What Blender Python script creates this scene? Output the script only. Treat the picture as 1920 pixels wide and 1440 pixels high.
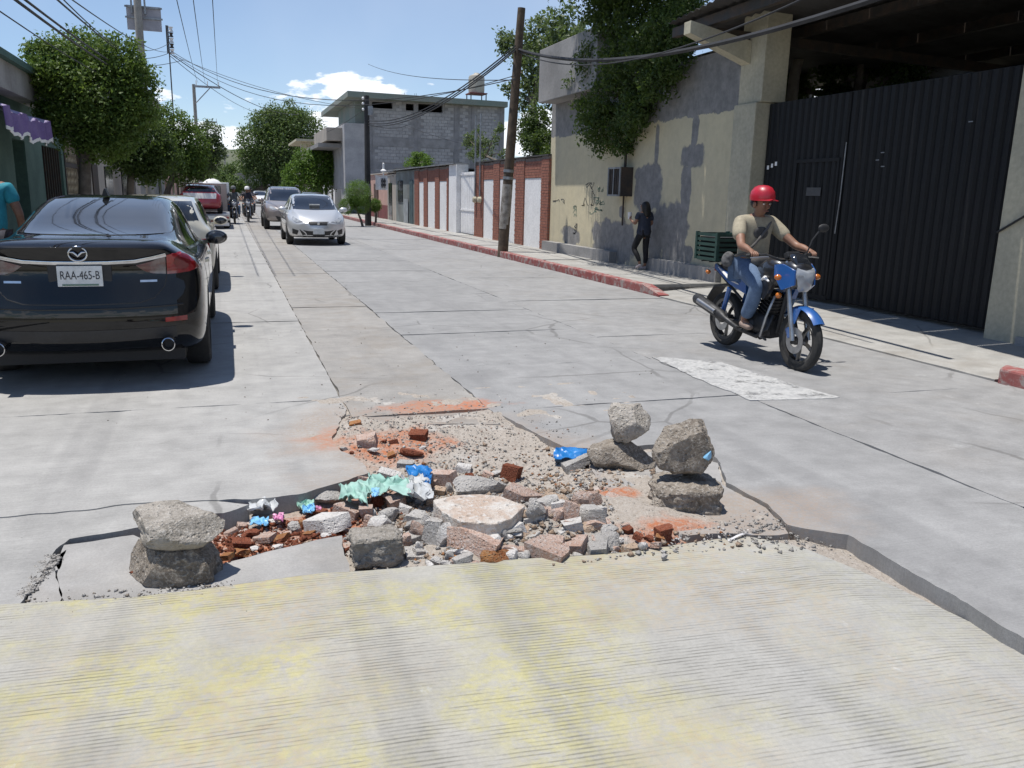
import bpy, bmesh, math, random
import numpy as np
from mathutils import Vector, Matrix, Quaternion, noise as mn
from mathutils.geometry import delaunay_2d_cdt
from mathutils.bvhtree import BVHTree
for o in list(bpy.data.objects): bpy.data.objects.remove(o)
random.seed(7); RNG = np.random.default_rng(11)
scn = bpy.context.scene; COL = scn.collection
rad = math.radians
# ------------------------------------------------------------ camera
FPX = 1553.0; PW, PH = 1920.0, 1440.0; CH = 1.53
PITCH, YAW, ROLL = rad(12.8328), rad(18.8302), rad(1.3)
FW = Vector((math.sin(YAW)*math.cos(PITCH), math.cos(YAW)*math.cos(PITCH), -math.sin(PITCH)))
RT = Vector((math.cos(YAW), -math.sin(YAW), 0)); UP = RT.cross(FW)
CAMP = Vector((0, 0, CH))
cam = bpy.data.cameras.new('camera'); camo = bpy.data.objects.new('camera', cam); COL.objects.link(camo)
IR = RT*math.cos(ROLL)+UP*math.sin(ROLL); IU = UP*math.cos(ROLL)-RT*math.sin(ROLL)
camo.matrix_world = Matrix(((IR.x, IU.x, -FW.x, 0), (IR.y, IU.y, -FW.y, 0), (IR.z, IU.z, -FW.z, CH), (0, 0, 0, 1)))
cam.sensor_fit = 'HORIZONTAL'; cam.sensor_width = 36.0; cam.lens = 36.0*FPX/PW
cam.clip_start = 0.05; cam.clip_end = 30000
scn.camera = camo
# a pixel of the photograph gives a direction; the distance comes from the plane it touches
def ray(px, py):
    return FW*FPX + IR*(px-PW/2) - IU*(py-PH/2)
def G(px, py, z=0.0):
    d = ray(px, py); return CAMP + d*((z-CH)/d.z)
def AX(px, py, x):
    d = ray(px, py); return CAMP + d*(x/d.x)
def AY(px, py, y):
    d = ray(px, py); return CAMP + d*(y/d.y)
# ------------------------------------------------------------ sun, sky, exposure
SUNV = Vector((0.235, -0.06, -1.0)).normalized()        # direction the light travels
SUN_EL = math.asin(-SUNV.z); SUN_AZ = math.atan2(-SUNV.x, -SUNV.y)
sl = bpy.data.lights.new('sun', 'SUN'); sl.energy = 4.3; sl.angle = rad(0.53); sl.color = (1.0, 0.965, 0.91)
so = bpy.data.objects.new('sun', sl); COL.objects.link(so)
so.rotation_euler = SUNV.to_track_quat('-Z', 'Y').to_euler(); so.location = (0, 0, 40)
w = bpy.data.worlds.new('World'); scn.world = w; w.use_nodes = True
nt = w.node_tree; nt.nodes.clear(); L = nt.links.new
sky = nt.nodes.new('ShaderNodeTexSky'); sky.sky_type = 'NISHITA'; sky.sun_disc = False
sky.sun_elevation = SUN_EL; sky.sun_rotation = SUN_AZ; sky.altitude = 1200; sky.air_density = 1.0; sky.dust_density = 0.25; sky.ozone_density = 4.5
tc = nt.nodes.new('ShaderNodeTexCoord'); sx = nt.nodes.new('ShaderNodeSeparateXYZ'); L(tc.outputs['Generated'], sx.inputs[0])
mp = nt.nodes.new('ShaderNodeMapping'); mp.inputs['Scale'].default_value = (3.2, 3.2, 9.0); mp.inputs['Location'].default_value = (3.1, 0.4, 1.7); L(tc.outputs['Generated'], mp.inputs[0])
nz = nt.nodes.new('ShaderNodeTexNoise'); nz.inputs['Scale'].default_value = 2.6; nz.inputs['Detail'].default_value = 9; nz.inputs['Roughness'].default_value = 0.55; L(mp.outputs[0], nz.inputs['Vector'])
mr = nt.nodes.new('ShaderNodeMapRange'); mr.inputs[1].default_value = 0.085; mr.inputs[2].default_value = 0.175; mr.inputs[3].default_value = 0.435; mr.inputs[4].default_value = 0.72; L(sx.outputs[2], mr.inputs[0])
sb = nt.nodes.new('ShaderNodeMath'); sb.operation = 'SUBTRACT'; L(nz.outputs[0], sb.inputs[0]); L(mr.outputs[0], sb.inputs[1])
m2 = nt.nodes.new('ShaderNodeMapRange'); m2.interpolation_type = 'SMOOTHSTEP'; m2.inputs[1].default_value = 0.0; m2.inputs[2].default_value = 0.055; L(sb.outputs[0], m2.inputs[0])
nw = nt.nodes.new('ShaderNodeTexNoise'); nw.inputs['Scale'].default_value = 1.3; nw.inputs['Detail'].default_value = 6; L(tc.outputs['Generated'], nw.inputs['Vector'])
m3 = nt.nodes.new('ShaderNodeMapRange'); m3.inputs[1].default_value = 0.42; m3.inputs[2].default_value = 0.8; m3.inputs[4].default_value = 0.35; L(nw.outputs[0], m3.inputs[0])
mx = nt.nodes.new('ShaderNodeMath'); mx.operation = 'MAXIMUM'; L(m2.outputs[0], mx.inputs[0]); L(m3.outputs[0], mx.inputs[1])
ab = nt.nodes.new('ShaderNodeMapRange'); ab.inputs[1].default_value = -0.02; ab.inputs[2].default_value = 0.0; L(sx.outputs[2], ab.inputs[0])
mu = nt.nodes.new('ShaderNodeMath'); mu.operation = 'MULTIPLY'; L(mx.outputs[0], mu.inputs[0]); L(ab.outputs[0], mu.inputs[1])
mc = nt.nodes.new('ShaderNodeMix'); mc.data_type = 'RGBA'; L(mu.outputs[0], mc.inputs[0]); L(sky.outputs[0], mc.inputs[6]); mc.inputs[7].default_value = (8.6, 9.0, 9.6, 1)
bg = nt.nodes.new('ShaderNodeBackground'); bg.inputs[1].default_value = 0.105; L(mc.outputs[2], bg.inputs[0])
wo = nt.nodes.new('ShaderNodeOutputWorld'); L(bg.outputs[0], wo.inputs[0])
scn.render.engine = 'CYCLES'
vs = scn.view_settings; vs.view_transform = 'Standard'; vs.look = 'None'; vs.exposure = 0.31; vs.gamma = 1.0; vs.use_curve_mapping = False
scn.render.resolution_x = 1024; scn.render.resolution_y = 768
# ------------------------------------------------------------ material helper
class NT:
    def __init__(s, name):
        s.m = bpy.data.materials.new(name); s.m.use_nodes = True; s.t = s.m.node_tree; s.t.nodes.clear()
        s.out = s.t.nodes.new('ShaderNodeOutputMaterial'); s.b = s.t.nodes.new('ShaderNodeBsdfPrincipled'); s.t.links.new(s.b.outputs[0], s.out.inputs[0])
        s._pos = None
    def set(s, sock, v):
        if isinstance(v, bpy.types.NodeSocket): s.t.links.new(v, sock)
        elif v is not None:
            if isinstance(v, (tuple, list)) and len(v) == 3 and len(sock.default_value) == 4: v = (*v, 1)
            sock.default_value = v
    def pos(s):
        if s._pos is None: s._pos = s.t.nodes.new('ShaderNodeNewGeometry').outputs['Position']
        return s._pos
    def obj(s): return s.t.nodes.new('ShaderNodeTexCoord').outputs['Object']
    def rnd(s): return s.t.nodes.new('ShaderNodeObjectInfo').outputs['Random']
    def map(s, v, scale=(1, 1, 1), loc=(0, 0, 0), rot=(0, 0, 0)):
        n = s.t.nodes.new('ShaderNodeMapping'); n.inputs['Scale'].default_value = scale; n.inputs['Location'].default_value = loc; n.inputs['Rotation'].default_value = rot
        s.set(n.inputs[0], v); return n.outputs[0]
    def noise(s, scale, detail=4, vec=None, rough=0.55, dist=0.0):
        n = s.t.nodes.new('ShaderNodeTexNoise'); n.inputs['Scale'].default_value = scale; n.inputs['Detail'].default_value = detail
        n.inputs['Roughness'].default_value = rough; n.inputs['Distortion'].default_value = dist
        s.set(n.inputs['Vector'], vec if vec is not None else s.pos()); return n.outputs[0]
    def vor(s, scale, vec=None, feat='F1', out='Distance'):
        n = s.t.nodes.new('ShaderNodeTexVoronoi'); n.feature = feat; n.inputs['Scale'].default_value = scale
        s.set(n.inputs['Vector'], vec if vec is not None else s.pos()); return n.outputs[out]
    def ma(s, op, a, b=0.0, clamp=False):
        n = s.t.nodes.new('ShaderNodeMath'); n.operation = op; n.use_clamp = clamp; s.set(n.inputs[0], a); s.set(n.inputs[1], b); return n.outputs[0]
    def mr(s, v, a, b, c=0.0, d=1.0, smooth=True):
        n = s.t.nodes.new('ShaderNodeMapRange'); n.interpolation_type = 'SMOOTHSTEP' if smooth else 'LINEAR'
        s.set(n.inputs[0], v)
        for i, x in enumerate((a, b, c, d)): n.inputs[i+1].default_value = x
        return n.outputs[0]
    def sep(s, v=None):
        n = s.t.nodes.new('ShaderNodeSeparateXYZ'); s.set(n.inputs[0], v if v is not None else s.pos()); return n.outputs
    def mix(s, f, a, b, mode='MIX'):
        n = s.t.nodes.new('ShaderNodeMix'); n.data_type = 'RGBA'; n.blend_type = mode; s.set(n.inputs[0], f); s.set(n.inputs[6], a); s.set(n.inputs[7], b); return n.outputs[2]
    def gray(s, v):
        n = s.t.nodes.new('ShaderNodeCombineXYZ')
        for i in range(3): s.set(n.inputs[i], v)
        return n.outputs[0]
    def bump(s, h, strength=0.3, dist=0.01, prev=None):
        n = s.t.nodes.new('ShaderNodeBump'); n.inputs['Strength'].default_value = strength; n.inputs['Distance'].default_value = dist
        s.set(n.inputs['Height'], h)
        if prev is not None: s.set(n.inputs['Normal'], prev)
        return n.outputs[0]
    def ell(s, items, nscale=4.0, namp=0.6):
        """union of soft ellipses (x, y, rx, ry) on the ground, broken up by noise: stains with a shape of their own"""
        p = s.sep(); nn = s.ma('MULTIPLY', s.ma('SUBTRACT', s.noise(nscale, 6), 0.5), namp*2); r = None
        for (x, y, rx, ry) in items:
            dx = s.ma('DIVIDE', s.ma('SUBTRACT', p[0], x), rx); dy = s.ma('DIVIDE', s.ma('SUBTRACT', p[1], y), ry)
            d = s.ma('SQRT', s.ma('ADD', s.ma('MULTIPLY', dx, dx), s.ma('MULTIPLY', dy, dy)))
            r = d if r is None else s.ma('MINIMUM', r, d)
        return s.mr(s.ma('ADD', r, nn), 0.55, 1.15, 1.0, 0.0)
    def fin(s, col, rough=0.8, metal=0.0, nrm=None, spec=None, coat=None, emit=None):
        s.set(s.b.inputs['Base Color'], col); s.set(s.b.inputs['Roughness'], rough); s.set(s.b.inputs['Metallic'], metal)
        if nrm is not None: s.set(s.b.inputs['Normal'], nrm)
        if spec is not None: s.set(s.b.inputs['Specular IOR Level'], spec)
        if coat is not None: s.b.inputs['Coat Weight'].default_value = coat; s.b.inputs['Coat Roughness'].default_value = 0.03
        return s.m
MATS = {}
def pm(name, c1, c2=None, rough=0.8, scale=3.0, bump=0.15, bscale=60, metal=0.0, bd=0.004, spec=None, coat=None, var=0.0):
    """everyday surface: two tones broken up by noise, fine relief"""
    if name in MATS: return MATS[name]
    n = NT(name)
    if c2 is None: c2 = tuple(x*0.72 for x in c1)
    v = n.noise(scale, 6); f = n.mr(v, 0.35, 0.68)
    col = n.mix(f, c1, c2)
    g = n.mr(n.noise(bscale*0.6, 3), 0.3, 0.7, 0.88, 1.1, False); col = n.mix(1.0, col, n.gray(g), 'MULTIPLY')
    if var:
        col = n.mix(1.0, col, n.gray(n.mr(n.rnd(), 0, 1, 1-var, 1+var*0.6, False)), 'MULTIPLY')
    nr = n.bump(n.noise(bscale, 4), bump, bd) if bump else None
    r = n.mr(v, 0.3, 0.7, max(0.02, rough-0.08), min(1, rough+0.08), False)
    MATS[name] = n.fin(col, r, metal, nr, spec, coat); return MATS[name]
# ------------------------------------------------------------ mesh helper
def link(o, parent=None):
    COL.objects.link(o)
    if parent is not None: o.parent = parent
    return o
def tag(o, label=None, cat=None, group=None, kind=None):
    if label: o['label'] = label
    if cat: o['category'] = cat
    if group: o["group"] = group
    if kind: o['kind'] = kind
    return o
def thing(name, label, cat, loc=(0, 0, 0), rz=0.0, group=None):
    o = bpy.data.objects.new(name, None); o.empty_display_size = 0.2; COL.objects.link(o)
    o.location = loc; o.rotation_euler = (0, 0, rz); return tag(o, label, cat, group)
def smooth(me, ang=None):
    me.polygons.foreach_set('use_smooth', [True]*len(me.polygons))
    if ang is not None:
        try: me.set_sharp_from_angle(angle=rad(ang))
        except Exception: pass
class MB:
    def __init__(s): s.v = []; s.f = []
    def add(s, vs, fs):
        k = len(s.v); s.v += [tuple(p) for p in vs]; s.f += [tuple(i+k for i in f) for f in fs]; return s
    def box(s, c, d, rz=0.0, M=None):
        hx, hy, hz = d[0]/2, d[1]/2, d[2]/2
        P = [Vector((x, y, z)) for z in (-hz, hz) for x, y in ((-hx, -hy), (hx, -hy), (hx, hy), (-hx, hy))]
        R = (Matrix.Rotation(rz, 3, 'Z') if rz else None)
        if M is not None: R = M
        if R is not None: P = [R @ p for p in P]
        C = Vector(c)
        return s.add([p+C for p in P], [(3, 2, 1, 0), (4, 5, 6, 7), (0, 1, 5, 4), (1, 2, 6, 5), (2, 3, 7, 6), (3, 0, 4, 7)])
    def bx(s, x0, x1, y0, y1, z0, z1): return s.box(((x0+x1)/2, (y0+y1)/2, (z0+z1)/2), (x1-x0, y1-y0, z1-z0))
    def prism(s, pts, z0, z1):
        """pts: outline in x,y; z0/z1 numbers or per-point lists"""
        n = len(pts); a = sum(pts[i][0]*pts[(i+1) % n][1]-pts[(i+1) % n][0]*pts[i][1] for i in range(n))
        idx = list(range(n)) if a > 0 else list(range(n))[::-1]
        zz0 = z0 if isinstance(z0, (list, tuple)) else [z0]*n; zz1 = z1 if isinstance(z1, (list, tuple)) else [z1]*n
        V = [(pts[i][0], pts[i][1], zz0[i]) for i in idx]+[(pts[i][0], pts[i][1], zz1[i]) for i in idx]
        F = [tuple(range(n))[::-1], tuple(range(n, 2*n))]+[(i, (i+1) % n, n+(i+1) % n, n+i) for i in range(n)]
        return s.add(V, F)
    def ring(s, c, u, v, r, n): return [c+u*(r*math.cos(2*math.pi*i/n))+v*(r*math.sin(2*math.pi*i/n)) for i in range(n)]
    def tube(s, pts, r, n=8, cap=True, closed=False):
        P = [Vector(p) for p in pts]; m = len(P); R = r if isinstance(r, (list, tuple)) else [r]*m
        V = []; up = None
        for i in range(m):
            if closed: d = P[(i+1) % m]-P[i-1]
            else: d = P[min(i+1, m-1)]-P[max(i-1, 0)]
            d.normalize()
            if up is None: up = Vector((0, 0, 1)) if abs(d.z) < 0.9 else Vector((1, 0, 0))
            u = d.cross(up)
            if u.length < 1e-4: u = d.orthogonal()
            u.normalize(); v = d.cross(u); v.normalize(); up = -v if (-v).dot(up) > 0 else v
            V += s.ring(P[i], u, v, R[i], n)
        F = []
        for i in range(m if closed else m-1):
            a, b = i*n, ((i+1) % m)*n
            F += [(a+j, b+j, b+(j+1) % n, a+(j+1) % n) for j in range(n)]
        if cap and not closed: F += [tuple(range(n)), tuple(range((m-1)*n, m*n))[::-1]]
        return s.add(V, F)
    def cyl(s, p0, p1, r0, r1=None, n=12, cap=True): return s.tube([p0, p1], [r0, r0 if r1 is None else r1], n, cap)
    def lathe(s, prof, M=None, n=24, close=False):
        """prof: (r, h) revolved round z; M places it"""
        V = []; m = len(prof)
        for (r, h) in prof:
            V += [Vector((r*math.cos(2*math.pi*j/n), r*math.sin(2*math.pi*j/n), h)) for j in range(n)]
        if M is not None: V = [M @ p for p in V]
        F = [(i*n+j, i*n+(j+1) % n, ((i+1) % m)*n+(j+1) % n, ((i+1) % m)*n+j) for i in range(m if close else m-1) for j in range(n)]
        if not close:
            if prof[0][0] > 1e-5: F.append(tuple(range(n))[::-1])
            if prof[-1][0] > 1e-5: F.append(tuple(range((m-1)*n, m*n)))
        return s.add(V, F)
    def ball(s, c, r, nu=14, nv=9, M=None):
        if not isinstance(r, (tuple, list)): r = (r, r, r)
        V = []; C = Vector(c)
        for i in range(nv+1):
            t = math.pi*i/nv
            for j in range(nu):
                p = Vector((r[0]*math.sin(t)*math.cos(2*math.pi*j/nu), r[1]*math.sin(t)*math.sin(2*math.pi*j/nu), r[2]*math.cos(t)))
                V.append((M @ p if M is not None else p)+C)
        F = [(i*nu+j, (i+1)*nu+j, (i+1)*nu+(j+1) % nu, i*nu+(j+1) % nu) for i in range(nv) for j in range(nu)]
        return s.add(V, F)
    def loft(s, rings, cap=True, closed_ring=True):
        n = len(rings[0]); V = [p for r in rings for p in r]; F = []
        for i in range(len(rings)-1):
            for j in range(n if closed_ring else n-1): F.append((i*n+j, i*n+(j+1) % n, (i+1)*n+(j+1) % n, (i+1)*n+j))
        if cap and closed_ring: F += [tuple(range(n))[::-1], tuple(range((len(rings)-1)*n, len(rings)*n))]
        return s.add(V, F)
    def build(s, name, mat, parent=None, sm=None, world=False, bevel=0.0, weld=False):
        me = bpy.data.meshes.new(name)
        V = s.v
        if world and parent is not None:
            l = parent.location; V = [(x-l.x, y-l.y, z-l.z) for x, y, z in V]
        me.from_pydata(V, [], s.f)
        bm = bmesh.new(); bm.from_mesh(me)
        if weld: bmesh.ops.remove_doubles(bm, verts=bm.verts, dist=1e-4)
        lo = [v for v in bm.verts if not v.link_faces]
        if lo: bmesh.ops.delete(bm, geom=lo, context='VERTS')
        bmesh.ops.recalc_face_normals(bm, faces=bm.faces)
        if bevel: bmesh.ops.bevel(bm, geom=[e for e in bm.edges if len(e.link_faces) == 2 and e.calc_face_angle(0) > 0.5], offset=bevel, segments=2, profile=0.6, affect='EDGES', clamp_overlap=True)
        bm.to_mesh(me); bm.free()
        if sm is not None: smooth(me, sm)
        if mat is not None: me.materials.append(mat)
        return link(bpy.data.objects.new(name, me), parent)
def np_mesh(name, V, F, mat, parent=None, sm=False):
    """fast mesh from numpy arrays, all faces with the same corner count"""
    me = bpy.data.meshes.new(name); nv, nf, k = len(V), len(F), F.shape[1]
    me.vertices.add(nv); me.vertices.foreach_set('co', np.asarray(V, np.float32).ravel())
    me.loops.add(nf*k); me.loops.foreach_set('vertex_index', np.asarray(F, np.int32).ravel())
    me.polygons.add(nf); me.polygons.foreach_set('loop_start', np.arange(0, nf*k, k, dtype=np.int32)); me.polygons.foreach_set('loop_total', np.full(nf, k, np.int32))
    me.update(calc_edges=True); me.validate()
    if sm: smooth(me)
    me.materials.append(mat); return link(bpy.data.objects.new(name, me), parent)
def bake(o):
    """apply an object's modifiers into its mesh"""
    bpy.context.view_layer.update(); dg = bpy.context.evaluated_depsgraph_get()
    me = bpy.data.meshes.new_from_object(o.evaluated_get(dg)); old = o.data; o.modifiers.clear(); o.data = me
    bpy.data.meshes.remove(old); return o
def subsurf(o, lv=2):
    m = o.modifiers.new('s', 'SUBSURF'); m.levels = lv; m.render_levels = lv; bake(o); smooth(o.data); return o
def text(name, body, size, mat, parent, M, extr=0.001, sx=1.0):
    c = bpy.data.curves.new(name, 'FONT'); c.body = body; c.size = size; c.extrude = extr; c.align_x = 'CENTER'; c.align_y = 'CENTER'
    t = bpy.data.objects.new(name, c); COL.objects.link(t); bpy.context.view_layer.update()
    me = bpy.data.meshes.new_from_object(t.evaluated_get(bpy.context.evaluated_depsgraph_get())); bpy.data.objects.remove(t)
    me.transform(M @ Matrix.Diagonal((sx, 1, 1, 1))); me.materials.clear(); me.materials.append(mat)
    return link(bpy.data.objects.new(name, me), parent)
def copy_tree(o, parent=None):
    c = o.copy(); COL.objects.link(c); c.parent = parent
    for ch in o.children: copy_tree(ch, c)
    return c
def jit(pts, step=0.12, amp=0.008, seed=0.0, closed=True):
    """subdivide an outline and roughen it"""
    out = []; n = len(pts)
    for i in range(n if closed else n-1):
        a, b = Vector(pts[i][:2]), Vector(pts[(i+1) % n][:2]); k = max(1, int((b-a).length/step))
        nrm = Vector((-(b-a).y, (b-a).x)); nrm.normalize()
        for j in range(k):
            p = a.lerp(b, j/k); d = mn.noise(Vector((p.x*3.1+seed, p.y*3.1, seed)))*amp+mn.noise(Vector((p.x*11+seed, p.y*11, 3+seed)))*amp*0.8
            if j == 0 and amp < 0.02: d *= 0.3
            out.append((p.x+nrm.x*d, p.y+nrm.y*d))
    return out
# ============================================================ setting: ground, road, kerbs, pavements
DUST = [(1.40, 5.78, 0.50, 0.20), (0.80, 5.15, 0.45, 0.32), (1.0, 4.85, 0.35, 0.25), (1.84, 3.78, 0.16, 0.13)]
def concrete(name, c, warm=(1, 1, 1), streak=0.16, broom=1.0, dust=False, dirt=0.0, white=0.0):
    n = NT(name); p = n.pos(); xyz = n.sep()
    big = n.noise(0.55, 5); mid = n.noise(4.5, 6, rough=0.62); fine = n.noise(170, 2)
    col = n.mix(n.mr(big, 0.3, 0.7), tuple(x*0.93 for x in c), tuple(x*1.08 for x in c))
    col = n.mix(1.0, col, n.gray(n.mr(mid, 0.25, 0.75, 0.80, 1.15, False)), 'MULTIPLY')
    ag = n.noise(75, 3, rough=0.8); col = n.mix(1.0, col, n.gray(n.mr(ag, 0.3, 0.72, 0.88, 1.10, False)), 'MULTIPLY')
    bl = n.mr(n.noise(1.15, 8, n.map(p, (1, 1, 1), (4.4, 1.7, 0)), 0.7), 0.52, 0.70, 0, 0.42); col = n.mix(bl, col, tuple(x*0.62 for x in c))
    wp = n.t.nodes.new('ShaderNodeMix'); wp.data_type = 'VECTOR'; wp.inputs[0].default_value = 0.12; n.set(wp.inputs[4], p); nv = n.t.nodes.new('ShaderNodeTexNoise'); nv.inputs['Scale'].default_value = 2.2; nv.inputs['Detail'].default_value = 6; n.set(nv.inputs['Vector'], p); n.set(wp.inputs[5], nv.outputs['Color'])
    ck = n.mr(n.vor(0.62, wp.outputs[1], 'DISTANCE_TO_EDGE'), 0.003, 0.009, 1.0, 0.0); ck = n.ma('MULTIPLY', ck, n.mr(n.noise(0.45, 3), 0.46, 0.58)); col = n.mix(n.ma('MULTIPLY', ck, 0.42), col, (0.07, 0.065, 0.06))
    # rubber streaks that wheels leave along the lanes
    st = n.noise(1.0, 3, n.map(p, (2.1, 0.055, 1), (0.7, 2.2, 0))); st2 = n.noise(1.0, 2, n.map(p, (13, 0.18, 1)))
    s = n.mr(n.ma('ADD', st, n.ma('MULTIPLY', n.ma('SUBTRACT', st2, 0.5), 0.22)), 0.50, 0.68, 0, streak)
    col = n.mix(s, col, (0.10, 0.10, 0.105))
    br = n.noise(1.0, 3, n.map(p, (2.5, 95, 1)), 0.7)
    col = n.mix(1.0, col, n.gray(n.mr(br, 0.2, 0.75, 1-0.16*broom, 1+0.08*broom, False)), 'MULTIPLY')
    if dirt:
        d = n.mr(n.noise(1.7, 7, rough=0.66), 0.47, 0.66, 0, dirt); col = n.mix(d, col, (0.23, 0.20, 0.165))
    if white:
        wv = n.mr(n.noise(2.6, 7, rough=0.7), 0.60, 0.74, 0, white); col = n.mix(wv, col, (0.56, 0.56, 0.55))
    spot = n.mr(n.vor(9.0), 0.035, 0.06, 0.55, 0.0); col = n.mix(n.ma('MULTIPLY', spot, n.mr(mid, 0.5, 0.62)), col, (0.10, 0.095, 0.09))
    if dust:
        dm = n.ma('MULTIPLY', n.ell(DUST, 5.0, 0.8), n.mr(n.noise(26, 5, rough=0.7), 0.3, 0.6, 0.15, 0.95))
        col = n.mix(dm, col, (0.42, 0.15, 0.07))
        dd = n.ma('MULTIPLY', n.ell([(1.25, 4.5, 1.0, 1.1), (2.3, 3.3, 0.75, 0.45), (0.85, 5.3, 0.8, 0.7)], 2.5, 0.7), n.mr(n.noise(40, 5, rough=0.75), 0.35, 0.65, 0.15, 0.75))
        col = n.mix(dd, col, (0.30, 0.235, 0.185))
    col = n.mix(1.0, col, n.gray(n.mr(fine, 0.2, 0.8, 0.93, 1.06, False)), 'MULTIPLY')
    h = n.ma('ADD', n.ma('MULTIPLY', br, 0.6*broom), n.ma('ADD', n.ma('MULTIPLY', fine, 0.35), n.ma('MULTIPLY', mid, 0.5)))
    return n.fin(col, n.mr(mid, 0.3, 0.7, 0.72, 0.9, False), 0, n.bump(h, 0.35, 0.006), 0.35)
M_A = concrete('concrete_left_lane', (0.345, 0.337, 0.322), dust=True, white=0.25)
M_B = concrete('concrete_worn_strip', (0.295, 0.281, 0.262), dust=True, dirt=0.45, white=0.2)
M_C = concrete('concrete_grey_lane', (0.275, 0.272, 0.268), streak=0.12, broom=0.6, dust=True, white=0.18)
M_D = concrete('concrete_right_lane', (0.284, 0.280, 0.275), streak=0.10, broom=0.6, dirt=0.15, white=0.3)
M_P = concrete('concrete_patch', (0.315, 0.305, 0.292), streak=0.0, broom=0.25, dust=True, dirt=0.2)
M_WALK = concrete('concrete_pavement', (0.345, 0.335, 0.312), streak=0.0, broom=0.3, dirt=0.35, white=0.25)
def m_ribbed():
    n = NT('ribbed_yellow_concrete'); p = n.pos()
    mid = n.noise(3.2, 6, rough=0.65); big = n.noise(0.9, 4); fine = n.noise(190, 2)
    wob = n.noise(1.6, 3); xyz = n.sep()
    ph = n.ma('ADD', n.ma('MULTIPLY', xyz[1], 335.0), n.ma('MULTIPLY', wob, 9.0)); ph = n.ma('ADD', ph, n.ma('MULTIPLY', xyz[0], 22.0))
    rib = n.ma('SINE', ph)                                   # combed grooves, about 19 mm apart
    wear = n.mr(n.noise(2.1, 5, rough=0.6), 0.36, 0.66, 0.12, 1.0)
    gm = n.mr(n.noise(1.0, 4, n.map(p, (3.4, 26, 1)), 0.7), 0.38, 0.62)       # grooves come and go along their length
    groove = n.ma('MULTIPLY', n.mr(rib, 0.45, 1.0), n.ma('MULTIPLY', wear, gm))
    col = n.mix(n.mr(big, 0.3, 0.7), (0.365, 0.350, 0.310), (0.340, 0.328, 0.298))
    right = n.mr(xyz[0], 0.7, 2.2, 1.0, 0.2); col = n.mix(n.mr(xyz[0], 0.8, 2.2, 0.0, 0.8), col, (0.345, 0.340, 0.326))
    pt = n.ma('MULTIPLY', n.mr(n.noise(1.5, 6, rough=0.62), 0.40, 0.58), n.mr(n.noise(17, 6, rough=0.75), 0.33, 0.63)); pt = n.ma('MULTIPLY', pt, right)
    col = n.mix(n.ma('MULTIPLY', pt, 0.82), col, (0.43, 0.395, 0.185))
    tan = n.ma('MULTIPLY', n.mr(n.noise(1.1, 5, n.map(p, (1, 1, 1), (5, 3, 0))), 0.42, 0.64, 0, 0.5), n.mr(n.noise(30, 5, rough=.75), 0.38, 0.62)); col = n.mix(tan, col, (0.36, 0.285, 0.185))
    wh = n.mr(n.noise(4.2, 8, n.map(p, (1, 0.6, 1), (2, 7, 0)), 0.72), 0.63, 0.72, 0, 0.6); col = n.mix(wh, col, (0.50, 0.50, 0.49))
    # tyre marks running across the slab
    st = n.noise(1.0, 3, n.map(p, (2.9, 0.10, 1), (0.35, 0, 0), (0, 0, rad(-14))))
    tm = n.mr(st, 0.55, 0.70, 0, 0.42); col = n.mix(n.ma('MULTIPLY', tm, n.mr(rib, -0.7, 0.9, 0.35, 1.0)), col, (0.12, 0.118, 0.11))
    col = n.mix(n.ma('MULTIPLY', groove, 0.62), col, (0.095, 0.088, 0.075))
    col = n.mix(1.0, col, n.gray(n.mr(mid, 0.25, 0.75, 0.88, 1.1, False)), 'MULTIPLY')
    col = n.mix(1.0, col, n.gray(n.mr(n.noise(60, 5, rough=0.75), 0.25, 0.75, 0.86, 1.1, False)), 'MULTIPLY')
    h = n.ma('SUBTRACT', n.ma('ADD', n.ma('MULTIPLY', mid, 0.5), n.ma('MULTIPLY', fine, 0.3)), n.ma('MULTIPLY', groove, 1.0))
    h = n.ma('SUBTRACT', h, n.ma('MULTIPLY', n.ma('MULTIPLY', rib, wear), 0.18))
    return n.fin(col, 0.82, 0, n.bump(h, 0.55, 0.006), 0.3)
M_RIB = m_ribbed()
def m_dirt():
    n = NT('rubble_dirt'); a = n.noise(2.4, 7, rough=0.68); b = n.noise(38, 6, rough=0.75)
    col = n.mix(n.mr(b, 0.3, 0.7), (0.33, 0.285, 0.24), (0.43, 0.39, 0.345))
    od = n.ma('MULTIPLY', n.ell([(0.05, 3.75, 0.55, 0.28), (0.9, 5.0, 0.4, 0.35), (0.3, 3.9, 0.35, 0.3), (1.95, 3.25, 0.25, 0.15), (0.55, 4.2, 0.3, 0.25), (1.84, 3.78, 0.16, 0.13)], 5.0, 0.8), n.mr(n.noise(24, 6, rough=.75), 0.33, 0.62, 0.2, 0.95))
    col = n.mix(od, col, (0.44, 0.155, 0.07))
    col = n.mix(n.mr(a, 0.52, 0.66, 0, 0.8), col, (0.48, 0.46, 0.43))
    st = n.mr(n.vor(30), 0.02, 0.30, 1.0, 0.0)
    col = n.mix(1.0, col, n.gray(n.mr(n.noise(120, 3), 0.25, 0.75, 0.75, 1.15, False)), 'MULTIPLY')
    return n.fin(col, 0.95, 0, n.bump(n.ma('ADD', n.ma('MULTIPLY', b, 1.2), st), 0.8, 0.012), 0.2)
M_DIRT = m_dirt()
M_SOIL = pm('dark_joint_soil', (0.12, 0.11, 0.10), (0.18, 0.17, 0.15), 0.95, 9, 0.5, 60)
M_EARTH = pm('dry_earth', (0.20, 0.17, 0.13), (0.12, 0.125, 0.07), 0.95, 0.7, 0.4, 8)
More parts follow.
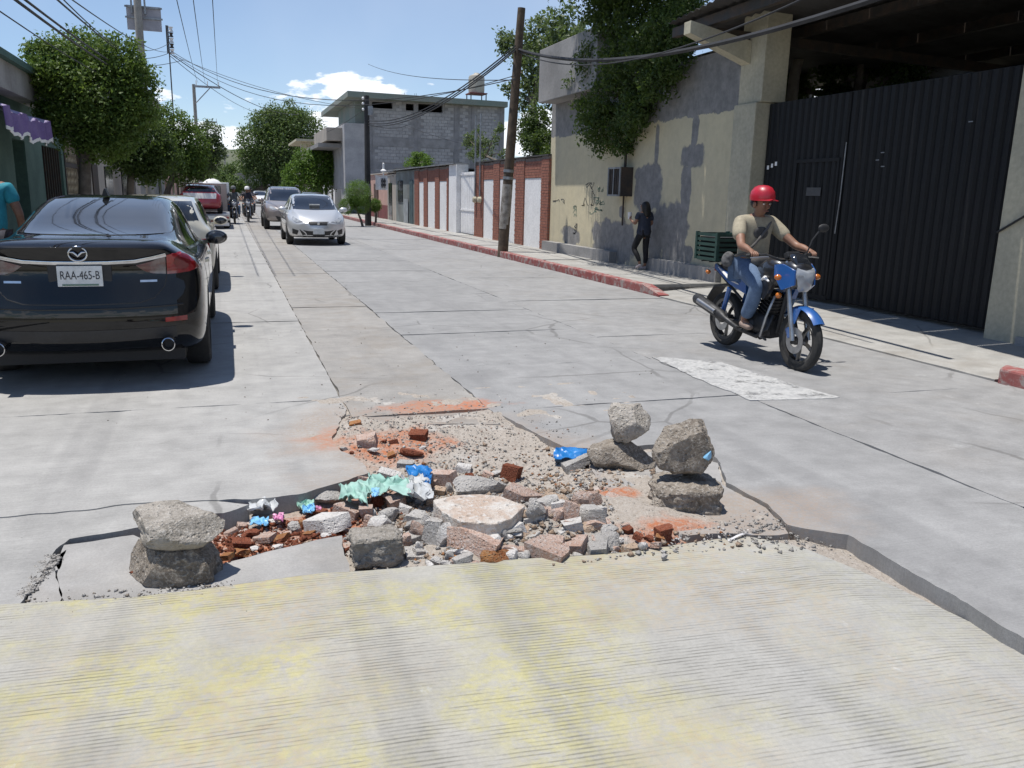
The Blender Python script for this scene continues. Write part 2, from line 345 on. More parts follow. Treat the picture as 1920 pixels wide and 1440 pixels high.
def m_kerb():
    n = NT('red_painted_kerb'); f = n.mr(n.noise(7, 7, rough=0.7), 0.46, 0.60); g = n.noise(2.0, 5)
    col = n.mix(n.mr(g, 0.3, 0.7), (0.23, 0.06, 0.058), (0.30, 0.11, 0.10)); col = n.mix(n.ma('MULTIPLY', f, 0.85), col, (0.33, 0.29, 0.27))
    return n.fin(col, 0.85, 0, n.bump(n.noise(60, 4), 0.4, 0.006), 0.3)
M_KERB = m_kerb()
# --- ground sheet to the horizon, road bed below the slabs
g = MB().add([(-9000, -3000, -0.42), (9000, -3000, -0.42), (9000, 16000, -0.42), (-9000, 16000, -0.42)], [(0, 1, 2, 3)]).build('ground', M_EARTH); tag(g, kind='structure')
road = MB().bx(-2.5, 6.46, 6.25, 260, -0.30, -0.022).build('road', M_SOIL); tag(road, kind='structure')
def sst(a, b, x):
    t = min(1, max(0, (x-a)/(b-a))); return t*t*(3-2*t)
def zrib(x, y=0):
    return -0.022*sst(0.2, 2.2, x)-0.05*sst(2.3, 2.85, x)-0.004
def zbed(x, y):
    z = -0.09+0.15*math.exp(-((x-1.30)/0.60)**2-((y-3.55)/0.42)**2)
    z += 0.082*sst(4.25, 5.15, y-0.25*abs(x-1.25)) if 0.35 < x < 3 else 0
    z += 0.062*sst(1.55, 2.0, x)*(1-sst(4.25, 5.15, y))
    z -= 0.07*sst(0.45, 0.1, x)*sst(3.75, 3.5, y)
    z += 0.03*mn.noise(Vector((x*4.5, y*4.5, 0)))+0.018*mn.noise(Vector((x*12, y*12, 5)))
    if y < 3.25: z = min(z, zrib(x)-0.012 - (3.25-y)*0.3)
    return max(-0.3, min(z, 0.08 if y < 4.9 else 0.012))
xs = np.arange(-3.2, 6.5, 0.045); ys = np.arange(0.6, 6.3, 0.045)
V = np.array([(x, y, zbed(x, y) if -1.0 < x < 3.1 and y > 2.2 and not (x > 2.15 and y < 3.12) else (zrib(x)-0.014+0.012*mn.noise(Vector((x*9, y*9, 2))) if x > 2.1 and y < 3.2 else -0.2)) for y in ys for x in xs]); nx = len(xs)
# keep the bed below the slabs that carry the traffic
F = np.array([(j*nx+i, j*nx+i+1, (j+1)*nx+i+1, (j+1)*nx+i) for j in range(len(ys)-1) for i in range(nx-1)])
bed = np_mesh('road_bed', V, F, M_DIRT, None, True); tag(bed, kind='structure')
def slab(pts, mat, top=0.0, thick=0.16, amp=0.008, step=0.12, seed=0.0, tilt=0.0, parent=None, name='slab'):
    P = jit(pts, step, amp, seed); z1 = [top+tilt*mn.noise(Vector((p[0]*0.7, p[1]*0.7, seed))) for p in P]
    return MB().prism(P, top-thick, z1).build(name, mat, parent or road)
def px(l, z=0.0): return [tuple(G(a, b, z)[:2]) for a, b in l]
S1, S2, S3, XK = 0.742, 1.742, 3.855, 6.44
# left lane, worn strip, grey lane, right lane: rows of cast slabs with cracked joints
hole_edge = px([(0, 968), (150, 956), (290, 942), (380, 938), (470, 936), (560, 927), (630, 906), (692, 886), (680, 868), (640, 846), (622, 820)])
slab([(-2.45, 4.75)]+hole_edge+[(0.60, 5.35), (S1-0.012, 5.75), (S1-0.006, 6.166), (-2.45, 6.166)], M_A, 0.0, 0.17, 0.024, 0.035, 1.0)
slab([(-2.45, 4.78), (-2.45, 3.0), (-1.3, 3.15)]+px([(0, 1158), (30, 1150), (44, 1112), (100, 1040), (130, 1008), (190, 998), (243, 988), (330, 974), (420, 960), (466, 944), (380, 931), (290, 935), (150, 948), (0, 960)]), M_A, -0.006, 0.13, 0.02, 0.035, 2.0)
def lane(x0, x1, cuts, mat, seed, amp, tilt):
    for i in range(len(cuts)-1):
        a, b = cuts[i], cuts[i+1]; gp = 0.0045
        sk = 0.04*math.sin(i*2.3+seed)
        pts = [(x0+0.004, a+gp), (x1-0.004, a+gp+sk), (x1-0.004, b-gp+0.04*math.sin((i+1)*2.3+seed)), (x0+0.004, b-gp)]
        far = a > 22
        slab(pts, mat, 0.003*math.sin(i*1.7+seed), 0.14, 0 if far else amp, 50 if far else 0.11, seed+i, 0 if far else tilt)
cA = [6.17, 8.2, 10.15, 12.2, 14.2, 16.4, 18.4, 20.5, 23, 26, 29, 32, 36, 40, 45, 50, 56, 64, 74, 90, 130, 250]
cB = [5.62, 6.9, 8.35, 10.2, 11.35, 12.9, 14.5, 16.2, 18.4, 20.6, 23.2, 26, 29, 33, 37, 42, 48, 56, 70, 100, 250]
cC = [5.56, 7.12, 8.95, 10.7, 12.6, 14.5, 16.6, 19.1, 21.6, 24.5, 28, 32, 37, 43, 52, 66, 90, 250]
cD = [1.2, 3.0, 5.35, 8.4, 11.6, 15.0, 19.0, 23, 28, 34, 42, 54, 75, 110, 250]
lane(-2.45, S1, cA, M_A, 3.1, 0.010, 0.004)
lane(S1, S2, cB, M_B, 6.4, 0.016, 0.006)
lane(S2, S3, cC, M_C, 9.2, 0.018, 0.005)
lane(S3, XK, cD, M_D, 12.7, 0.014, 0.004)
# broken edge round the pit
slab([(S2+0.006, 5.556), (S3-0.006, 5.55), (S3-0.01, 1.0), (3.2, 1.0)]+px([(1920, 1197), (1800, 1125), (1690, 1062), (1590, 1003), (1530, 994), (1478, 984), (1440, 945), (1400, 925), (1362, 905), (1352, 868), (1335, 845), (1240, 832), (1150, 842), (1060, 838), (1010, 815), (965, 790)]), M_C, 0.0, 0.17, 0.014, 0.03, 15.0)
slab(px([(1098, 862), (1235, 846), (1345, 868), (1355, 908), (1395, 931), (1436, 952), (1470, 988), (1478, 1000), (1440, 1004), (1380, 1000), (1290, 1004), (1225, 985), (1180, 950), (1130, 915)], -0.016), M_P, -0.016, 0.12, 0.018, 0.05, 18.0)
slab(px([(120, 1022), (250, 1003), (330, 1030), (410, 1058), (520, 1030), (640, 1004), (655, 1080), (470, 1124), (250, 1146), (120, 1148), (104, 1060)], -0.014), M_P, -0.014, 0.1, 0.016, 0.05, 19.0)
for i, q in enumerate([[(102, 1046), (124, 1030), (112, 1066), (96, 1072)], [(56, 1096), (88, 1076), (102, 1070), (116, 1120), (110, 1148), (44, 1148)], [(84, 1064), (98, 1052), (94, 1072), (72, 1084)]]):
    slab(px(q, -0.012), M_P, -0.014, 0.08, 0.014, 0.03, 20.0+i)
slab([(S1+0.03, 5.60), (S2-0.02, 5.58), (1.70, 5.2), (1.2, 5.35), (0.9, 5.5)], M_B, -0.004, 0.12, 0.03, 0.06, 24.0)
# ribbed slab with worn yellow paint in front, dipping towards the right
rim = [(-6, 3.05), (-2.4, 3.0), (-1.3, 3.12)]+px([(0, 1146), (130, 1138), (250, 1132), (420, 1110), (600, 1086), (760, 1074), (900, 1062), (1040, 1050), (1160, 1040), (1290, 1020), (1395, 1006), (1515, 1028), (1622, 1066), (1785, 1134), (1945, 1204), (2180, 1330)], -0.03)+[(2.9, 1.1), (2.9, -3), (-6, -3)]
rim = [v for v in jit(rim, 0.08, 0.008, 31.0)]
pts = [Vector(p) for p in rim]; nb = len(pts)
inner = [Vector((x+0.02*math.sin(y*31), y)) for x in np.arange(-5.9, 2.9, 0.25) for y in np.arange(-2.9, 3.3, 0.25)]
res = delaunay_2d_cdt(pts+inner, [(i, (i+1) % nb) for i in range(nb)], [list(range(nb))], 1, 1e-5)
b = MB(); b.add([(p.x, p.y, zrib(p.x)+0.004*mn.noise(Vector((p.x, p.y, 0)))) for p in res[0]], res[2])
ring = [(p.x, p.y, zrib(p.x)) for p in pts]; low = [(x, y, z-0.2) for x, y, z in ring]
b.add(ring+low, [(i, (i+1) % nb, nb+(i+1) % nb, nb+i) for i in range(nb)])
rib = b.build('crossing_slab', M_RIB, None, None, weld=True); tag(rib, kind='structure')
for a in ((-9, -6.01), (2.93, 14)):
    o = MB().bx(a[0], a[1], -3, 3.0 if a[0] < 0 else 0.98, -0.30, -0.10).build('road_apron', M_D); tag(o, kind='structure')
# worn white paint bar on the right lane
def m_white():
    n = NT('worn_white_paint'); f = n.mr(n.noise(34, 6, rough=0.7), 0.46, 0.60); f2 = n.mr(n.noise(4.5, 5, rough=.7), 0.50, 0.62)
    col = n.mix(n.ma('MAXIMUM', n.ma('MULTIPLY', f, 0.8), n.ma('MULTIPLY', f2, 0.7)), (0.44, 0.435, 0.42), (0.30, 0.30, 0.298))
    n.fin(col, 0.85, 0, n.bump(n.noise(40, 4), 0.4, 0.006), 0.3); n.set(n.b.inputs['Alpha'], n.mr(n.noise(5.5, 7, rough=.72), 0.30, 0.50)); return n.m
mk = MB().prism(jit(px([(1222, 670), (1352, 680), (1460, 714), (1575, 747), (1408, 752), (1300, 708)]), 0.06, 0.03, 40), 0.0015, 0.0085).build('road_marking', m_white(), road)
# right kerb and pavement, with the dropped drive in front of the gate
kb = MB()
for y0, y1 in ((12.35, 60.0), (60.0, 250)):
    k = int((y1-y0)/1.6) if y0 < 50 else 1; h = (y1-y0)/k
    for i in range(k):
        o = MB().bx(6.45, 6.63, y0+i*h+0.006, y0+(i+1)*h-0.006, -0.2, 0.142+0.004*math.sin(i*2.1)).build('kerb', M_KERB, None, None, bevel=0.018); tag(o, kind='structure')
ke = MB().prism([(6.45, 11.75), (6.63, 11.75), (6.63, 12.345), (6.45, 12.345)], -0.2, [0.03, 0.03, 0.142, 0.142]).build('kerb', M_KERB); tag(ke, kind='structure')
o = MB().prism([(6.40, 3.0), (6.62, 3.0), (6.62, 5.55), (6.40, 5.42)], -0.2, 0.135).build('kerb', M_KERB, None, None, bevel=0.02); tag(o, kind='structure')
walk = MB().bx(6.632, 8.6, 12.35, 250, -0.3, 0.085).build('pavement', M_SOIL); tag(walk, kind='structure')
ys_ = [12.36]+[12.36+1.75*i for i in range(1, 22)]+[55, 75, 110, 250]
for i in range(len(ys_)-1):
    a, b_ = ys_[i], ys_[i+1]
    for x0, x1 in ((6.64, 7.36), (7.37, 8.08)) if a < 40 else ((6.64, 8.08),):
        slab([(x0, a+0.006), (x1, a+0.006), (x1, b_-0.006), (x0, b_-0.006)], M_WALK, 0.13+0.006*math.sin(i*2.2+x0), 0.1, 0.006 if a < 25 else 0, 0.15 if a < 25 else 50, 50+i+x0, 0.004, walk, 'paving_slab')
# dropped drive: slopes from the road up to the gate
P = jit([(6.46, 5.5), (8.5, 5.5), (8.5, 12.33), (6.66, 12.33), (6.46, 11.9)], 0.25, 0.02, 60)
drive = MB().prism(P, -0.2, [0.012+0.085*sst(6.5, 8.1, p[0]) for p in P]).build('driveway', M_WALK); tag(drive, kind='structure')
o = MB().bx(6.63, 9.5, 3.0, 5.49, -0.25, 0.125).build('pavement', M_WALK); tag(o, kind='structure')
# left pavement
o = MB().bx(-2.66, -2.47, 3.2, 250, -0.3, 0.12).build('kerb', M_WALK, None, None, bevel=0.015); tag(o, kind='structure')
o = MB().bx(-4.3, -2.665, 3.2, 250, -0.3, 0.11).build('pavement', M_WALK); tag(o, kind='structure')
# far hills
def hills():
    n = 90; V = []; Fc = []
    for i in range(n):
        x = -7000+14000*i/(n-1); h = 330+220*mn.noise(Vector((x*0.00045, 1.3, 0)))+70*mn.noise(Vector((x*0.002, 4, 0)))
        V += [(x, 9000, -0.42), (x, 10200, max(60, h)), (x, 12500, -0.42)]
    for i in range(n-1):
        a = i*3; Fc += [(a, a+3, a+4, a+1), (a+1, a+4, a+5, a+2)]
    return MB().add(V, Fc).build('hills', pm('hill_woodland', (0.075, 0.095, 0.05), (0.12, 0.12, 0.08), 0.95, 0.004, 0, 1), None, 60)
tag(hills(), kind='structure')
# ============================================================ right side of the street
XW = 8.08
def wy(pxx, pyy=440, x=XW): return AX(pxx, pyy, x).y
def wz(pxx, pyy, x=XW): return AX(pxx, pyy, x).z
def wall_ell(n, items, nscale=3.2, namp=0.55):
    p = n.sep(); nn = n.ma('MULTIPLY', n.ma('SUBTRACT', n.noise(nscale, 6), 0.5), namp*2); r = None
    for (a, b_, c, d) in items:                       # pixel boxes on the wall plane
        y0, y1, z0, z1 = wy(a, (b_+d)/2), wy(c, (b_+d)/2), wz((a+c)/2, d), wz((a+c)/2, b_)
        dy = n.ma('DIVIDE', n.ma('SUBTRACT', p[1], (y0+y1)/2), abs(y0-y1)/2); dz = n.ma('DIVIDE', n.ma('SUBTRACT', p[2], (z0+z1)/2), (z1-z0)/2)
        q = n.ma('ADD', n.ma('POWER', n.ma('ABSOLUTE', dy), 3.0), n.ma('POWER', n.ma('ABSOLUTE', dz), 3.0)); q = n.ma('POWER', q, 0.333)
        r = q if r is None else n.ma('MINIMUM', r, q)
    return n.mr(n.ma('ADD', r, nn), 0.86, 1.04, 1.0, 0.0)
def m_yellow():
    n = NT('worn_yellow_plaster'); a = n.noise(0.9, 6); b = n.noise(7, 6, rough=0.66); z = n.sep()[2]
    col = n.mix(n.mr(a, 0.3, 0.7), (0.60, 0.53, 0.36), (0.53, 0.475, 0.335))
    st = n.noise(1.0, 5, n.map(n.pos(), (1, 2.6, 0.25))); col = n.mix(n.mr(st, 0.5, 0.75, 0, 0.28), col, (0.36, 0.33, 0.25))
    pe = wall_ell(n, [(1186, 305, 1242, 400), (1236, 372, 1290, 500), (1278, 268, 1322, 318), (1276, 300, 1296, 412), (1110, 408, 1192, 500), (1228, 230, 1236, 310), (1296, 215, 1310, 280), (1270, 455, 1300, 500), (1378, 262, 1382, 274), (1385, 262, 1389, 276), (1214, 385, 1246, 500), (1052, 425, 1085, 462), (1160, 385, 1170, 410)])
    grey = n.mix(n.mr(b, 0.3, 0.7), (0.205, 0.20, 0.195), (0.27, 0.262, 0.25))
    band = n.mr(n.ma('ADD', z, n.ma('MULTIPLY', n.ma('SUBTRACT', n.noise(3.5, 6, rough=0.7), 0.5), 0.28)), 2.99, 3.01)
    col = n.mix(n.ma('MAXIMUM', pe, band), col, grey)
    low = n.mr(n.ma('ADD', z, n.ma('MULTIPLY', n.noise(1.5, 5), 0.9)), 0.35, 0.95, 0.6, 0.0); col = n.mix(low, col, (0.30, 0.28, 0.24))
    col = n.mix(1.0, col, n.gray(n.mr(b, 0.25, 0.75, 0.9, 1.08, False)), 'MULTIPLY')
    return n.fin(col, 0.92, 0, n.bump(n.ma('ADD', b, n.ma('MULTIPLY', pe, -1.5)), 0.35, 0.01), 0.2)
M_YEL = m_yellow()
M_GREYC = pm('raw_grey_concrete', (0.30, 0.29, 0.28), (0.21, 0.205, 0.20), 0.92, 1.1, 0.4, 40)
M_CREAM = pm('cream_painted_concrete', (0.50, 0.455, 0.33), (0.40, 0.37, 0.28), 0.88, 1.2, 0.3, 30)
M_BLKG = pm('black_gate_paint', (0.010, 0.0102, 0.011), (0.016, 0.016, 0.0165), 0.6, 1.5, 0.1, 40, spec=0.25)
M_MET = pm('galvanised_steel', (0.34, 0.35, 0.36), (0.22, 0.22, 0.225), 0.5, 4, 0.1, 50, 0.7)
M_DKMET = pm('dark_weathered_metal', (0.045, 0.04, 0.036), (0.085, 0.06, 0.045), 0.65, 5, 0.2, 60, 0.3)
M_ROOF = pm('weathered_roof_sheet', (0.075, 0.072, 0.07), (0.045, 0.04, 0.037), 0.75, 1.2, 0.2, 30, 0.2)
M_WOODP = pm('creosoted_pole_wood', (0.115, 0.082, 0.055), (0.07, 0.052, 0.038), 0.9, 6, 0.5, 30)
M_WHITE = pm('white_house_paint', (0.78, 0.77, 0.755), (0.70, 0.69, 0.675), 0.8, 1.6, 0.15, 30)
M_BLACK = pm('black_rubber', (0.016, 0.016, 0.017), (0.026, 0.026, 0.027), 0.75, 8, 0.15, 90)
# --- yellow boundary wall
wall = thing('boundary_wall', 'long yellow plastered wall with peeling grey patches and grey upper band', 'wall', (8.2, 16.8, 0))
MB().bx(XW, 8.33, 12.41, 20.98, -0.2, 4.0).build('wall_face', M_YEL, wall, world=True)
MB().bx(7.6, 8.345, 17.2, 20.72, 3.82, 5.08).build('overhanging_block', M_GREYC, wall, world=True, bevel=0.015)
MB().bx(8.33, 12, 20.2, 20.7, 3.82, 5.0).build('side_block', M_GREYC, wall, world=True)
for y0, y1 in ((16.75, 20.97), (12.45, 15.0)):
    P = [(7.90, y0), (XW-0.002, y0), (XW-0.002, y1), (7.90, y1)]
    MB().prism(jit(P, 0.3, 0.012, y0), -0.1, 0.37).build('plinth', M_GREYC, wall, world=True)
def scribble(cx, cy, wpx, hpx, seed, mat, strokes=5):
    rr = random.Random(seed); b = MB()
    for s_ in range(strokes):
        pts = []; a, c = rr.uniform(-.5, .5), rr.uniform(-.4, .4)
        for k in range(9):
            a += rr.uniform(-.22, .26); c += rr.uniform(-.38, .38); a = max(-.55, min(.55, a)); c = max(-.5, min(.5, c))
            q = AX(cx+a*wpx, cy+c*hpx, XW-0.004); pts.append(q)
        for i in range(len(pts)-1):
            p, q = pts[i], pts[i+1]; d = Vector((0, -(q-p).z, (q-p).y)); d.normalize(); d *= 0.007
            b.add([p-d, p+d, q+d, q-d], [(0, 1, 2, 3)]); b.add([x+Vector((0.0035, 0, 0)) for x in (p-d, p+d, q+d, q-d)], [(3, 2, 1, 0)])
    return b.build('graffiti', mat, wall, world=True)
INK = pm('spray_ink_black', (0.05, 0.05, 0.055), None, 0.8, 20, 0, 50); INKG = pm('spray_ink_green', (0.13, 0.22, 0.16), (0.24, 0.28, 0.2), 0.8, 20, 0, 50)
scribble(1047, 378, 20, 9, 3, INK, 3); scribble(1102, 364, 24, 42, 5, INK, 4); scribble(1128, 350, 14, 18, 8, INKG, 3); scribble(1126, 378, 24, 16, 9, INKG, 4); scribble(1120, 395, 26, 12, 12, INKG, 4); scribble(1073, 396, 14, 20, 15, INKG, 3); scribble(1070, 428, 22, 20, 17, INK, 2)
# --- meter cabinet on the wall
y0, y1, z0, z1 = AX(1164, 340, 7.8).y, AX(1141, 340, 7.8).y, AX(1164, 368, 7.8).z, AX(1164, 313, 7.8).z
cab = thing('meter_cabinet', 'rusty dark metal cage cabinet fixed high on the yellow wall', 'cabinet', (7.9, 17, z0))
MB().bx(7.80, XW-0.003, y0, y1, z0, z1).build('box', M_DKMET, cab, world=True)
f = MB()
for yy in (y0, (y0+y1)/2, y1-0.04): f.bx(7.775, 7.798, yy, yy+0.04, z0, z1)
for zz in (z0, z1-0.035): f.bx(7.772, 7.799, y0+.003, y1-.003, zz, zz+0.035)
f.build('frame', M_MET, cab, world=True)
for k in range(5): MB().cyl((7.785, y0+0.1+k*(y1-y0-.2)/4, z0+.03), (7.785, y0+0.1+k*(y1-y0-.2)/4, z1-.03), 0.008, n=6).build('bar', M_DKMET, cab, world=True)
MB().cyl((7.98, y0+.2, z1), (7.98, y0+.2, 3.0), 0.03, n=8).build('conduit', M_DKMET, cab, world=True)
MB().cyl((8.03, y0+.3, 0.95), (8.03, y0+.3, z0), 0.02, n=8).build('conduit', M_DKMET, cab, world=True)
# --- gate posts, gate, canopy
post = thing('gate_column', 'tall cream concrete column with a bracket beam beside the black gate', 'column', (8.2, 12.05, 0))
MB().bx(7.97, 8.5, 11.78, 12.39, -0.1, 3.05).build('shaft', M_CREAM, post, world=True, bevel=0.02)
MB().bx(8.02, 8.47, 11.72, 12.36, 3.052, 4.46).build('upper_shaft', M_CREAM, post, world=True, bevel=0.015)
tip = AY(1275, 55, 12.45)
MB().add([(8.015, 12.1, 3.66), (8.015, 12.34, 3.66), (8.015, 12.34, 4.0), (8.015, 12.1, 4.0), (tip.x, 12.12, 4.04), (tip.x, 12.32, 4.04), (tip.x, 12.32, 4.22), (tip.x, 12.12, 4.22)], [(0, 1, 2, 3), (7, 6, 5, 4), (0, 4, 5, 1), (1, 5, 6, 2), (2, 6, 7, 3), (3, 7, 4, 0)]).build('bracket', M_CREAM, post, world=True)
pr = thing('gate_pillar', 'cream pillar on the right side of the black gate', 'column', (8.3, 6.5, 0))
MB().bx(8.0, 8.6, 6.12, 7.05, -0.1, 4.3).build('shaft', M_CREAM, pr, world=True, bevel=0.02)
MB().tube([(7.99, 7.06, 1.25), (7.96, 6.7, 1.45), (7.97, 6.3, 1.62)], 0.012, 6).build('cable_end', M_BLACK, pr, world=True)
ow = thing('yard_wall', 'grey rendered wall beside the cream gate pillar', 'wall', (8.5, 4, 0))
MB().bx(8.3, 8.7, -2, 6.115, -0.1, 3.6).build('wall_face', M_GREYC, ow, world=True)
MB().bx(7.95, 8.298, -2, 6.6, 0.05, 0.17).build('base_step', M_GREYC, ow, world=True)
gate = thing('yard_gate', 'wide black ribbed sheet metal gate with a small inset door', 'gate', (8.25, 9.4, 0.1))
XG = 8.22
for (a, c) in ((7.08, 9.86), (9.885, 11.76)):
    k = int(round((c-a)/0.142)); h = (c-a)/k
    for i in range(k):
        y = a+i*h; zt = 3.02
        ring0 = [(XG, y+0.002), (XG-0.028, y+0.03), (XG-0.028, y+h-0.05), (XG, y+h-0.022), (XG, y+h-0.002), (XG+0.012, y+h-0.002), (XG+0.012, y+0.002)]
        MB().prism(ring0, 0.16, zt).build('rib_panel', M_BLKG, gate, world=True)
fr = MB(); fr.bx(XG+0.014, XG+0.07, 7.07, 11.77, 0.14, 0.20).bx(XG+0.014, XG+0.07, 7.07, 11.77, 2.95, 3.03)
for yy in (7.07, 9.84, 9.9, 11.71): fr.bx(XG+0.014, XG+0.072, yy, yy+0.05, 0.2, 2.95)
fr.build('frame', M_BLKG, gate, world=True)
MB().bx(XG-0.034, XG-0.029, 9.95, 11.6, 0.13, 0.2).build('kick_plate', M_BLKG, gate, world=True)
dr = MB()
for q in ((9.96, 10.0, 0.22, 2.15), (10.9, 10.94, 0.22, 2.15)): dr.bx(XG-0.04, XG-0.029, *q)
dr.bx(XG-0.041, XG-0.03, 9.96, 10.94, 2.1, 2.15)
dr.build('inset_door_frame', M_BLKG, gate, world=True)
MB().bx(XG-0.036, XG-0.03, 10.3, 10.62, 1.62, 1.74).build('door_plate', pm('scuffed_metal', (0.06, 0.06, 0.062), None, 0.5), gate, world=True)
MB().tube([(XG-0.036, 9.86, 2.35), (XG-0.036, 9.87, 1.55), (XG-0.036, 9.9, 1.1)], 0.008, 5).build('leaf_gap_light', M_MET, gate, world=True)  # bright rod stands for the sliver of light between the leaves
for i in range(3): MB().box(AX(1440+i*7.5, 314-i*3.5, XG-0.033), (0.004, 0.05, 0.06)).build('sticker', M_WHITE, gate, world=True)
for q in ((1645, 300), (1655, 286), (1820, 228), (1655, 312)): MB().box(AX(q[0], q[1], XG-0.033), (0.004, 0.06, 0.012)).build('scratch', M_MET, gate, world=True)
can = thing('canopy_roof', 'dark corrugated sheet canopy over the black gate', 'roof', (9, 9, 4.4))
ye = [13.45-i*0.93 for i in range(13)]
for i in range(12):
    ya, yb = ye[i]-0.006, ye[i+1]+0.006; b = MB(); R = []
    for k in range(17):
        y = ya+(yb-ya)*k/16; xe = 7.22-0.115*(13.45-y); dz = 0.018*math.cos(k*math.pi/2)
        R.append([Vector((xe, y, 4.42+dz)), Vector((11.5, y, 4.30+dz)), Vector((16.5, y, 4.15+dz))])
    up = R; dn = [[p-Vector((0, 0, 0.006)) for p in r] for r in R]
    b.loft(up, False, False); b.loft(dn, False, False)
    for r1, r2 in zip(range(16), range(1, 17)): b.add([up[r1][0], up[r2][0], dn[r2][0], dn[r1][0]], [(0, 1, 2, 3)])
    b.build('roof_sheet', M_ROOF, can, world=True)
MB().bx(9.2, 14.5, 13.5, 24, 4.36, 4.39).build('added_shade_roof', M_ROOF, can, world=True)  # roof added to shade the trees and darken the gap above the gate
for q in ((13.5, 17.6), (18.8, 24)): MB().bx(14.3, 14.45, q[0], q[1], -0.3, 4.355).build('sky_block_wall', M_GREYC, can, world=True)  # walls added to keep sky light out from behind
for x in (7.3, 9.0, 10.8, 12.8, 14.6):
    z = 4.36-(x-7.22)*0.028
    MB().bx(x, x+0.1, 2.2, 13.4, z-0.16, z-0.01).build('purlin', M_DKMET, can, world=True)
for y in (12.15, 7.0, 3.0): MB().add([(7.4, y, 4.16), (7.4, y+.1, 4.16), (16.4, y+.1, 3.92), (16.4, y, 3.92), (7.4, y, 4.02), (7.4, y+.1, 4.02), (16.4, y+.1, 3.74), (16.4, y, 3.74)], [(0, 1, 2, 3), (7, 6, 5, 4), (0, 4, 5, 1), (1, 5, 6, 2), (2, 6, 7, 3), (3, 7, 4, 0)]).build('rafter', M_DKMET, can, world=True)
for y in (3.2, 7.5, 12.5): MB().bx(14.45, 14.7, y, y+0.3, -0.3, 4.1).build('back_post', M_GREYC, can, world=True)
sh = thing('sky_block_shed', 'dark block shed inside the yard behind the gate', 'shed', (17.4, 6, 0))  # added block that stops sky light reaching under the canopy
MB().bx(14.8, 20, -1, 13.4, -0.3, 4.6).build('wall', M_GREYC, sh, world=True)
MB().bx(14.75, 20.2, -1.2, 13.45, 4.6, 4.75).build('roof', M_ROOF, sh, world=True)
# --- brick and white panel wall
M_BRK = pm('red_brick', (0.32, 0.13, 0.085), (0.23, 0.085, 0.058), 0.9, 9, 0.3, 60); M_MORT = pm('brick_mortar', (0.20, 0.165, 0.145), None, 0.95, 6)
bw = thing('panel_wall', 'low wall of red brick pillars with white painted panels', 'wall', (8.2, 29, 0))
def bricks(b, x0, x1, y0, y1, z0, z1, faces='xy'):
    """brick courses standing 7 mm proud of the mortar core on the street face and the near end"""
    hz = 0.074; k = int((z1-z0)/hz)
    for i in range(k):
        z = z0+i*hz+0.006; off = 0.12 if i % 2 else 0.0; y = y0-off
        while y < y1-0.02:
            a, c = max(y, y0)+0.006, min(y+0.24, y1)-0.006
            if c-a > 0.03: b.bx(x0-0.008-0.003*((i*7+int(y*50)) % 3), x0+0.05, a, c, z, z+0.062)
            y += 0.24
        if 'y' in faces:
            x = x0
            while x < x1-0.03:
                c = min(x+0.24, x1); b.bx(x+0.004, c-0.006, y0-0.008, y0+0.04, z+0.001, z+0.061); x += 0.24
def zt_at(y): return 2.55
prs = [(1030, 1016), (984, 968), (938, 927), (908, 892), (826, 818), (804, 797), (788, 780), (843, 840)]
for a, c in prs:
    ya, yb = wy(a), wy(c)
    MB().bx(8.02, 8.4, ya, yb, -0.1, 2.56).build('pillar_core', M_MORT, bw, world=True)
    b = MB(); bricks(b, 8.02, 8.4, ya, yb, 0.12, 2.55); tag(b.build('pillar_bricks', M_BRK, bw, world=True), kind='stuff')
pans = [(1016, 984), (968, 938), (927, 908), (840, 826), (818, 804), (797, 788)]
for a, c in pans:
    ya, yb = wy(a)+0.003, wy(c)-0.003
    MB().bx(8.045, 8.33, ya, yb, -0.1, 2.0).build('white_panel', M_WHITE, bw, world=True)
    MB().bx(8.045, 8.35, ya, yb, 2.003, 2.545).build('header_core', M_MORT, bw, world=True)
    b = MB(); bricks(b, 8.045, 8.35, ya, yb, 2.01, 2.52, 'x'); tag(b.build('header_bricks', M_BRK, bw, world=True), kind='stuff')
MB().bx(7.98, 8.5, wy(1030), wy(893), 2.565, 2.60).build('coping_sheet', M_ROOF, bw, world=True)
MB().bx(7.9, 8.5, wy(858), wy(732), 2.60, 2.64).build('coping_sheet', M_MET, bw, world=True)
MB().bx(8.0, 8.45, wy(859), wy(845), -0.1, 2.59).build('white_pillar', M_WHITE, bw, world=True)
wg = thing('white_gate', 'white painted sheet metal gate set in the brick panel wall', 'gate', (8.2, 29.5, 0.1))
ya, yb = wy(892)+0.01, wy(859)-0.01; k = 10; h = (yb-ya)/k
for i in range(k): MB().prism([(8.2, ya+i*h+.004), (8.17, ya+i*h+.04), (8.17, ya+(i+1)*h-.04), (8.2, ya+(i+1)*h-.004), (8.23, ya+(i+1)*h-.004), (8.23, ya+i*h+.004)], 0.15, 2.3).build('rib_panel', M_WHITE, wg, world=True)
for q in ((0.95, 1.0), (2.2, 2.26)): MB().bx(8.15, 8.166, ya, yb, *q).build("rail", M_WHITE, wg, world=True)
mt = thing('service_drop', 'grey conduit pipes with two round electricity meters on the brick wall', 'electric meter', (7.95, 27.4, 0.3))
for q in (896, 905):
    y = wy(q); MB().cyl((7.96, y, 1.3), (7.96, y, 4.1), 0.03, n=8).build('pipe', M_MET, mt, world=True)
    MB().lathe([(0.0, 0.12), (0.09, 0.1), (0.11, 0.0), (0.0, 0.0)], Matrix.Translation((7.99, y, 1.36)) @ Matrix.Rotation(-math.pi/2, 4, 'Y'), 14).build("meter", M_CREAM, mt, 40, world=True)
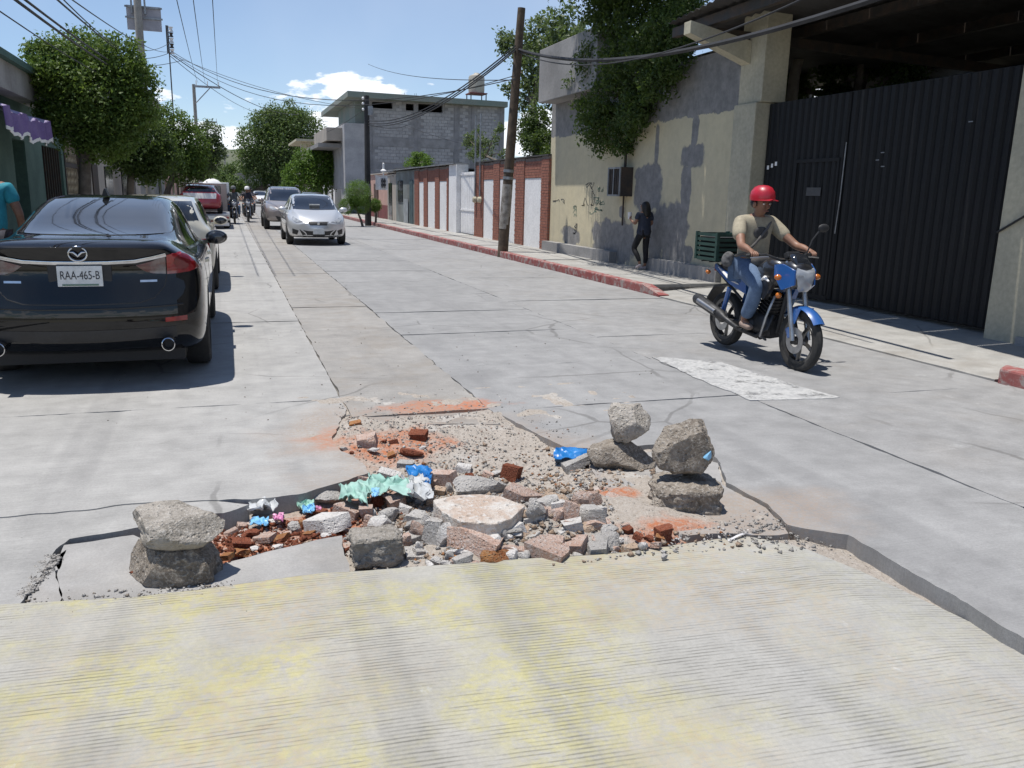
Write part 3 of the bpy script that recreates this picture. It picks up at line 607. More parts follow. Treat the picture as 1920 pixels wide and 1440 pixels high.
# --- grey-green house, pink house
M_GG = pm('grey_green_plaster', (0.21, 0.235, 0.225), (0.145, 0.15, 0.14), 0.9, 0.9, 0.3, 20); M_PINK = pm('pink_plaster', (0.50, 0.31, 0.25), (0.42, 0.265, 0.22), 0.9, 0.8, 0.2, 20)
M_MAR = pm('maroon_paint', (0.20, 0.055, 0.052), None, 0.85, 1.5); M_TAN = pm('tan_plaster', (0.42, 0.37, 0.31), (0.33, 0.30, 0.26), 0.9, 0.8)
M_GLASSD = pm('dark_window_glass', (0.02, 0.024, 0.028), None, 0.12, 2, 0, 30, spec=0.6)
gh = thing('small_house', 'low grey green plastered house with a dark window and door', 'house', (8.3, 41, 0))
ya, yb = wy(780)+0.004, wy(744)
MB().bx(8.06, 12, ya, yb, -0.1, 2.55).build('wall', M_GG, gh, world=True)
MB().bx(8.03, 8.058, wy(776), wy(770), 0.12, 2.1).build('door', pm('teal_door', (0.05, 0.09, 0.10), None, 0.6), gh, world=True)
MB().bx(8.03, 8.058, wy(757), wy(748), 1.1, 2.1).build('window', M_GLASSD, gh, world=True)
MB().bx(8.0, 8.028, wy(768), wy(760), 0.12, 1.25).build('shutter_board', pm('chalky_board', (0.33, 0.36, 0.37), (0.22, 0.23, 0.24), 0.85), gh, world=True)
MB().bx(7.95, 12.2, ya, yb, 2.645, 2.69).build('roof', M_ROOF, gh, world=True)
ph = thing('pink_house', 'low pink house with a maroon base band behind the pole', 'house', (8.3, 48, 0))
ya, yb = yb+0.004, wy(690)
MB().bx(8.07, 13, wy(728), yb, 0.85, 2.5).build('wall', M_PINK, ph, world=True); MB().bx(8.05, 13, wy(728), yb, -0.1, 0.848).build('base_band', M_MAR, ph, world=True)
MB().bx(8.06, 13, ya, wy(728)-0.003, -0.1, 2.45).build('side_wall', M_TAN, ph, world=True)
MB().bx(8.03, 8.058, wy(737), wy(731), 0.12, 2.0).build('door', M_GLASSD, ph, world=True)
MB().bx(8.02, 8.048, wy(711), wy(704), 0.12, 2.0).build('door', pm('brown_door', (0.10, 0.055, 0.04), None, 0.6), ph, world=True)
MB().bx(8.0, 13, ya, yb, 2.502, 2.56).build('roof', M_TAN, ph, world=True)
bn = thing('hanging_banner', 'white cloth banner with dark vertical lettering hung over the pavement', 'banner', (7.5, 43, 1.6))
yb_ = 43.0; a0, a1 = AY(704, 330, yb_), AY(727, 356, yb_); b = MB(); R = []
for k in range(9): x = a0.x+(a1.x-a0.x)*k/8; d = 0.03*math.sin(k*1.3); R.append([Vector((x, yb_+d, a1.z-0.01*(k % 2))), Vector((x, yb_+d*.5, a0.z+0.02*math.cos(k))), Vector((x, yb_+.01+d*.5, a0.z+0.02*math.cos(k))), Vector((x, yb_+.01+d, a1.z-0.01*(k % 2)))])
b.loft(R); b.build('cloth', M_WHITE, bn, world=True)
for x0, w_ in ((0.44, 0.05), (0.54, 0.10), (0.70, 0.09)):
    x = a0.x+(a1.x-a0.x)*x0; b = MB()
    for k in range(5): z = a1.z+0.1+(a0.z-a1.z-0.2)*k/5; b.bx(x, x+w_*(0.6+0.4*((k*3) % 2)), yb_-0.045, yb_-0.035, z, z+0.09)
    b.build('lettering', INK, bn, world=True)
MB().cyl((a0.x-.05, yb_+.02, a0.z+.03), (8.1, yb_+.02, a0.z+.03), 0.02, n=6).build('rod', M_MET, bn, world=True)
q = AY(719, 318, 44.0)
ln = thing('wall_lantern', 'small white lantern on a stem above the pink house roof', 'lamp', (q.x, 44, 2.57))
MB().lathe([(0.05, -0.3), (0.04, 0.0), (0.15, 0.05), (0.16, 0.1), (0.05, 0.18), (0.05, 0.45), (0.0, 0.5)], Matrix.Translation((q.x, 44, q.z-0.15)), 12).build('lamp_head', M_WHITE, ln, 40, world=True)
# --- poles on the right pavement
lp = thing('leaning_pole', 'bare wooden utility pole leaning on the kerb before the brick wall', 'utility pole', (6.6, 20.2, 0.1))
tp = AX(978, 15, 6.85)
base = G(942, 472, .13); axis = [base.lerp(tp, t) for t in (0, .25, .5, .75, 1)]
MB().tube([base-Vector((0, 0, .2))]+axis[1:], [0.135, 0.125, 0.115, 0.105, 0.092], 14).build('shaft', M_WOODP, lp, 40, world=True)
dq = (tp-base)
MB().tube([base+dq*0.10, base+dq*0.29], [0.134, 0.128], 14, False).build('painted_band', pm('faded_poster', (0.33, 0.31, 0.28), (0.16, 0.14, 0.12), 0.9, 7), lp, 40, world=True)
for t in (0.31, 0.34): MB().tube([base+dq*t, base+dq*(t+.012)], 0.132, 14, False).build('steel_strap', M_MET, lp, 40, world=True)
MB().cyl(base+dq*0.83+Vector((-.13, -.05, 0)), base+dq*0.83+Vector((.3, .05, 0)), 0.03, n=8).build('cross_pin', M_DKMET, lp, world=True)
dp = thing('dark_pole', 'straight dark utility pole among clipped shrubs on the pavement', 'utility pole', (6.15, 39.25, 0.1))
MB().cyl((6.15, 39.25, 0), (6.17, 39.25, 5.75), 0.15, 0.11, 12).build('shaft', pm('dark_pole_paint', (0.03, 0.028, 0.027), None, 0.8), dp, 40, world=True)
MB().cyl((6.15, 39.25, 1.35), (6.15, 39.25, 1.9), 0.156, 0.154, 12, False).build('grey_plate', M_MET, dp, 40, world=True)
MB().bx(6.2, 6.42, 39.1, 39.3, 4.9, 5.3).build('junction_box', M_MET, dp, world=True)
for z in (5.15, 5.4, 5.62): MB().ball((6.0, 39.2, z), (.06, .06, .07), 8, 6).build('insulator', M_WHITE, dp, 40, world=True)
# --- grey block building
M_BLOCK = pm('grey_concrete_block', (0.40, 0.40, 0.405), (0.31, 0.312, 0.32), 0.95, 1.2, 0.4, 30, var=0.07); M_BLOCKM = pm('block_mortar', (0.30, 0.30, 0.305), None, 0.95, 2)
M_GREENC = pm('green_grey_fascia', (0.17, 0.22, 0.19), (0.24, 0.25, 0.22), 0.9, 0.6)
YB = 55.0; bb = thing('block_building', 'unfinished grey concrete block building with flat overhanging roof slab', 'building', (12.5, YB, 0))
def bp(pxx, pyy): q = AY(pxx, pyy, YB); return q.x, q.z
x0 = bp(690, 250)[0]; x1 = bp(945, 250)[0]; zr = 7.2
op = [(694, 190, 736, 202), (761, 194, 776, 207), (784, 194, 830, 209)]
O = [(bp(a, c)[0], bp(d, c)[0], bp(a, e)[1], bp(a, c)[1]) for a, c, d, e in op]
xs_ = sorted(set([x0, x1]+[v for o_ in O for v in o_[:2]]))
core = MB(); zo = min(o_[2] for o_ in O)
core.bx(x0, x1, YB, YB+0.3, -0.3, zo)
for i in range(len(xs_)-1):
    a, c = xs_[i], xs_[i+1]
    if not any(abs(o_[0]-a) < 1e-6 for o_ in O): core.bx(a, c, YB, YB+0.3, zo, zr)
    else:
        o_ = [q_ for q_ in O if abs(q_[0]-a) < 1e-6][0]; core.bx(a, c, YB, YB+0.3, o_[3], zr)
        if o_[2] > zo+.01: core.bx(a, c, YB, YB+0.3, zo, o_[2])
core.build('wall_core', M_BLOCKM, bb, world=True)
MB().bx(x0, x0+0.3, YB+0.3, YB+14, -0.3, zr).build('side_wall', M_BLOCK, bb, world=True)
MB().bx(x1-0.3, x1, YB+0.3, YB+14, -0.3, zr).build('side_wall', M_BLOCK, bb, world=True)
MB().bx(x0+.3, x1-.3, YB+6, YB+6.2, -0.3, zr).build('inner_wall', M_BLOCKM, bb, world=True)
beams = [(x0+.3, x1-.4, 4.42, 4.95), (x0+.1, bp(880, 200)[0], 3.0, 3.25)]
cols = [(bp(776, 200)[0], bp(784, 200)[0]), (bp(852, 200)[0], bp(860, 200)[0]), (bp(884, 200)[0], bp(889, 200)[0]), (x0, x0+.28), (x1-.3, x1)]
for a, c, d, e in beams: MB().bx(a, c, YB-0.03, YB-0.001, d, e).build('tie_beam', M_BLOCKM, bb, world=True)
for a, c in cols: MB().bx(a, c, YB-0.034, YB-0.002, 1.5, zr).build('tie_column', pm('cast_column', (0.26, 0.26, 0.27), None, 0.9, 2), bb, world=True)
bl = []; zc = 1.6; r_ = 0
while zc < zr-0.1:
    x = x0+(0.2 if r_ % 2 else 0)
    while x < x1-0.1:
        a, c = x+0.012, min(x+0.40, x1)-0.012; m_ = (a+c)/2
        bad = any(o_[0]-.05 < c and a < o_[1]+.05 and zc+.2 > o_[2] and zc < o_[3] for o_ in O) or any(d-.19 < zc < e and q0 < m_ < q1 for q0, q1, d, e in beams) or any(q0-.05 < c and a < q1+.05 for q0, q1 in cols)
        if not bad and c-a > .1: bl.append((a, c, zc))
        x += 0.40
    zc += 0.2; r_ += 1
bl.sort(key=lambda q_: -q_[2]); proto = None
for (a, c, z) in bl[:290]:
    if c-a < 0.37: bl.append((a, c, z)); continue
    if proto is None:
        proto = MB().box((0, 0, 0), (0.376, 0.03, 0.178)).build('block', M_BLOCK, bb); o_ = proto
    else:
        o_ = proto.copy(); COL.objects.link(o_)
    o_.location = ((a+c)/2-12.5, -0.008, z+0.1)
b = MB()
for (a, c, z) in bl[290:]: b.bx(a, c, YB-0.02, YB+0.01, z+0.011, z+0.189)
tag(b.build('blocks_below', M_BLOCK, bb, world=True), kind='stuff')
MB().prism([(bp(650, 180)[0]-.1, YB-1.2), (x1+.1, YB-0.4), (x1+.1, YB+14.2), (bp(650, 180)[0]-.1, YB+14.2)], zr+.003, zr+0.34).build('roof_slab', M_GREENC, bb, world=True)
for a, c in ((668, 690),): MB().bx(bp(a, 200)[0], x0-.003, YB+0.6, YB+9, 5.75, zr).build('recessed_wall', M_GREENC, bb, world=True)
MB().bx(bp(646, 260)[0], x0-.004, YB+.05, YB+9, 1.7, 5.75).build('balcony_block', M_BLOCK, bb, world=True)
MB().bx(bp(615, 235)[0], bp(652, 235)[0]-.1, YB+1, YB+9, 4.7, 5.5).build('parapet', M_TAN, bb, world=True)
MB().bx(bp(600, 235)[0], bp(646, 235)[0]-.01, YB+1.5, YB+9, 4.3, 4.55).build('floor_slab', M_GREYC, bb, world=True)
for q_ in (790, 793, 770, 690): z_ = zr+.34; x_ = bp(q_, 180)[0]; MB().cyl((x_, YB+2, z_-.05), (x_, YB+2, z_+.45), 0.012, n=5).build('rebar', M_DKMET, bb, world=True)
tk = thing('water_tank', 'beige cylindrical water tank on a steel stand on the block building roof', 'water tank', (bp(905, 180)[0], YB+1.5, zr+.34))
tx, tz = tk.location.x, zr+.34; MB().lathe([(0, 0.62), (0.52, 0.62), (0.54, 0.8), (0.54, 1.6), (0.5, 1.72), (0.2, 1.85), (0.16, 1.92), (0, 1.92)], Matrix.Translation((tx, YB+1.5, tz)), 24).build('tank', pm('beige_plastic', (0.40, 0.37, 0.31), (0.34, 0.315, 0.27), 0.6, 2), tk, 40, world=True)
MB().bx(tx-.6, tx+.6, YB+.9, YB+2.1, tz+.55, tz+.615).build('stand_top', M_MAR, tk, world=True)
for a, c in ((-.55, -.55), (.5, -.55), (-.55, .5), (.5, .5)): MB().bx(tx+a, tx+a+.06, YB+1.5+c, YB+1.56+c, tz-.01, tz+.55).build('leg', M_DKMET, tk, world=True)
# --- things further down the right side
fh = thing('flat_canopy_house', 'pale house with a flat concrete canopy slab beyond the trees', 'house', (8, 84, 0))
a0, a1 = AY(552, 262, 82), AY(600, 268, 82)
MB().bx(a0.x, a1.x+4, 80, 90, a1.z, a0.z).build('canopy_slab', M_CREAM, fh, world=True); MB().bx(AY(564, 300, 82).x, AY(574, 300, 82).x, 81, 82, -0.3, a1.z-.003).build('post', M_CREAM, fh, world=True); MB().bx(a0.x+2, a1.x+5, 84, 94, -.3, a1.z-.003).build('wall', M_TAN, fh, world=True)
# ============================================================ vehicles
def paint(name, c, rough=0.28, dust=0.25, metal=0.0, dustc=(0.24, 0.22, 0.19), spec=0.5):
    n = NT(name); o = n.obj(); z = n.sep(o)[2]
    f = n.noise(6, 6, o, 0.65); d = n.ma('MULTIPLY', n.mr(z, 0.15, 0.75, 1.0, 0.15), n.mr(f, 0.35, 0.7, 0.3, 1.0)); d = n.ma('MULTIPLY', d, dust)
    col = n.mix(d, c, dustc); fl = n.noise(900, 1, o)
    col = n.mix(1.0, col, n.gray(n.mr(fl, 0.3, 0.7, 0.94, 1.06, False)), 'MULTIPLY')
    n.fin(col, n.ma('ADD', rough, n.ma('MULTIPLY', d, 0.5)), metal, n.bump(n.noise(2.5, 2, o), 0.02, 0.01), spec); n.b.inputs['Coat Weight'].default_value = 1.0
    n.set(n.b.inputs['Coat Roughness'], n.ma('ADD', 0.03, n.ma('MULTIPLY', d, 0.6))); return n.m
M_TINT = pm('tinted_car_glass', (0.012, 0.014, 0.017), (0.02, 0.022, 0.026), 0.04, 2, 0, 20, spec=0.7, coat=0.6)
M_CHROME = pm('chrome_trim', (0.62, 0.63, 0.65), (0.5, 0.51, 0.53), 0.14, 3, 0, 30, 1.0)
M_REDL = pm('red_lamp_lens', (0.30, 0.012, 0.014), (0.17, 0.008, 0.01), 0.12, 8, 0.1, 60, spec=0.7, coat=0.8)
M_DREDL = pm('smoked_lamp_lens', (0.11, 0.03, 0.03), (0.16, 0.13, 0.12), 0.15, 9, 0.1, 60, spec=0.7, coat=0.8)
M_CLRL = pm('clear_lamp_lens', (0.42, 0.44, 0.46), (0.22, 0.23, 0.25), 0.12, 9, 0.1, 60, spec=0.7, coat=0.8)
M_TYRE = pm('tyre_rubber', (0.02, 0.02, 0.02), (0.045, 0.043, 0.04), 0.88, 6, 0.3, 80)
M_RIM = pm('alloy_rim', (0.42, 0.43, 0.44), (0.30, 0.30, 0.31), 0.35, 5, 0, 40, 0.85)
M_BLKP = pm('black_plastic', (0.02, 0.02, 0.021), (0.03, 0.03, 0.031), 0.6, 6, 0.1, 80)
M_PLATE = pm('licence_plate', (0.66, 0.67, 0.66), (0.58, 0.60, 0.59), 0.5, 9, 0, 40)
M_ORNG = pm('amber_lens', (0.55, 0.16, 0.015), (0.4, 0.1, 0.01), 0.15, 9, 0.05, 60, coat=0.6)
def lerp_tab(tab, z):
    if z <= tab[0][0]: return tab[0][1]
    for (a, b), (c, d) in zip(tab, tab[1:]):
        if z <= c: return b+(d-b)*(z-a)/(c-a)
    return tab[-1][1]
class Car:
    def __init__(s, name, label, cat, st, rp, fp, rc, fc, mat, wheels, wr, tw=0.205, sub=2, group=None):
        """st rows: y, floor z, half width, widest z, shoulder z, glass base half width, top z, top half width; y runs tail to nose"""
        s.root = thing(name, label, cat, group=group); s.mat = mat
        def half(y, zb, w_, zm, zs, wg, zt, wt):
            L3 = lambda t: (wg+(wt-wg)*t, zs+0.025+(zt-0.01-zs-0.025)*t)
            return [(0, zb), (.6*w_, zb), (.9*w_, zb+.015), (w_-.012, zb+.11), (w_, zm), (w_-.01, zs-.1), (w_-.05, zs-.012), (wg+.012, zs+.02), L3(.45), L3(.86), (wt-.06, zt-.006), (wt*.5, zt), (0, zt+.004)]
        n = len(st); V = []; R = []
        for i, row in enumerate(st):
            H = half(*row); y = row[0]; w_ = row[2]
            fr = {0: 1.0, 1: .75, 2: .35}.get(i, 0); ff = {n-1: 1.0, n-2: .75, n-3: .35}.get(i, 0)
            def yo(x, z, y=y, w_=w_, fr=fr, ff=ff):
                u = min(1, abs(x)/w_); return y+fr*(rc*u**3.2+lerp_tab(rp, z))-ff*(fc*u**2.6+lerp_tab(fp, z))
            ring = [(x, z) for x, z in H]+[(-x, z) for x, z in H[-2:0:-1]]
            R.append([len(V)+k for k in range(len(ring))]); V += [(x, yo(x, z), z) for x, z in ring]
            if i in (0, n-1): (setattr(s, 'y0', yo) if i == 0 else setattr(s, 'y1', yo)); (setattr(s, 'h0', H) if i == 0 else setattr(s, 'h1', H))
        F = []; m = len(R[0])
        for i in range(n-1):
            for k in range(m): F.append((R[i][k], R[i][(k+1) % m], R[i+1][(k+1) % m], R[i+1][k]))
        for end, yo, H in ((0, s.y0, s.h0), (n-1, s.y1, s.h1)):
            rows = []; nh = len(H)
            for k in range(nh):
                x, z = H[k]
                if k in (0, nh-1): rows.append([R[end][k]]); continue
                r = [R[end][k]]
                for t in (.82, .5, .2, -.2, -.5, -.82): V.append((x*t, yo(x*t, z), z)); r.append(len(V)-1)
                r.append(R[end][m-k]); rows.append(r)
            for a, b in zip(rows, rows[1:]):
                if len(a) == 1: F += [(a[0], b[j], b[j+1]) for j in range(len(b)-1)]
                elif len(b) == 1: F += [(b[0], a[j+1], a[j]) for j in range(len(a)-1)]
                else: F += [(a[j], b[j], b[j+1], a[j+1]) for j in range(len(a)-1)]
        b = MB(); b.v = V; b.f = F; s.body = b.build('body', mat, s.root); subsurf(s.body, sub)
        cut = MB()
        for (x, y) in wheels:
            sg = 1 if x > 0 else -1
            cut.cyl((x-sg*.16, y, wr), (x+sg*.5, y, wr), wr+0.045, n=28)
        co = cut.build('cut', None); md = s.body.modifiers.new('b', 'BOOLEAN'); md.operation = 'DIFFERENCE'; md.object = co; md.solver = 'EXACT'; bake(s.body); bpy.data.objects.remove(co)
        smooth(s.body.data, 38); s.body.data.materials.clear(); s.body.data.materials.append(mat)
        bm = bmesh.new(); bm.from_mesh(s.body.data); s.bvh = BVHTree.FromBMesh(bm); bm.free()
        wells = None
        for (x, y) in wheels: s.wheel(x, y, wr, tw)
    D = {'rear': (Vector((0, 1, 0)), lambda a, b: Vector((a, -4, b))), 'front': (Vector((0, -1, 0)), lambda a, b: Vector((a, 12, b))), 'right': (Vector((-1, 0, 0)), lambda a, b: Vector((4, a, b))), 'left': (Vector((1, 0, 0)), lambda a, b: Vector((-4, a, b))), 'top': (Vector((0, 0, -1)), lambda a, b: Vector((a, b, 4)))}
    def cast(s, d, a, b, off):
        D, of = s.D[d]; h = s.bvh.ray_cast(of(a, b), D)
        if h[0] is None:
            q = s.bvh.find_nearest(of(a, b)+D*4); return q[0]+q[1]*off
        nn = h[1] if h[1].dot(D) < 0 else -h[1]
        return h[0]+nn*off
    def patch(s, name, d, pts, mat, off=0.004, step=0.05, parent=None, mirror=False):
        out = []
        for sg in ((1, -1) if mirror else (1,)):
            P = [Vector((p[0]*sg, p[1])) for p in pts]
            O = []
            for i in range(len(P)):
                a, b = P[i], P[(i+1) % len(P)]; k = max(1, int((b-a).length/step)); O += [a.lerp(b, j/k) for j in range(k)]
            if sum(O[i].x*O[(i+1) % len(O)].y-O[(i+1) % len(O)].x*O[i].y for i in range(len(O))) < 0: O = O[::-1]
            nb = len(O); x0, x1 = min(p.x for p in O), max(p.x for p in O); z0, z1 = min(p.y for p in O), max(p.y for p in O)
            I = [Vector((x, z)) for x in np.arange(x0+step*.37, x1, step) for z in np.arange(z0+step*.41, z1, step)]
            r = delaunay_2d_cdt(O+I, [(i, (i+1) % nb) for i in range(nb)], [list(range(nb))], 1, 1e-5)
            V = [s.cast(d, p.x, p.y, off) for p in r[0]]
            nv = len(V); ix = [min(range(nv), key=lambda q_: (r[0][q_]-p).length_squared) for p in O]
            Bt = [s.cast(d, p.x, p.y, -0.012) for p in O]
            b = MB(); b.add(V+Bt, list(r[2])+[(ix[i], ix[(i+1) % nb], nv+(i+1) % nb, nv+i) for i in range(nb) if ix[i] != ix[(i+1) % nb]])
            o = b.build(name, mat, parent or s.root, 40); out.append(o)
        return out
    def ribbon(s, name, d, pts, wd, mat, off=0.005, step=0.04, parent=None):
        P = [Vector(p) for p in pts]; Q = []
        for a, b in zip(P, P[1:]):
            k = max(1, int((b-a).length/step)); Q += [a.lerp(b, j/k) for j in range(k)]
        Q.append(P[-1]); A = []; B = []; C = []
        for i, q in enumerate(Q):
            t = Q[min(i+1, len(Q)-1)]-Q[max(i-1, 0)]; nrm = Vector((-t.y, t.x)).normalized()*wd/2
            A.append(s.cast(d, q.x+nrm.x, q.y+nrm.y, -0.004)); C.append(s.cast(d, q.x, q.y, off)); B.append(s.cast(d, q.x-nrm.x, q.y-nrm.y, -0.004))
            A[-1] = A[-1].lerp(s.cast(d, q.x+nrm.x, q.y+nrm.y, off), 0.7); B[-1] = B[-1].lerp(s.cast(d, q.x-nrm.x, q.y-nrm.y, off), 0.7)
        b = MB(); n = len(Q); b.add(A+C+B, [(i, i+1, n+i+1, n+i) for i in range(n-1)]+[(n+i, n+i+1, 2*n+i+1, 2*n+i) for i in range(n-1)])
        return b.build(name, mat, parent or s.root, 60)
    def wheel(s, x, y, r, tw):
        sg = 1 if x > 0 else -1; M = Matrix.Translation((x, y, r)) @ Matrix.Rotation(sg*math.pi/2, 4, 'Y')
        w_ = MB().lathe([(r*.66, -tw/2), (r*.9, -tw/2), (r*.97, -tw*.44), (r, -tw*.3), (r, tw*.3), (r*.97, tw*.44), (r*.9, tw/2), (r*.66, tw/2)], M, 32, True).build('wheel', M_TYRE, s.root, 40)
        b = MB().lathe([(0, tw*.2), (r*.2, tw*.3), (r*.2, tw*.15), (r*.62, tw*.12), (r*.62, tw*.42), (r*.68, tw*.47), (r*.68, -tw*.4), (0, -tw*.4)], M, 28)
        for k in range(5):
            a = k*2*math.pi/5; b.box(M @ Vector((r*.4*math.cos(a), r*.4*math.sin(a), tw*.28)), (r*.5, r*.13, tw*.16), M=(M.to_3x3() @ Matrix.Rotation(a, 3, 'Z')))
        b.build('rim', M_RIM, w_, 35)
        return w_
    def mirror_(s, x, y, z, mat):
        for sg in (1, -1):
            b = MB(); b.ball((sg*(x+.09), y, z), (0.125, 0.085, 0.078), 14, 8); b.box((sg*(x-.02), y+.02, z-.05), (0.1, 0.06, 0.035))
            m = b.build('side_mirror', mat, s.root, 50)
            MB().ball((sg*(x+.09), y-.06, z), (0.1, 0.03, 0.06), 12, 6).build('mirror_glass', M_TINT, m, 50)
    def place(s, x, y, rz=0.0): s.root.location = (x, y, 0.002); s.root.rotation_euler = (0, 0, rz); return s.root
def plate(c, d, z, body, y, w_=0.32):
    sg = -1 if d == 'rear' else 1
    p = MB().box((0, y, z), (w_, 0.012, 0.152)).build('licence_plate', M_PLATE, c.root, None, bevel=0.004)
    if body:
        M = Matrix.Translation((0, y+sg*0.0075, z+0.004)) @ Matrix.Rotation(math.pi/2, 4, 'X') @ (Matrix.Rotation(math.pi, 4, 'Y') if d == 'front' else Matrix.Identity(4))
        text('plate_text', body, 0.088, INK, p, M, 0.0008, 0.70)
        MB().box((0, y+sg*0.007, z-0.064), (w_*.8, 0.003, 0.012)).build('plate_strip', pm('plate_green', (0.12, 0.2, 0.15), None, 0.5), p)
# --- black sedan parked on the left
P_BLACK = paint('black_car_paint', (0.003, 0.003, 0.0035), 0.4, 0.012, spec=0.05)
mz = Car('parked_sedan', 'shiny black sedan parked by the left kerb, seen from behind', 'car', [
    (0.00, .37, .83, .66, .985, .70, 1.085, .62), (.09, .29, .885, .68, 1.0, .74, 1.125, .62), (.32, .23, .912, .68, 1.0, .77, 1.14, .62), (.62, .20, .918, .67, .985, .775, 1.142, .61),
    (.86, .19, .92, .66, .97, .77, 1.17, .585), (1.35, .19, .92, .66, .97, .765, 1.33, .555), (1.8, .19, .92, .66, .97, .765, 1.425, .555), (2.4, .19, .92, .66, .97, .765, 1.455, .575), (2.95, .19, .92, .66, .965, .765, 1.42, .585),
    (3.35, .19, .92, .65, .955, .765, 1.27, .59), (3.72, .2, .915, .63, .93, .76, 1.05, .62), (4.15, .2, .91, .6, .87, .74, .96, .62), (4.55, .22, .87, .55, .78, .7, .85, .58), (4.84, .28, .74, .5, .62, .6, .68, .5)],
    [(.2, .16), (.37, .06), (.48, .0), (.645, .0), (.69, .045), (.80, .075), (.91, .085), (.98, .07), (1.05, .05), (1.10, .02), (1.17, .05)], [(.2, .1), (.4, 0), (.6, .02), (.8, .12)], .17, .28, P_BLACK,
    [(.805, 1.06), (-.805, 1.06), (.805, 3.87), (-.805, 3.87)], .325, .22)
mz.patch('rear_window', 'rear', [(-.685, 1.155), (-.4, 1.148), (0, 1.146), (.4, 1.148), (.685, 1.155), (.60, 1.27), (.50, 1.395), (.25, 1.415), (0, 1.418), (-.25, 1.415), (-.50, 1.395), (-.60, 1.27)], M_TINT, .005)
for sd in ('right', 'left'):
    mz.patch('side_window', sd, [(1.05, 1.03), (1.95, 1.005), (1.97, 1.345), (1.6, 1.31), (1.3, 1.20)], M_TINT, .005)
    mz.patch('side_window', sd, [(2.05, 1.005), (3.35, .985), (3.0, 1.25), (2.75, 1.345), (2.07, 1.365)], M_TINT, .005)
    mz.ribbon('chrome_waist_strip', sd, [(1.0, 1.015), (2.0, .99), (3.4, .97)], .018, M_CHROME, .007)
    mz.ribbon('door_seam', sd, [(2.01, .32), (2.01, .98)], .008, M_BLKP, .002); mz.ribbon('door_seam', sd, [(1.3, .5), (1.12, .75), (1.08, 1.0)], .008, M_BLKP, .002)
    for y_ in (1.75, 2.75): mz.patch('door_handle', sd, [(y_, .84), (y_+.2, .84), (y_+.2, .87), (y_, .87)], M_CHROME, .022, .03)
mz.patch('windscreen', 'front', [(-.66, 1.02), (.66, 1.02), (.52, 1.37), (-.52, 1.37)], M_TINT, .005)
for o in mz.patch('tail_light', 'rear', [(.635, 1.025), (.70, 1.033), (.80, 1.045), (.875, 1.042), (.885, 0.985), (.868, 0.916), (.80, 0.891), (.70, 0.879), (.63, 0.877)], M_REDL, .010, .03, mirror=True): pass
mz.patch('inner_tail_light', 'rear', [(.405, 0.948), (.52, 0.979), (.626, 1.017), (.622, 0.879), (.53, 0.884), (.47, 0.902)], M_DREDL, .008, .03, mirror=True)
mz.patch('lamp_ring', 'rear', [(.745+.06*math.cos(t*math.pi/6), (.965)+.058*math.sin(t*math.pi/6)) for t in range(12)], pm('deep_red_lens', (0.16, 0.006, 0.008), None, 0.15, coat=.6), .016, .02, mirror=True)
mz.ribbon('chrome_strip', 'rear', [(-.63, 1.028), (-.52, 1.003), (-.40, 0.981), (-.2, 0.972), (0, 0.970), (.2, 0.972), (.40, 0.981), (.52, 1.003), (.63, 1.028)], .026, M_CHROME, .016)
mz.ribbon('boot_seam', 'rear', [(-.63, 0.870), (-.61, 0.790), (-.53, 0.705), (-.42, 0.672), (0, 0.662), (.42, 0.672), (.53, 0.705), (.61, 0.790), (.63, 0.870)], .010, M_BLKP, .002)
mz.ribbon('bumper_crease', 'rear', [(-.74, 0.645), (-.3, 0.633), (.3, 0.633), (.74, 0.645)], .016, P_BLACK, .010)
mz.ribbon('lower_valance', 'rear', [(-.68, 0.435), (0, 0.425), (.68, 0.435)], .09, M_BLKP, .006)
mz.patch('bumper_reflector', 'rear', [(.60, 0.550), (.765, 0.557), (.765, 0.521), (.60, 0.517)], M_REDL, .006, .04, mirror=True)
for o in [mz.patch('model_badge', 'rear', [(a, .822), (a+.125, .822), (a+.125, .838), (a, .838)], M_CHROME, .006, .03) for a in (.43, -.545)]: pass
yp = mz.cast('rear', 0, .87, 0).y
MB().box((0, yp+.022, .868), (.46, .05, .21)).build('plate_recess', M_BLKP, mz.root, None, bevel=.012); plate(mz, 'rear', .874, 'RAA-465-B', yp-.012, .325)
ye_ = mz.cast('rear', 0, 1.038, 0).y-.014; em = MB()
em.tube([(0.066*math.cos(t*math.pi/14), ye_, 1.038+.052*math.sin(t*math.pi/14)) for t in range(28)], 0.0075, 8, closed=True)
em.tube([(-.058, ye_, 1.051), (-.03, ye_, 1.050), (-.012, ye_, 1.034), (0, ye_, 1.020), (.012, ye_, 1.034), (.03, ye_, 1.050), (.058, ye_, 1.051)], [.004, .009, .009, .008, .009, .009, .004], 8)
em.build('emblem', M_CHROME, mz.root, 60)
for sg in (1, -1):
    MB().lathe([(.040, .02), (.046, .0), (.052, .004), (.052, .16), (.038, .16), (.038, .03)], Matrix.Translation((sg*.615, -.0, .352)) @ Matrix.Rotation(-math.pi/2, 4, 'X'), 24, True).build('exhaust_tip', M_CHROME, mz.root, 50)
    MB().cyl((sg*.615, .06, .352), (sg*.615, .3, .352), .036, n=14).build('exhaust_pipe', M_BLACK, mz.root)
MB().loft([[Vector((sx_*w_, y_, z_)) for sx_, z_ in ((-1, 1.44), (1, 1.44), (.2, zt_), (-.2, zt_))] for y_, w_, zt_ in ((1.78, .028, 1.505), (1.86, .032, 1.512), (2.0, .02, 1.478))]).build('roof_antenna', M_BLKP, mz.root, 60)
mz.mirror_(.90, 3.18, 1.0, P_BLACK)
MB().bx(-.72, .72, .35, 4.4, .17, .26).build('underbody', M_BLACK, mz.root)
mz.place(-1.06, 6.78); mz.root.scale = (.935, 1, 1)
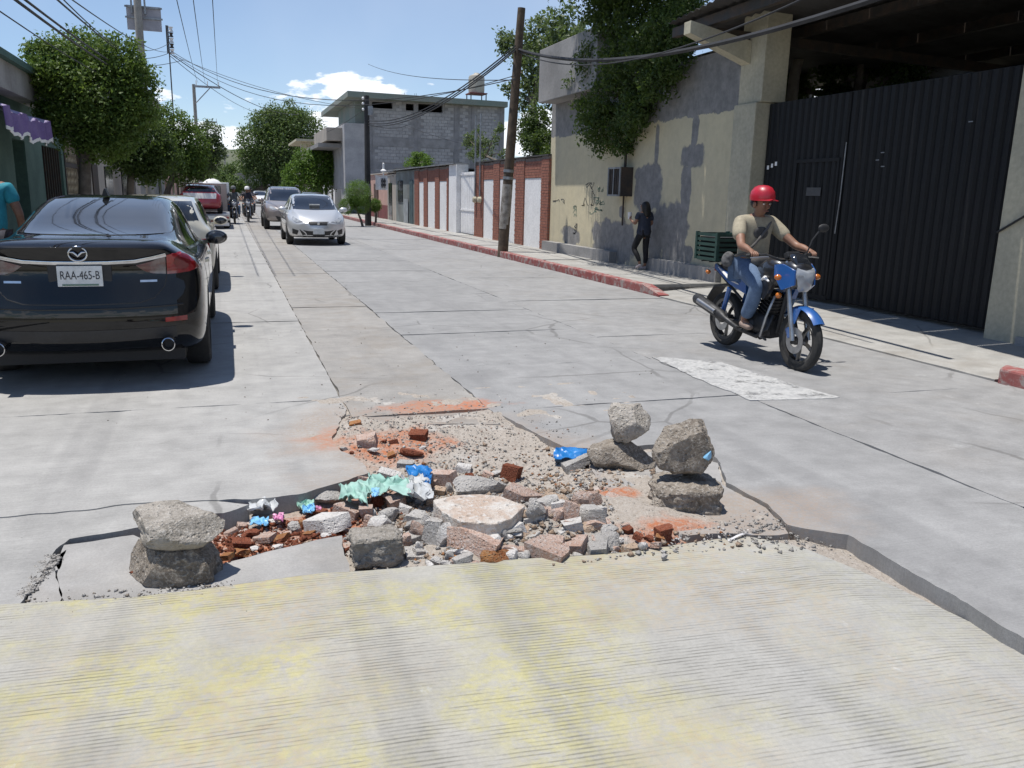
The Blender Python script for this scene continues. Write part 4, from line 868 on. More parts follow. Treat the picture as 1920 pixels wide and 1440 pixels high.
# --- silver hatchback driving towards us
P_SILV = paint('silver_car_paint', (0.60, 0.61, 0.62), 0.3, 0.15, 0.45)
def hatch(name, label, mat, L=4.05, W=.84, H=1.44, sub=2, group=None):
    k = L/4.05
    return Car(name, label, 'car', [(.0, .34, W-.08, .6, .92, W-.2, 1.02, .52), (.1, .26, W-.03, .62, .94, W-.14, 1.2, .5), (.35*k, .2, W-.01, .64, .95, W-.12, H-.1, .52), (.8*k, .19, W, .64, .95, W-.12, H-.02, .54), (1.6*k, .19, W, .64, .94, W-.12, H, .56), (2.2*k, .19, W, .63, .93, W-.12, H-.02, .57), (2.6*k, .19, W, .62, .92, W-.11, H-.16, .58),
        (2.95*k, .2, W, .6, .90, W-.11, H-.36, .60), (3.2*k, .2, W, .6, .87, W-.13, .985, .60), (3.55*k, .2, W-.02, .56, .80, W-.2, .90, .52), (3.85*k, .22, W-.07, .52, .70, W-.25, .79, .46), (4.05*k, .27, W-.2, .48, .58, W-.34, .64, .4)],
        [(.2, .1), (.45, 0), (.7, .03), (1.2, .15)], [(.2, .08), (.4, 0), (.55, .015), (.8, .1)], .14, .26, mat, [(W-.1, .62*k), (-W+.1, .62*k), (W-.1, 3.1*k), (-W+.1, 3.1*k)], .30, .195, sub, group)
def face(c, L, H, lights=((.36, .66), (.5, .70), (.66, .80), (.70, .72), (.60, .64)), gz=(.57, .67), iz=(.25, .45), gw=.3, iw=.52, wz=1.0, pl=True):
    c.patch('windscreen', 'front', [(-.70, wz), (0, wz-.02), (.70, wz), (.56, H-.07), (0, H-.05), (-.56, H-.07)], M_TINT, .006, .08)
    c.patch('headlight', 'front', lights, M_CLRL, .01, .04, mirror=True)
    c.patch('grille', 'front', [(-gw, gz[1]), (gw, gz[1]), (gw*.75, gz[0]), (-gw*.75, gz[0])], M_BLKP, .006, .05)
    c.patch('lower_intake', 'front', [(-iw, iz[1]), (-iw*.5, iz[1]-.04), (iw*.5, iz[1]-.04), (iw, iz[1]), (iw*.8, iz[0]), (-iw*.8, iz[0])], M_BLKP, .006, .05)
def sides(c, L, H):
    for sd in ('right', 'left'): c.patch('side_window', sd, [(.45*L/4.05, 1.0), (2.75*L/4.05, .965), (2.3*L/4.05, H-.14), (1.5*L/4.05, H-.09), (.7*L/4.05, H-.12)], M_TINT, .006, .12)
se = hatch('silver_hatchback', 'silver hatchback driving towards the rubble in the open lane', P_SILV)
face(se, 4.05, 1.44); sides(se, 4.05, 1.44)
se.patch('fog_lamp_recess', 'front', [(.54, .42), (.70, .47), (.70, .33), (.58, .30)], M_BLKP, .006, .04, mirror=True)
for sg in (1, -1): se.ribbon('bumper_strip', 'front', [(sg*.52, .49), (sg*.36, .36), (sg*.30, .24)], .03, P_SILV, .012)
yb_ = se.cast('front', 0, .62, 0).y; MB().box((0, yb_+.012, .62), (.075, .02, .08)).build('badge', M_CHROME, se.root, None, bevel=.01)
plate(se, 'front', .40, None, se.cast('front', 0, .40, 0).y+.015)
MB().box((0, 0, 0), (.30, .01, .12), M=Matrix.Rotation(rad(-35), 3, 'X')).build('dashboard_card', M_PLATE, se.root).location = se.cast('front', .0, 1.08, .012)
se.mirror_(.80, 2.55, .98, P_SILV); se.place(2.42, 28.45, math.pi)
# --- brown sport utility car behind it
P_BRN = paint('brown_car_paint', (0.30, 0.265, 0.25), 0.3, 0.3, 0.4)
su = Car('brown_suv', 'beige brown sport utility car following the silver hatchback', 'car', [(.0, .4, .82, .7, 1.05, .68, 1.1, .55), (.12, .32, .87, .72, 1.08, .74, 1.45, .55), (.4, .28, .89, .75, 1.08, .76, 1.62, .58), (1.2, .27, .9, .75, 1.08, .77, 1.68, .6), (2.3, .27, .9, .74, 1.07, .77, 1.67, .61), (2.8, .27, .9, .72, 1.05, .77, 1.5, .61), (3.2, .28, .9, .7, 1.03, .76, 1.22, .62), (3.5, .28, .89, .68, 1.0, .74, 1.08, .6), (4.0, .3, .86, .62, .93, .66, 1.0, .54), (4.35, .32, .8, .58, .82, .6, .9, .5), (4.5, .36, .68, .55, .7, .5, .78, .42)],
    [(.3, .1), (.6, 0), (1, .02), (1.5, .2)], [(.3, .08), (.5, 0), (.7, .02), (.95, .1)], .14, .24, P_BRN, [(.8, .85), (-.8, .85), (.8, 3.55), (-.8, 3.55)], .34, .22)
face(su, 4.5, 1.68, ((.36, .80), (.5, .84), (.66, .92), (.70, .84), (.58, .76)), (.66, .82), (.36, .54), .32, .5, 1.12)
for sd in ('right', 'left'): su.patch('side_window', sd, [(.4, 1.13), (3.0, 1.1), (2.6, 1.46), (1.8, 1.57), (.6, 1.54)], M_TINT, .006, .12)
for sg in (1, -1): MB().tube([(sg*.56, .6, 1.68), (sg*.57, .8, 1.73), (sg*.57, 2.2, 1.73), (sg*.57, 2.4, 1.68)], .02, 6).build('roof_rail', M_BLKP, su.root, 60)
plate(su, 'front', .46, None, su.cast('front', 0, .46, 0).y+.015); su.mirror_(.86, 2.9, 1.12, P_BRN); su.place(2.25, 38.6, math.pi)
# --- cream sedan parked ahead of the black one
P_CRM = paint('cream_car_paint', (0.56, 0.53, 0.44), 0.35, 0.35)
cr = hatch('cream_sedan', 'cream coloured car parked ahead of the black sedan', P_CRM, 4.2, .83, 1.42)
cr.patch('rear_window', 'rear', [(-.6, 1.06), (.6, 1.06), (.5, 1.33), (-.5, 1.33)], M_TINT, .006, .07); sides(cr, 4.2, 1.42)
cr.patch('tail_light', 'rear', [(.5, .78), (.72, .8), (.74, .66), (.5, .64)], M_REDL, .008, .05, mirror=True); plate(cr, 'rear', .55, None, cr.cast('rear', 0, .55, 0).y-.012); cr.mirror_(.8, 2.7, .98, P_CRM); cr.place(-1.02, 13.1, 0)
# --- red car loaded on a flatbed tow truck
P_RED = paint('red_car_paint', (0.36, 0.022, 0.03), 0.3, 0.15)
tt = thing('tow_truck', 'white flatbed tow truck with a beam bumper carrying a red car', 'truck', (-.95, 34.6, 0))
def tb(n_, m_, *q): return MB().bx(*q).build(n_, m_, tt, None, bevel=.015)
tb('bed', M_MET, -1.02, 1.02, .0, 4.6, .50, .56); tb('bumper_beam', P_CRM, -1.02, 1.02, -.1, .03, .34, .52); tb('cab', P_BRN, -.95, .95, 5.0, 6.8, .5, 1.75)
tb('cab_rear_window', M_TINT, -.7, .7, 4.97, 5.02, 1.3, 1.65); tb('lower_bumper', M_WHITE, -.6, .98, -.02, .08, .12, .25)
tb('chassis_rail', M_BLKP, -.45, -.3, .1, 5.1, .3, .49); tb('chassis_rail', M_BLKP, .3, .45, .1, 5.1, .3, .49); tb('licence_plate', M_PLATE, .18, .48, -.125, -.103, .37, .50); tb('rust_strip', pm('rust_red_paint', (0.2, 0.07, 0.05), None, .8), -1.0, .7, -.106, -.04, .27, .335)
for x_ in (-.88, .88):
    for y_ in (.95, 5.6):
        M = Matrix.Translation((x_, y_, .25)) @ Matrix.Rotation(math.pi/2, 4, 'Y'); w_ = MB().lathe([(.14, -.12), (.22, -.12), (.25, -.08), (.25, .08), (.22, .12), (.14, .12)], M, 24, True).build('wheel', M_TYRE, tt, 40); MB().cyl(M @ Vector((0, 0, -.09)), M @ Vector((0, 0, .09)), .15, n=18).build('rim', M_RIM, w_)
    tb('mud_flap', M_BLKP, x_-.15, x_+.15, .3, .32, .1, .5); tb('tail_light', M_REDL, x_-.1, x_+.1, -.125, -.103, .40, .48)
rc = hatch('red_car', 'red car with pale sunlit boot standing on the tow truck bed', P_RED, 4.0, .82, 1.40)
rc.patch('rear_window', 'rear', [(-.6, 1.04), (.6, 1.04), (.5, 1.3), (-.5, 1.3)], M_TINT, .006, .07); rc.patch('boot_sun_glare', 'rear', [(-.6, .72), (.6, .72), (.62, .98), (-.62, .98)], M_WHITE, .006, .07); sides(rc, 4.0, 1.4)  # white panel paints the sun's reflection on the boot
rc.place(-1.0, 35.0); rc.root.location.z = .562; rc.root.scale = (.98, .98, .80)
# --- small far vehicles
P_WHT = paint('white_car_paint', (0.66, 0.67, 0.66), 0.3, 0.2)
fc = hatch('white_car', 'small white car far down the street by the junction', P_WHT, 4.1, .84, 1.42, 1); face(fc, 4.1, 1.42); fc.place(3.0, 86.5, math.pi)
gc = hatch('grey_car', 'grey car parked under the street trees beyond the brown car', paint('grey_car_paint', (0.2, 0.21, 0.22), .3, .2, .4), 4.1, .84, 1.46, 1); face(gc, 4.1, 1.46); gc.place(4.9, 55.0, math.pi)
tk2 = thing('tanker_truck', 'truck with a white rounded tank beyond the red car', 'truck', (-.75, 50, 0))
MB().tube([(0, y_, 1.45) for y_ in (0, .12, .3, 4.6, 4.8, 4.9)], [.25, .5, .62, .62, .5, .25], 18).build('tank', M_WHITE, tk2, 50); MB().bx(-.9, .9, 5.2, 6.9, .5, 1.9).build('cab', P_WHT, tk2, bevel=.05); MB().bx(-.8, .8, 0, 5.1, .6, .8).build('chassis', M_BLKP, tk2)
for x_ in (-.8, .8):
    for y_ in (.9, 6.0): MB().cyl((x_-.13, y_, .45), (x_+.13, y_, .45), .45, n=18).build('wheel', M_TYRE, tk2, 40)
# ============================================================ trees and plants
def leafmat(name, c1, c2, c3):
    n = NT(name); a = n.noise(1.6, 4); b = n.noise(14, 3)
    col = n.mix(n.mr(a, 0.35, 0.65), c1, c2); col = n.mix(n.mr(b, 0.5, 0.72, 0, 0.8), col, c3)
    n.fin(col, 0.55, 0, None, 0.35); tr = n.t.nodes.new('ShaderNodeBsdfTranslucent'); n.set(tr.inputs[0], n.mix(0.5, col, (0.16, 0.24, 0.03)))
    ms = n.t.nodes.new('ShaderNodeMixShader'); ms.inputs[0].default_value = 0.4; n.t.links.new(n.b.outputs[0], ms.inputs[1]); n.t.links.new(tr.outputs[0], ms.inputs[2]); n.t.links.new(ms.outputs[0], n.out.inputs[0]); return n.m
L_FIC = leafmat('ficus_leaves', (0.075, 0.13, 0.026), (0.125, 0.19, 0.036), (0.19, 0.25, 0.06)); L_DARK = leafmat('dark_leaves', (0.042, 0.072, 0.02), (0.065, 0.105, 0.026), (0.115, 0.16, 0.045))
L_PALE = leafmat('pale_leaves', (0.085, 0.125, 0.05), (0.12, 0.155, 0.07), (0.15, 0.18, 0.09)); L_BRT = leafmat('bright_leaves', (0.08, 0.16, 0.024), (0.12, 0.21, 0.034), (0.18, 0.27, 0.06)); L_BLUE = leafmat('far_leaves', (0.075, 0.12, 0.038), (0.105, 0.155, 0.05), (0.15, 0.20, 0.07))
M_BARK = pm('grey_bark', (0.155, 0.13, 0.105), (0.09, 0.075, 0.06), 0.95, 5, 0.6, 25)
def foliage(lobes, n, size, seed, gap=0.40, hollow=0.45, cl=18, up=0.35):
    """leaves grouped in clumps through lobes (centre, radii); returns verts, quads"""
    rg = np.random.default_rng(seed); C = np.array([l[0] for l in lobes], float); R = np.array([l[1] if isinstance(l[1], (tuple, list)) else (l[1],)*3 for l in lobes], float)
    wt = np.prod(R, 1)**0.7; wt /= wt.sum(); nc = max(8, n//cl); pts = []
    while len(pts) < nc:
        k = rg.choice(len(C), p=wt); d = rg.normal(size=3); d /= np.linalg.norm(d)
        f = 1+0.28*mn.noise(Vector(d*2.3+k*3.7+seed))+0.16*mn.noise(Vector(d*6+k*1.7))
        p = C[k]+d*R[k]*f*(hollow+(1-hollow)*rg.random()**0.5)
        if mn.noise(Vector(p*1.9/np.mean(R)**0.5+seed)) > -0.5+gap*0.5+0.12*rg.normal()-0.1: pts.append((p, np.mean(R[k]), d))
    P = np.array([q[0] for q in pts]); S = np.array([q[1] for q in pts]); Dn = np.array([q[2] for q in pts])
    idx = rg.integers(0, nc, n); sig = np.clip(S[idx]*0.16, size*0.9, size*5)
    c = P[idx]+rg.normal(size=(n, 3))*sig[:, None]*np.array([1, 1, .8])
    nr = rg.normal(size=(n, 3))*0.75+Dn[idx]*0.5+np.array([0, 0, up]); nr /= np.linalg.norm(nr, axis=1)[:, None]
    t = np.cross(nr, rg.normal(size=(n, 3))); t /= np.linalg.norm(t, axis=1)[:, None]; b = np.cross(nr, t)
    s = size*rg.uniform(.6, 1.25, n)[:, None]; V = np.stack([c-t*s*.62, c+b*s*.3-nr*s*.08, c+t*s*.62, c-b*s*.3-nr*s*.08], 1).reshape(-1, 3)
    return V, np.arange(n*4).reshape(-1, 4)
def tree(name, label, base, lobes, n, size, mat, seed, tr=0.12, group=None, cat='tree', gap=0.4, hollow=0.45, limbs=True, ptop=None, up=0.35):
    t = thing(name, label, cat, base, 0, group); B = Vector(base)
    V, F = foliage(lobes, n, size, seed, gap, hollow, up=up); V = V-np.array(base); np_mesh('crown', V, F, mat, t)
    rr = random.Random(seed); cs = [Vector(l[0]) for l in lobes]; cen = sum(cs, Vector())/len(cs); top = ptop or Vector((cen.x, cen.y, min(c.z for c in cs)))
    b = MB(); mid = B.lerp(top, .5)+Vector((rr.uniform(-.1, .1), rr.uniform(-.1, .1), 0)); b.tube([B-Vector((0, 0, .15)), B.lerp(mid, .5), mid, top], [tr*1.25, tr, tr*.9, tr*.75], 10)
    b.build('trunk', M_BARK, t, 50, world=True)
    if limbs:
        for c in cs[:9]:
            m_ = top.lerp(c, .5)+Vector((rr.uniform(-.12, .12), rr.uniform(-.12, .12), .05)); MB().tube([top-Vector((0, 0, .05)), m_, c], [tr*.55, tr*.35, tr*.12], 7).build('limb', M_BARK, t, 50, world=True)
    return t
def lob(l, Y=None, X=None, k=1.0, deep=1.0):
    out = []
    for q in l:
        dx = q[3] if len(q) > 3 else 0
        c = AY(q[0], q[1], Y+dx) if Y is not None else AX(q[0], q[1], X+dx); r = q[2]*(c-CAMP).dot(FW)/FPX*k
        out.append(((c.x, c.y, c.z), (r, r*deep, r)))
    return out
tree('ficus_tree', 'clipped round ficus tree overhanging the green house and its purple awning', (-2.85, 20, .1), lob([(105, 125, 52), (160, 110, 52, .5), (215, 115, 50), (255, 150, 40), (120, 180, 55, .5), (190, 180, 72), (250, 205, 42), (150, 235, 50), (215, 245, 48), (180, 275, 34), (80, 105, 30), (100, 225, 30)], 20), 46000, .07, L_FIC, 3, .15, ptop=Vector((-2.8, 20, 2.1)))
tree('ficus_tree', 'smaller street tree with a split trunk next to the grey sign pole', (-2.75, 26, .1), lob([(225, 280, 38), (255, 300, 34), (280, 265, 40), (300, 300, 36), (275, 325, 26), (240, 255, 30)], 26), 12000, .09, L_DARK, 5, .12, ptop=Vector((-2.5, 26, 2.0)))
tree('ficus_tree', 'dense dark street tree standing before the far crossarm pole', (-2.6, 36, .1), lob([(325, 240, 38), (350, 270, 36), (315, 290, 36), (345, 310, 36), (370, 290, 22), (300, 225, 26), (365, 320, 18)], 36), 14000, .10, L_FIC, 8, .13, ptop=Vector((-1.9, 36, 2.2)))
tree('street_tree', 'greyish street tree at the far end of the left row', (-3, 62, .1), lob([(395, 250, 22), (400, 280, 22), (385, 300, 24), (398, 310, 14)], 62), 5000, .15, L_PALE, 9, .15)
tree('large_tree', 'large broad green tree at the far end of the street', (1.5, 112, 0), lob([(525, 245, 46), (480, 268, 36), (570, 245, 38), (520, 290, 52), (470, 300, 26), (585, 280, 28), (500, 235, 32), (545, 225, 30), (555, 300, 42), (480, 330, 24), (530, 330, 34)], 112), 40000, .26, L_BLUE, 12, .5, hollow=.5, gap=.1)
tree('street_tree', 'bright green street tree below the block building balcony', (6.5, 62, .1), lob([(600, 315, 34), (558, 328, 26), (628, 330, 24), (590, 345, 32), (575, 300, 22), (625, 305, 22), (610, 290, 20), (545, 345, 16)], 62), 13000, .15, L_BRT, 14, .16)
for i, (x, y, r, Yd) in enumerate([(425, 325, 18, 150), (452, 320, 24, 150), (405, 335, 16, 120), (395, 345, 12, 100), (510, 350, 14, 140), (550, 352, 16, 95), (440, 345, 14, 125)]):
    c = AY(x, y, Yd); tree('far_tree', ['small hazy green tree beyond the end of the street', 'small dark tree by the far junction'][i % 2], (c.x, Yd, 0), lob([(x, y, r), (x-r*.6, y+r*.4, r*.7), (x+r*.6, y+r*.5, r*.7)], Yd), 1800, .35, L_BLUE, 20+i, .25, ['hazy trees beyond the street end', 'dark trees by the far junction'][i % 2], limbs=False, hollow=.6)
tree('yard_tree', 'big dark tree spilling over the yellow wall beside the canopy', (9.3, 16.8, 0), lob([(1130, 240, 46), (1150, 185, 52), (1180, 125, 62), (1245, 100, 58, .4), (1120, 115, 42), (1200, 40, 72, .3), (1275, 50, 55, .5), (1140, 25, 48), (1098, 205, 26), (1165, 262, 28), (1235, -20, 70, .4), (1160, -50, 70), (1215, 180, 40, .2), (1090, 150, 26), (1280, 130, 34, .6), (1190, 225, 34)], X=7.85)+lob([(1215, 90, 46), (1250, 62, 46), (1285, 36, 42), (1232, 150, 36), (1195, 205, 32), (1262, 112, 34)], X=7.7)+[((7.0, 14.6, 6.1), (1.0, 1.3, .6)), ((7.3, 13.4, 6.0), (.9, .9, .5)), ((6.9, 16.4, 6.3), (1.0, 1.2, .6)), ((8.3, 14.6, 6.0), (1, 1.2, .7)), ((7.6, 17.6, 6.4), (1.1, 1, .7))], 74000, .075, L_DARK, 31, .2, gap=.1, ptop=Vector((9.0, 16.6, 4.3)))
tree('yard_tree', 'thin pale tree rising behind the brick panel wall', (10.0, 26, 0), lob([(1010, 65, 36), (955, 85, 20), (1060, 45, 38), (1000, 140, 34), (962, 165, 18), (1045, 105, 44), (985, 195, 20), (1085, 80, 40), (1030, 170, 36), (940, 70, 12), (985, 105, 26)], X=10.0), 9500, .12, L_PALE, 33, .14, gap=.75, hollow=.2)
tree('cypress_tree', 'compact dark evergreen just behind the end of the brick wall', (9.3, 24, 0), lob([(1008, 225, 26), (1000, 255, 28), (1018, 265, 26), (1005, 285, 24), (990, 240, 18), (1030, 290, 16)], X=9.3), 8000, .08, L_DARK, 35, .12, hollow=.3)
tree('yard_tree', 'shaded tree inside the yard seen through the gap above the black gate', (12.6, 17, 0), lob([(1500, 90, 60), (1560, 110, 60), (1630, 100, 60, 1), (1700, 110, 60, 1), (1480, 160, 50), (1560, 180, 40), (1660, 190, 50), (1740, 170, 50, 2), (1600, 40, 70), (1720, 60, 60, 1)], X=12.4, k=.7), 16000, .10, L_DARK, 37, .2, gap=.5, hollow=.2)
lb = thing('bare_trunk', 'pale bare slanting tree trunk rising behind the gate column', 'tree', (11.2, 15.5, 0))
MB().tube([(11.2, AX(1482, 300, 11.2).y, -.2)]+[AX(a, c, 11.2) for a, c in ((1484, 190), (1490, 140), (1500, 100), (1507, 55), (1500, 0))], [.14, .12, .11, .10, .09, .08], 9).build('trunk', pm('pale_bark', (0.34, 0.30, 0.24), (0.2, 0.17, 0.14), .95, 6, .5, 20), lb, 50, world=True)
def shrub(name, label, base, lobes, n, size, mat, seed, **k): return tree(name, label, base, lobes, n, size, mat, seed, .05, cat='shrub', **k)
shrub('topiary_shrub', 'clipped ball shrub with several green globes beside the dark pole', (5.75, 38.2, .1), lob([(672, 362, 21), (650, 386, 13), (679, 386, 14), (665, 378, 10)], 38.2), 14000, .04, L_BRT, 41, gap=-.6, hollow=.88)
shrub('topiary_shrub', 'single small green globe shrub on the wall side of the dark pole', (6.55, 39.6, .1), lob([(703, 385, 11)], 39.6), 4000, .04, L_BRT, 42, gap=-.6, hollow=.88)
shrub('wall_creeper', 'straggly green plant growing over the brick panel wall', (8.75, 25.6, 2.4), lob([(880, 262, 14), (905, 275, 16), (930, 262, 12), (915, 290, 14), (890, 285, 14), (935, 240, 8), (895, 250, 10), (945, 288, 10)], X=8.75), 2600, .075, L_PALE, 43, gap=.8, hollow=.1)
shrub('wall_creeper', 'bright bushy plant behind the grey green house roof', (9.6, 46, 2), lob([(785, 300, 15), (768, 308, 10), (800, 305, 10)], X=9.4), 2600, .09, L_BRT, 44)
# ============================================================ left side of the street
M_TEAL = pm('green_house_paint', (0.085, 0.155, 0.125), (0.06, 0.11, 0.09), 0.85, 1.0, 0.2, 30); M_FASC = pm('stained_white_fascia', (0.40, 0.385, 0.36), (0.27, 0.255, 0.235), 0.9, 1.3); M_ROOMSHADE = pm('painted_room_shade', (0.018, 0.018, 0.018), None, .9)
XL = -4.0
def ly(p, q=260, x=XL): return AX(p, q, x).y
gho = thing('green_house', 'dark green single storey house with a pale stained roof band', 'house', (-5, 20, 0))
ds = [(ly(22), ly(45)), (ly(76), ly(112))]; ys2 = [6.0, ds[0][0], ds[0][1], ds[1][0], ds[1][1], 25.0]
for i in range(5):
    a, c = ys2[i], ys2[i+1]
    if i in (1, 3): MB().bx(-8, XL, a, c, 2.42, 3.18).build('lintel', M_TEAL, gho, world=True); MB().bx(-4.9, -4.8, a, c, .1, 2.42).build('doorway_shade', M_ROOMSHADE, gho, world=True)  # near-black sheet paints the shade of the room behind the opening
    else: MB().bx(-8, XL, a, c, -.2, 3.18).build('wall', M_TEAL, gho, world=True)
MB().bx(-8, XL+.35, 6, 25, 3.183, 3.68).build('fascia', M_FASC, gho, world=True); MB().bx(-8, XL+.48, 6, 25.05, 3.683, 3.80).build('coping', M_TEAL, gho, world=True)
sb_ = MB()
for k in range(9): MB().bx(-4.06, -4.02, ds[1][0]+.05+k*.3, ds[1][0]+.09+k*.3, .1, 2.41).build('grille_bar', M_DKMET, gho, world=True)
aw = thing('awning', 'purple cloth awning with a white scalloped fringe on the green house', 'awning', (-3.5, 18, 2.5))
M_PUR = pm('purple_awning_cloth', (0.15, 0.10, 0.26), (0.20, 0.14, 0.31), .85, 4); M_PURLIT = pm('painted_sunlit_cloth', (0.40, 0.34, 0.48), (0.32, 0.27, 0.42), .85, 4)  # lilac copy of the purple paints sunlight on the awning top
ya, yb = AX(8, 240, -3.25).y, AX(96, 240, -3.25).y; R1 = []; nseg = 28
for k in range(nseg+1):
    y = ya+(yb-ya)*k/nseg; dz = .04*math.sin(k*.8)-.05*math.sin(math.pi*k/nseg); xo = -3.25+.03*math.sin(k*1.3)
    R1.append([Vector((XL, y, 2.98)), Vector((-3.6, y, 2.82+dz*.6)), Vector((xo, y, 2.72+dz)), Vector((xo+.012, y, 2.70+dz)), Vector((-3.6, y, 2.80+dz*.6)), Vector((XL, y, 2.96))])
MB().loft(R1).build('canopy_cloth', M_PURLIT, aw, 60, world=True)
Rv = []; Rf = []
for k in range(nseg*2+1):
    y = ya+(yb-ya)*k/(nseg*2); kk = k/2; dz = .04*math.sin(kk*.8)-.05*math.sin(math.pi*kk/nseg); xo = -3.245+.03*math.sin(kk*1.3)+.02*math.sin(k*1.9); sc = .05*abs(math.sin(k*.62))
    Rv.append([Vector((xo, y, 2.715+dz)), Vector((xo+.02, y, 2.42+dz-sc)), Vector((xo+.03, y, 2.42+dz-sc)), Vector((xo+.012, y, 2.715+dz))]); Rf.append([Vector((xo+.018, y, 2.425+dz-sc)), Vector((xo+.02, y, 2.37+dz-sc)), Vector((xo+.032, y, 2.37+dz-sc)), Vector((xo+.032, y, 2.425+dz-sc))])
MB().loft(Rv).build('valance', M_PUR, aw, 60, world=True); MB().loft(Rf).build('fringe', M_WHITE, aw, 60, world=True)
for y in (ya+.05, yb-.05): MB().cyl((XL, y, 2.6), (-3.26, y, 2.70), .015, n=6).build('arm', M_DKMET, aw, world=True)
lt = thing('lattice_gate', 'cream lattice screen gate next to the green house', 'gate', (-4.1, 26.5, 0))
ya, yb = 25.02, 27.9
for z0, z1 in ((.15, 1.15), (1.3, 2.0), (2.12, 2.75)):
    MB().bx(-4.2, -4.14, ya+.1, yb-.1, z0, z1).build('panel', pm('cream_panel', (0.55, 0.48, 0.33), (0.47, 0.41, 0.29), .8, 3), lt, world=True)
    b = MB(); k = 0
    for i in range(12):
        for sg in (1, -1):
            y = ya+.15+i*.235; w_ = (z1-z0)*.55; b.tube([(-4.13, y if sg > 0 else y+w_, z0+.01), (-4.13, min(yb-.1, y+w_) if sg > 0 else y, z1-.01)], .010, 4)
    tag(b.build('lattice_bars', pm('lattice_brown', (0.30, 0.25, 0.18), None, .8), lt, world=True), kind='stuff')
for z in (.08, 1.16, 2.01, 2.76): MB().bx(-4.16, -4.1, ya, yb, z, z+.12).build('rail', M_DKMET, lt, world=True)
for y in (ya, yb): MB().bx(-4.3, -3.98, y-.0, y+.1, -.1, 2.95).build('post', M_DKMET, lt, world=True)
def house(name, label, x0, x1, y0, y1, h, mat, wins=(), roofm=None, left=True):
    t = thing(name, label, 'house', ((x0+x1)/2, (y0+y1)/2, 0)); MB().bx(x0, x1, y0, y1, -.3, h).build('wall', mat, t, world=True); MB().bx(x0-.2, x1+.2, y0-.1, y1+.1, h+.003, h+.16).build('roof', roofm or M_FASC, t, world=True)
    xf = x1 if left else x0; sg = 1 if left else -1
    for (a, c, z0, z1) in wins:
        f = MB().bx(min(xf, xf+sg*.04), max(xf, xf+sg*.04), a, c, z0, z1).build('window' if z0 > .5 else 'door', M_GLASSD if z0 > .5 else M_DKMET, t, world=True)
        if z0 > .5: MB().bx(min(xf, xf+sg*.1), max(xf, xf+sg*.1), a-.1, c+.1, z0-.1, z0-.004).build('sill', M_FASC, t, world=True)
    return t
house('tan_house', 'tan house in the shade behind the left street trees', -12, -4.05, 28.1, 46, 3.3, M_TAN, [(30, 31.2, .1, 2.2), (33, 35, 1, 2.2), (38, 40, 1, 2.2), (42, 43.2, .1, 2.2)])
house('grey_house', 'two storey grey rendered house rising above the left trees', -13, -4.2, 52, 66, AX(318, 170, -4.2).z if False else 6.9, M_GREYC, [(53, 54.5, 4, 5.6), (57, 58.5, 4, 5.6), (54, 55.2, .1, 2.2), (60, 62, 1, 2.3)])
house('pink_terrace', 'low faded pink house far along the left pavement', -12, -4.1, 67, 84, 3.2, M_PINK, [(69, 70.2, .1, 2.2), (73, 75, 1, 2.2), (79, 80.2, .1, 2.2)])
house('cream_terrace', 'low cream house at the far left end of the street', -12, -4.3, 86, 118, 3.4, M_CREAM, [(90, 91.2, .1, 2.2), (96, 98, 1, 2.2), (106, 108, 1, 2.2)])
house('pale_junction_house', 'small pale house closing the view at the far junction', 1.5, 12, 128, 136, 3.6, M_FASC, [], None, False)
house('white_terrace', 'low white house on the right past the block building', 8.3, 16, 70, 79, 3.2, M_WHITE, [(71, 72, .1, 2.2), (75, 77, 1, 2.2)], None, False)
house('ochre_terrace', 'low ochre house on the right at the far end', 8.5, 18, 95, 126, 3.4, M_CREAM, [(98, 99, .1, 2.2), (104, 106, 1, 2.2)], None, False)
# --- left poles
M_CONP = pm('concrete_pole', (0.30, 0.285, 0.26), (0.23, 0.22, 0.2), .9, 3, .3, 30)
p1 = thing('sign_pole', 'tall concrete pole carrying a grey rectangular sign board', 'utility pole', (-2.75, 35, .1))
MB().cyl((-2.75, 35, 0), (-2.72, 35, 10.5), .17, .12, 14).build('shaft', M_CONP, p1, 40, world=True)
a0, a1 = AY(236, 9, 35.3), AY(304, 60, 35.3)
MB().bx(a0.x, a1.x, 35.25, 35.33, a1.z, a0.z).build('sign_board', pm('sign_back', (0.40, 0.39, 0.42), (0.33, 0.32, 0.35), .7, 3), p1, world=True)
for z in (a0.z-.05, (a0.z+a1.z)/2): MB().bx(a0.x-.05, a1.x+.05, 35.2, 35.247, z-.03, z+.03).build('brace', M_MET, p1, world=True)
for x in (-2.95, -2.5): MB().bx(x-.03, x+.03, 35.1, 35.2, a0.z-.3, 11).build('hanger', M_MET, p1, world=True)
rk = thing('insulator_rack', 'slim pole top with a vertical rack of spool insulators', 'insulator rack', (-1.9, 42, 2))
c = AY(316, 75, 42); zt, zb = AY(316, 48, 42).z, AY(316, 100, 42).z
MB().cyl((c.x, 42, 0), (c.x, 42, zt), .03, .025, 8).build('post', M_DKMET, rk, 40, world=True); MB().bx(c.x-.09, c.x-.031, 41.95, 42.05, zb, zt).build('rack_bar', M_DKMET, rk, world=True)
for i in range(5):
    z = zb+(zt-zb)*(i+.4)/5; MB().lathe([(0, -.09), (.10, -.09), (.06, -.02), (.06, .02), (.10, .09), (0, .09)], Matrix.Translation((c.x+.12, 42, z)), 12).build('spool', [M_WHITE, M_DKMET][i % 2], rk, 40, world=True)
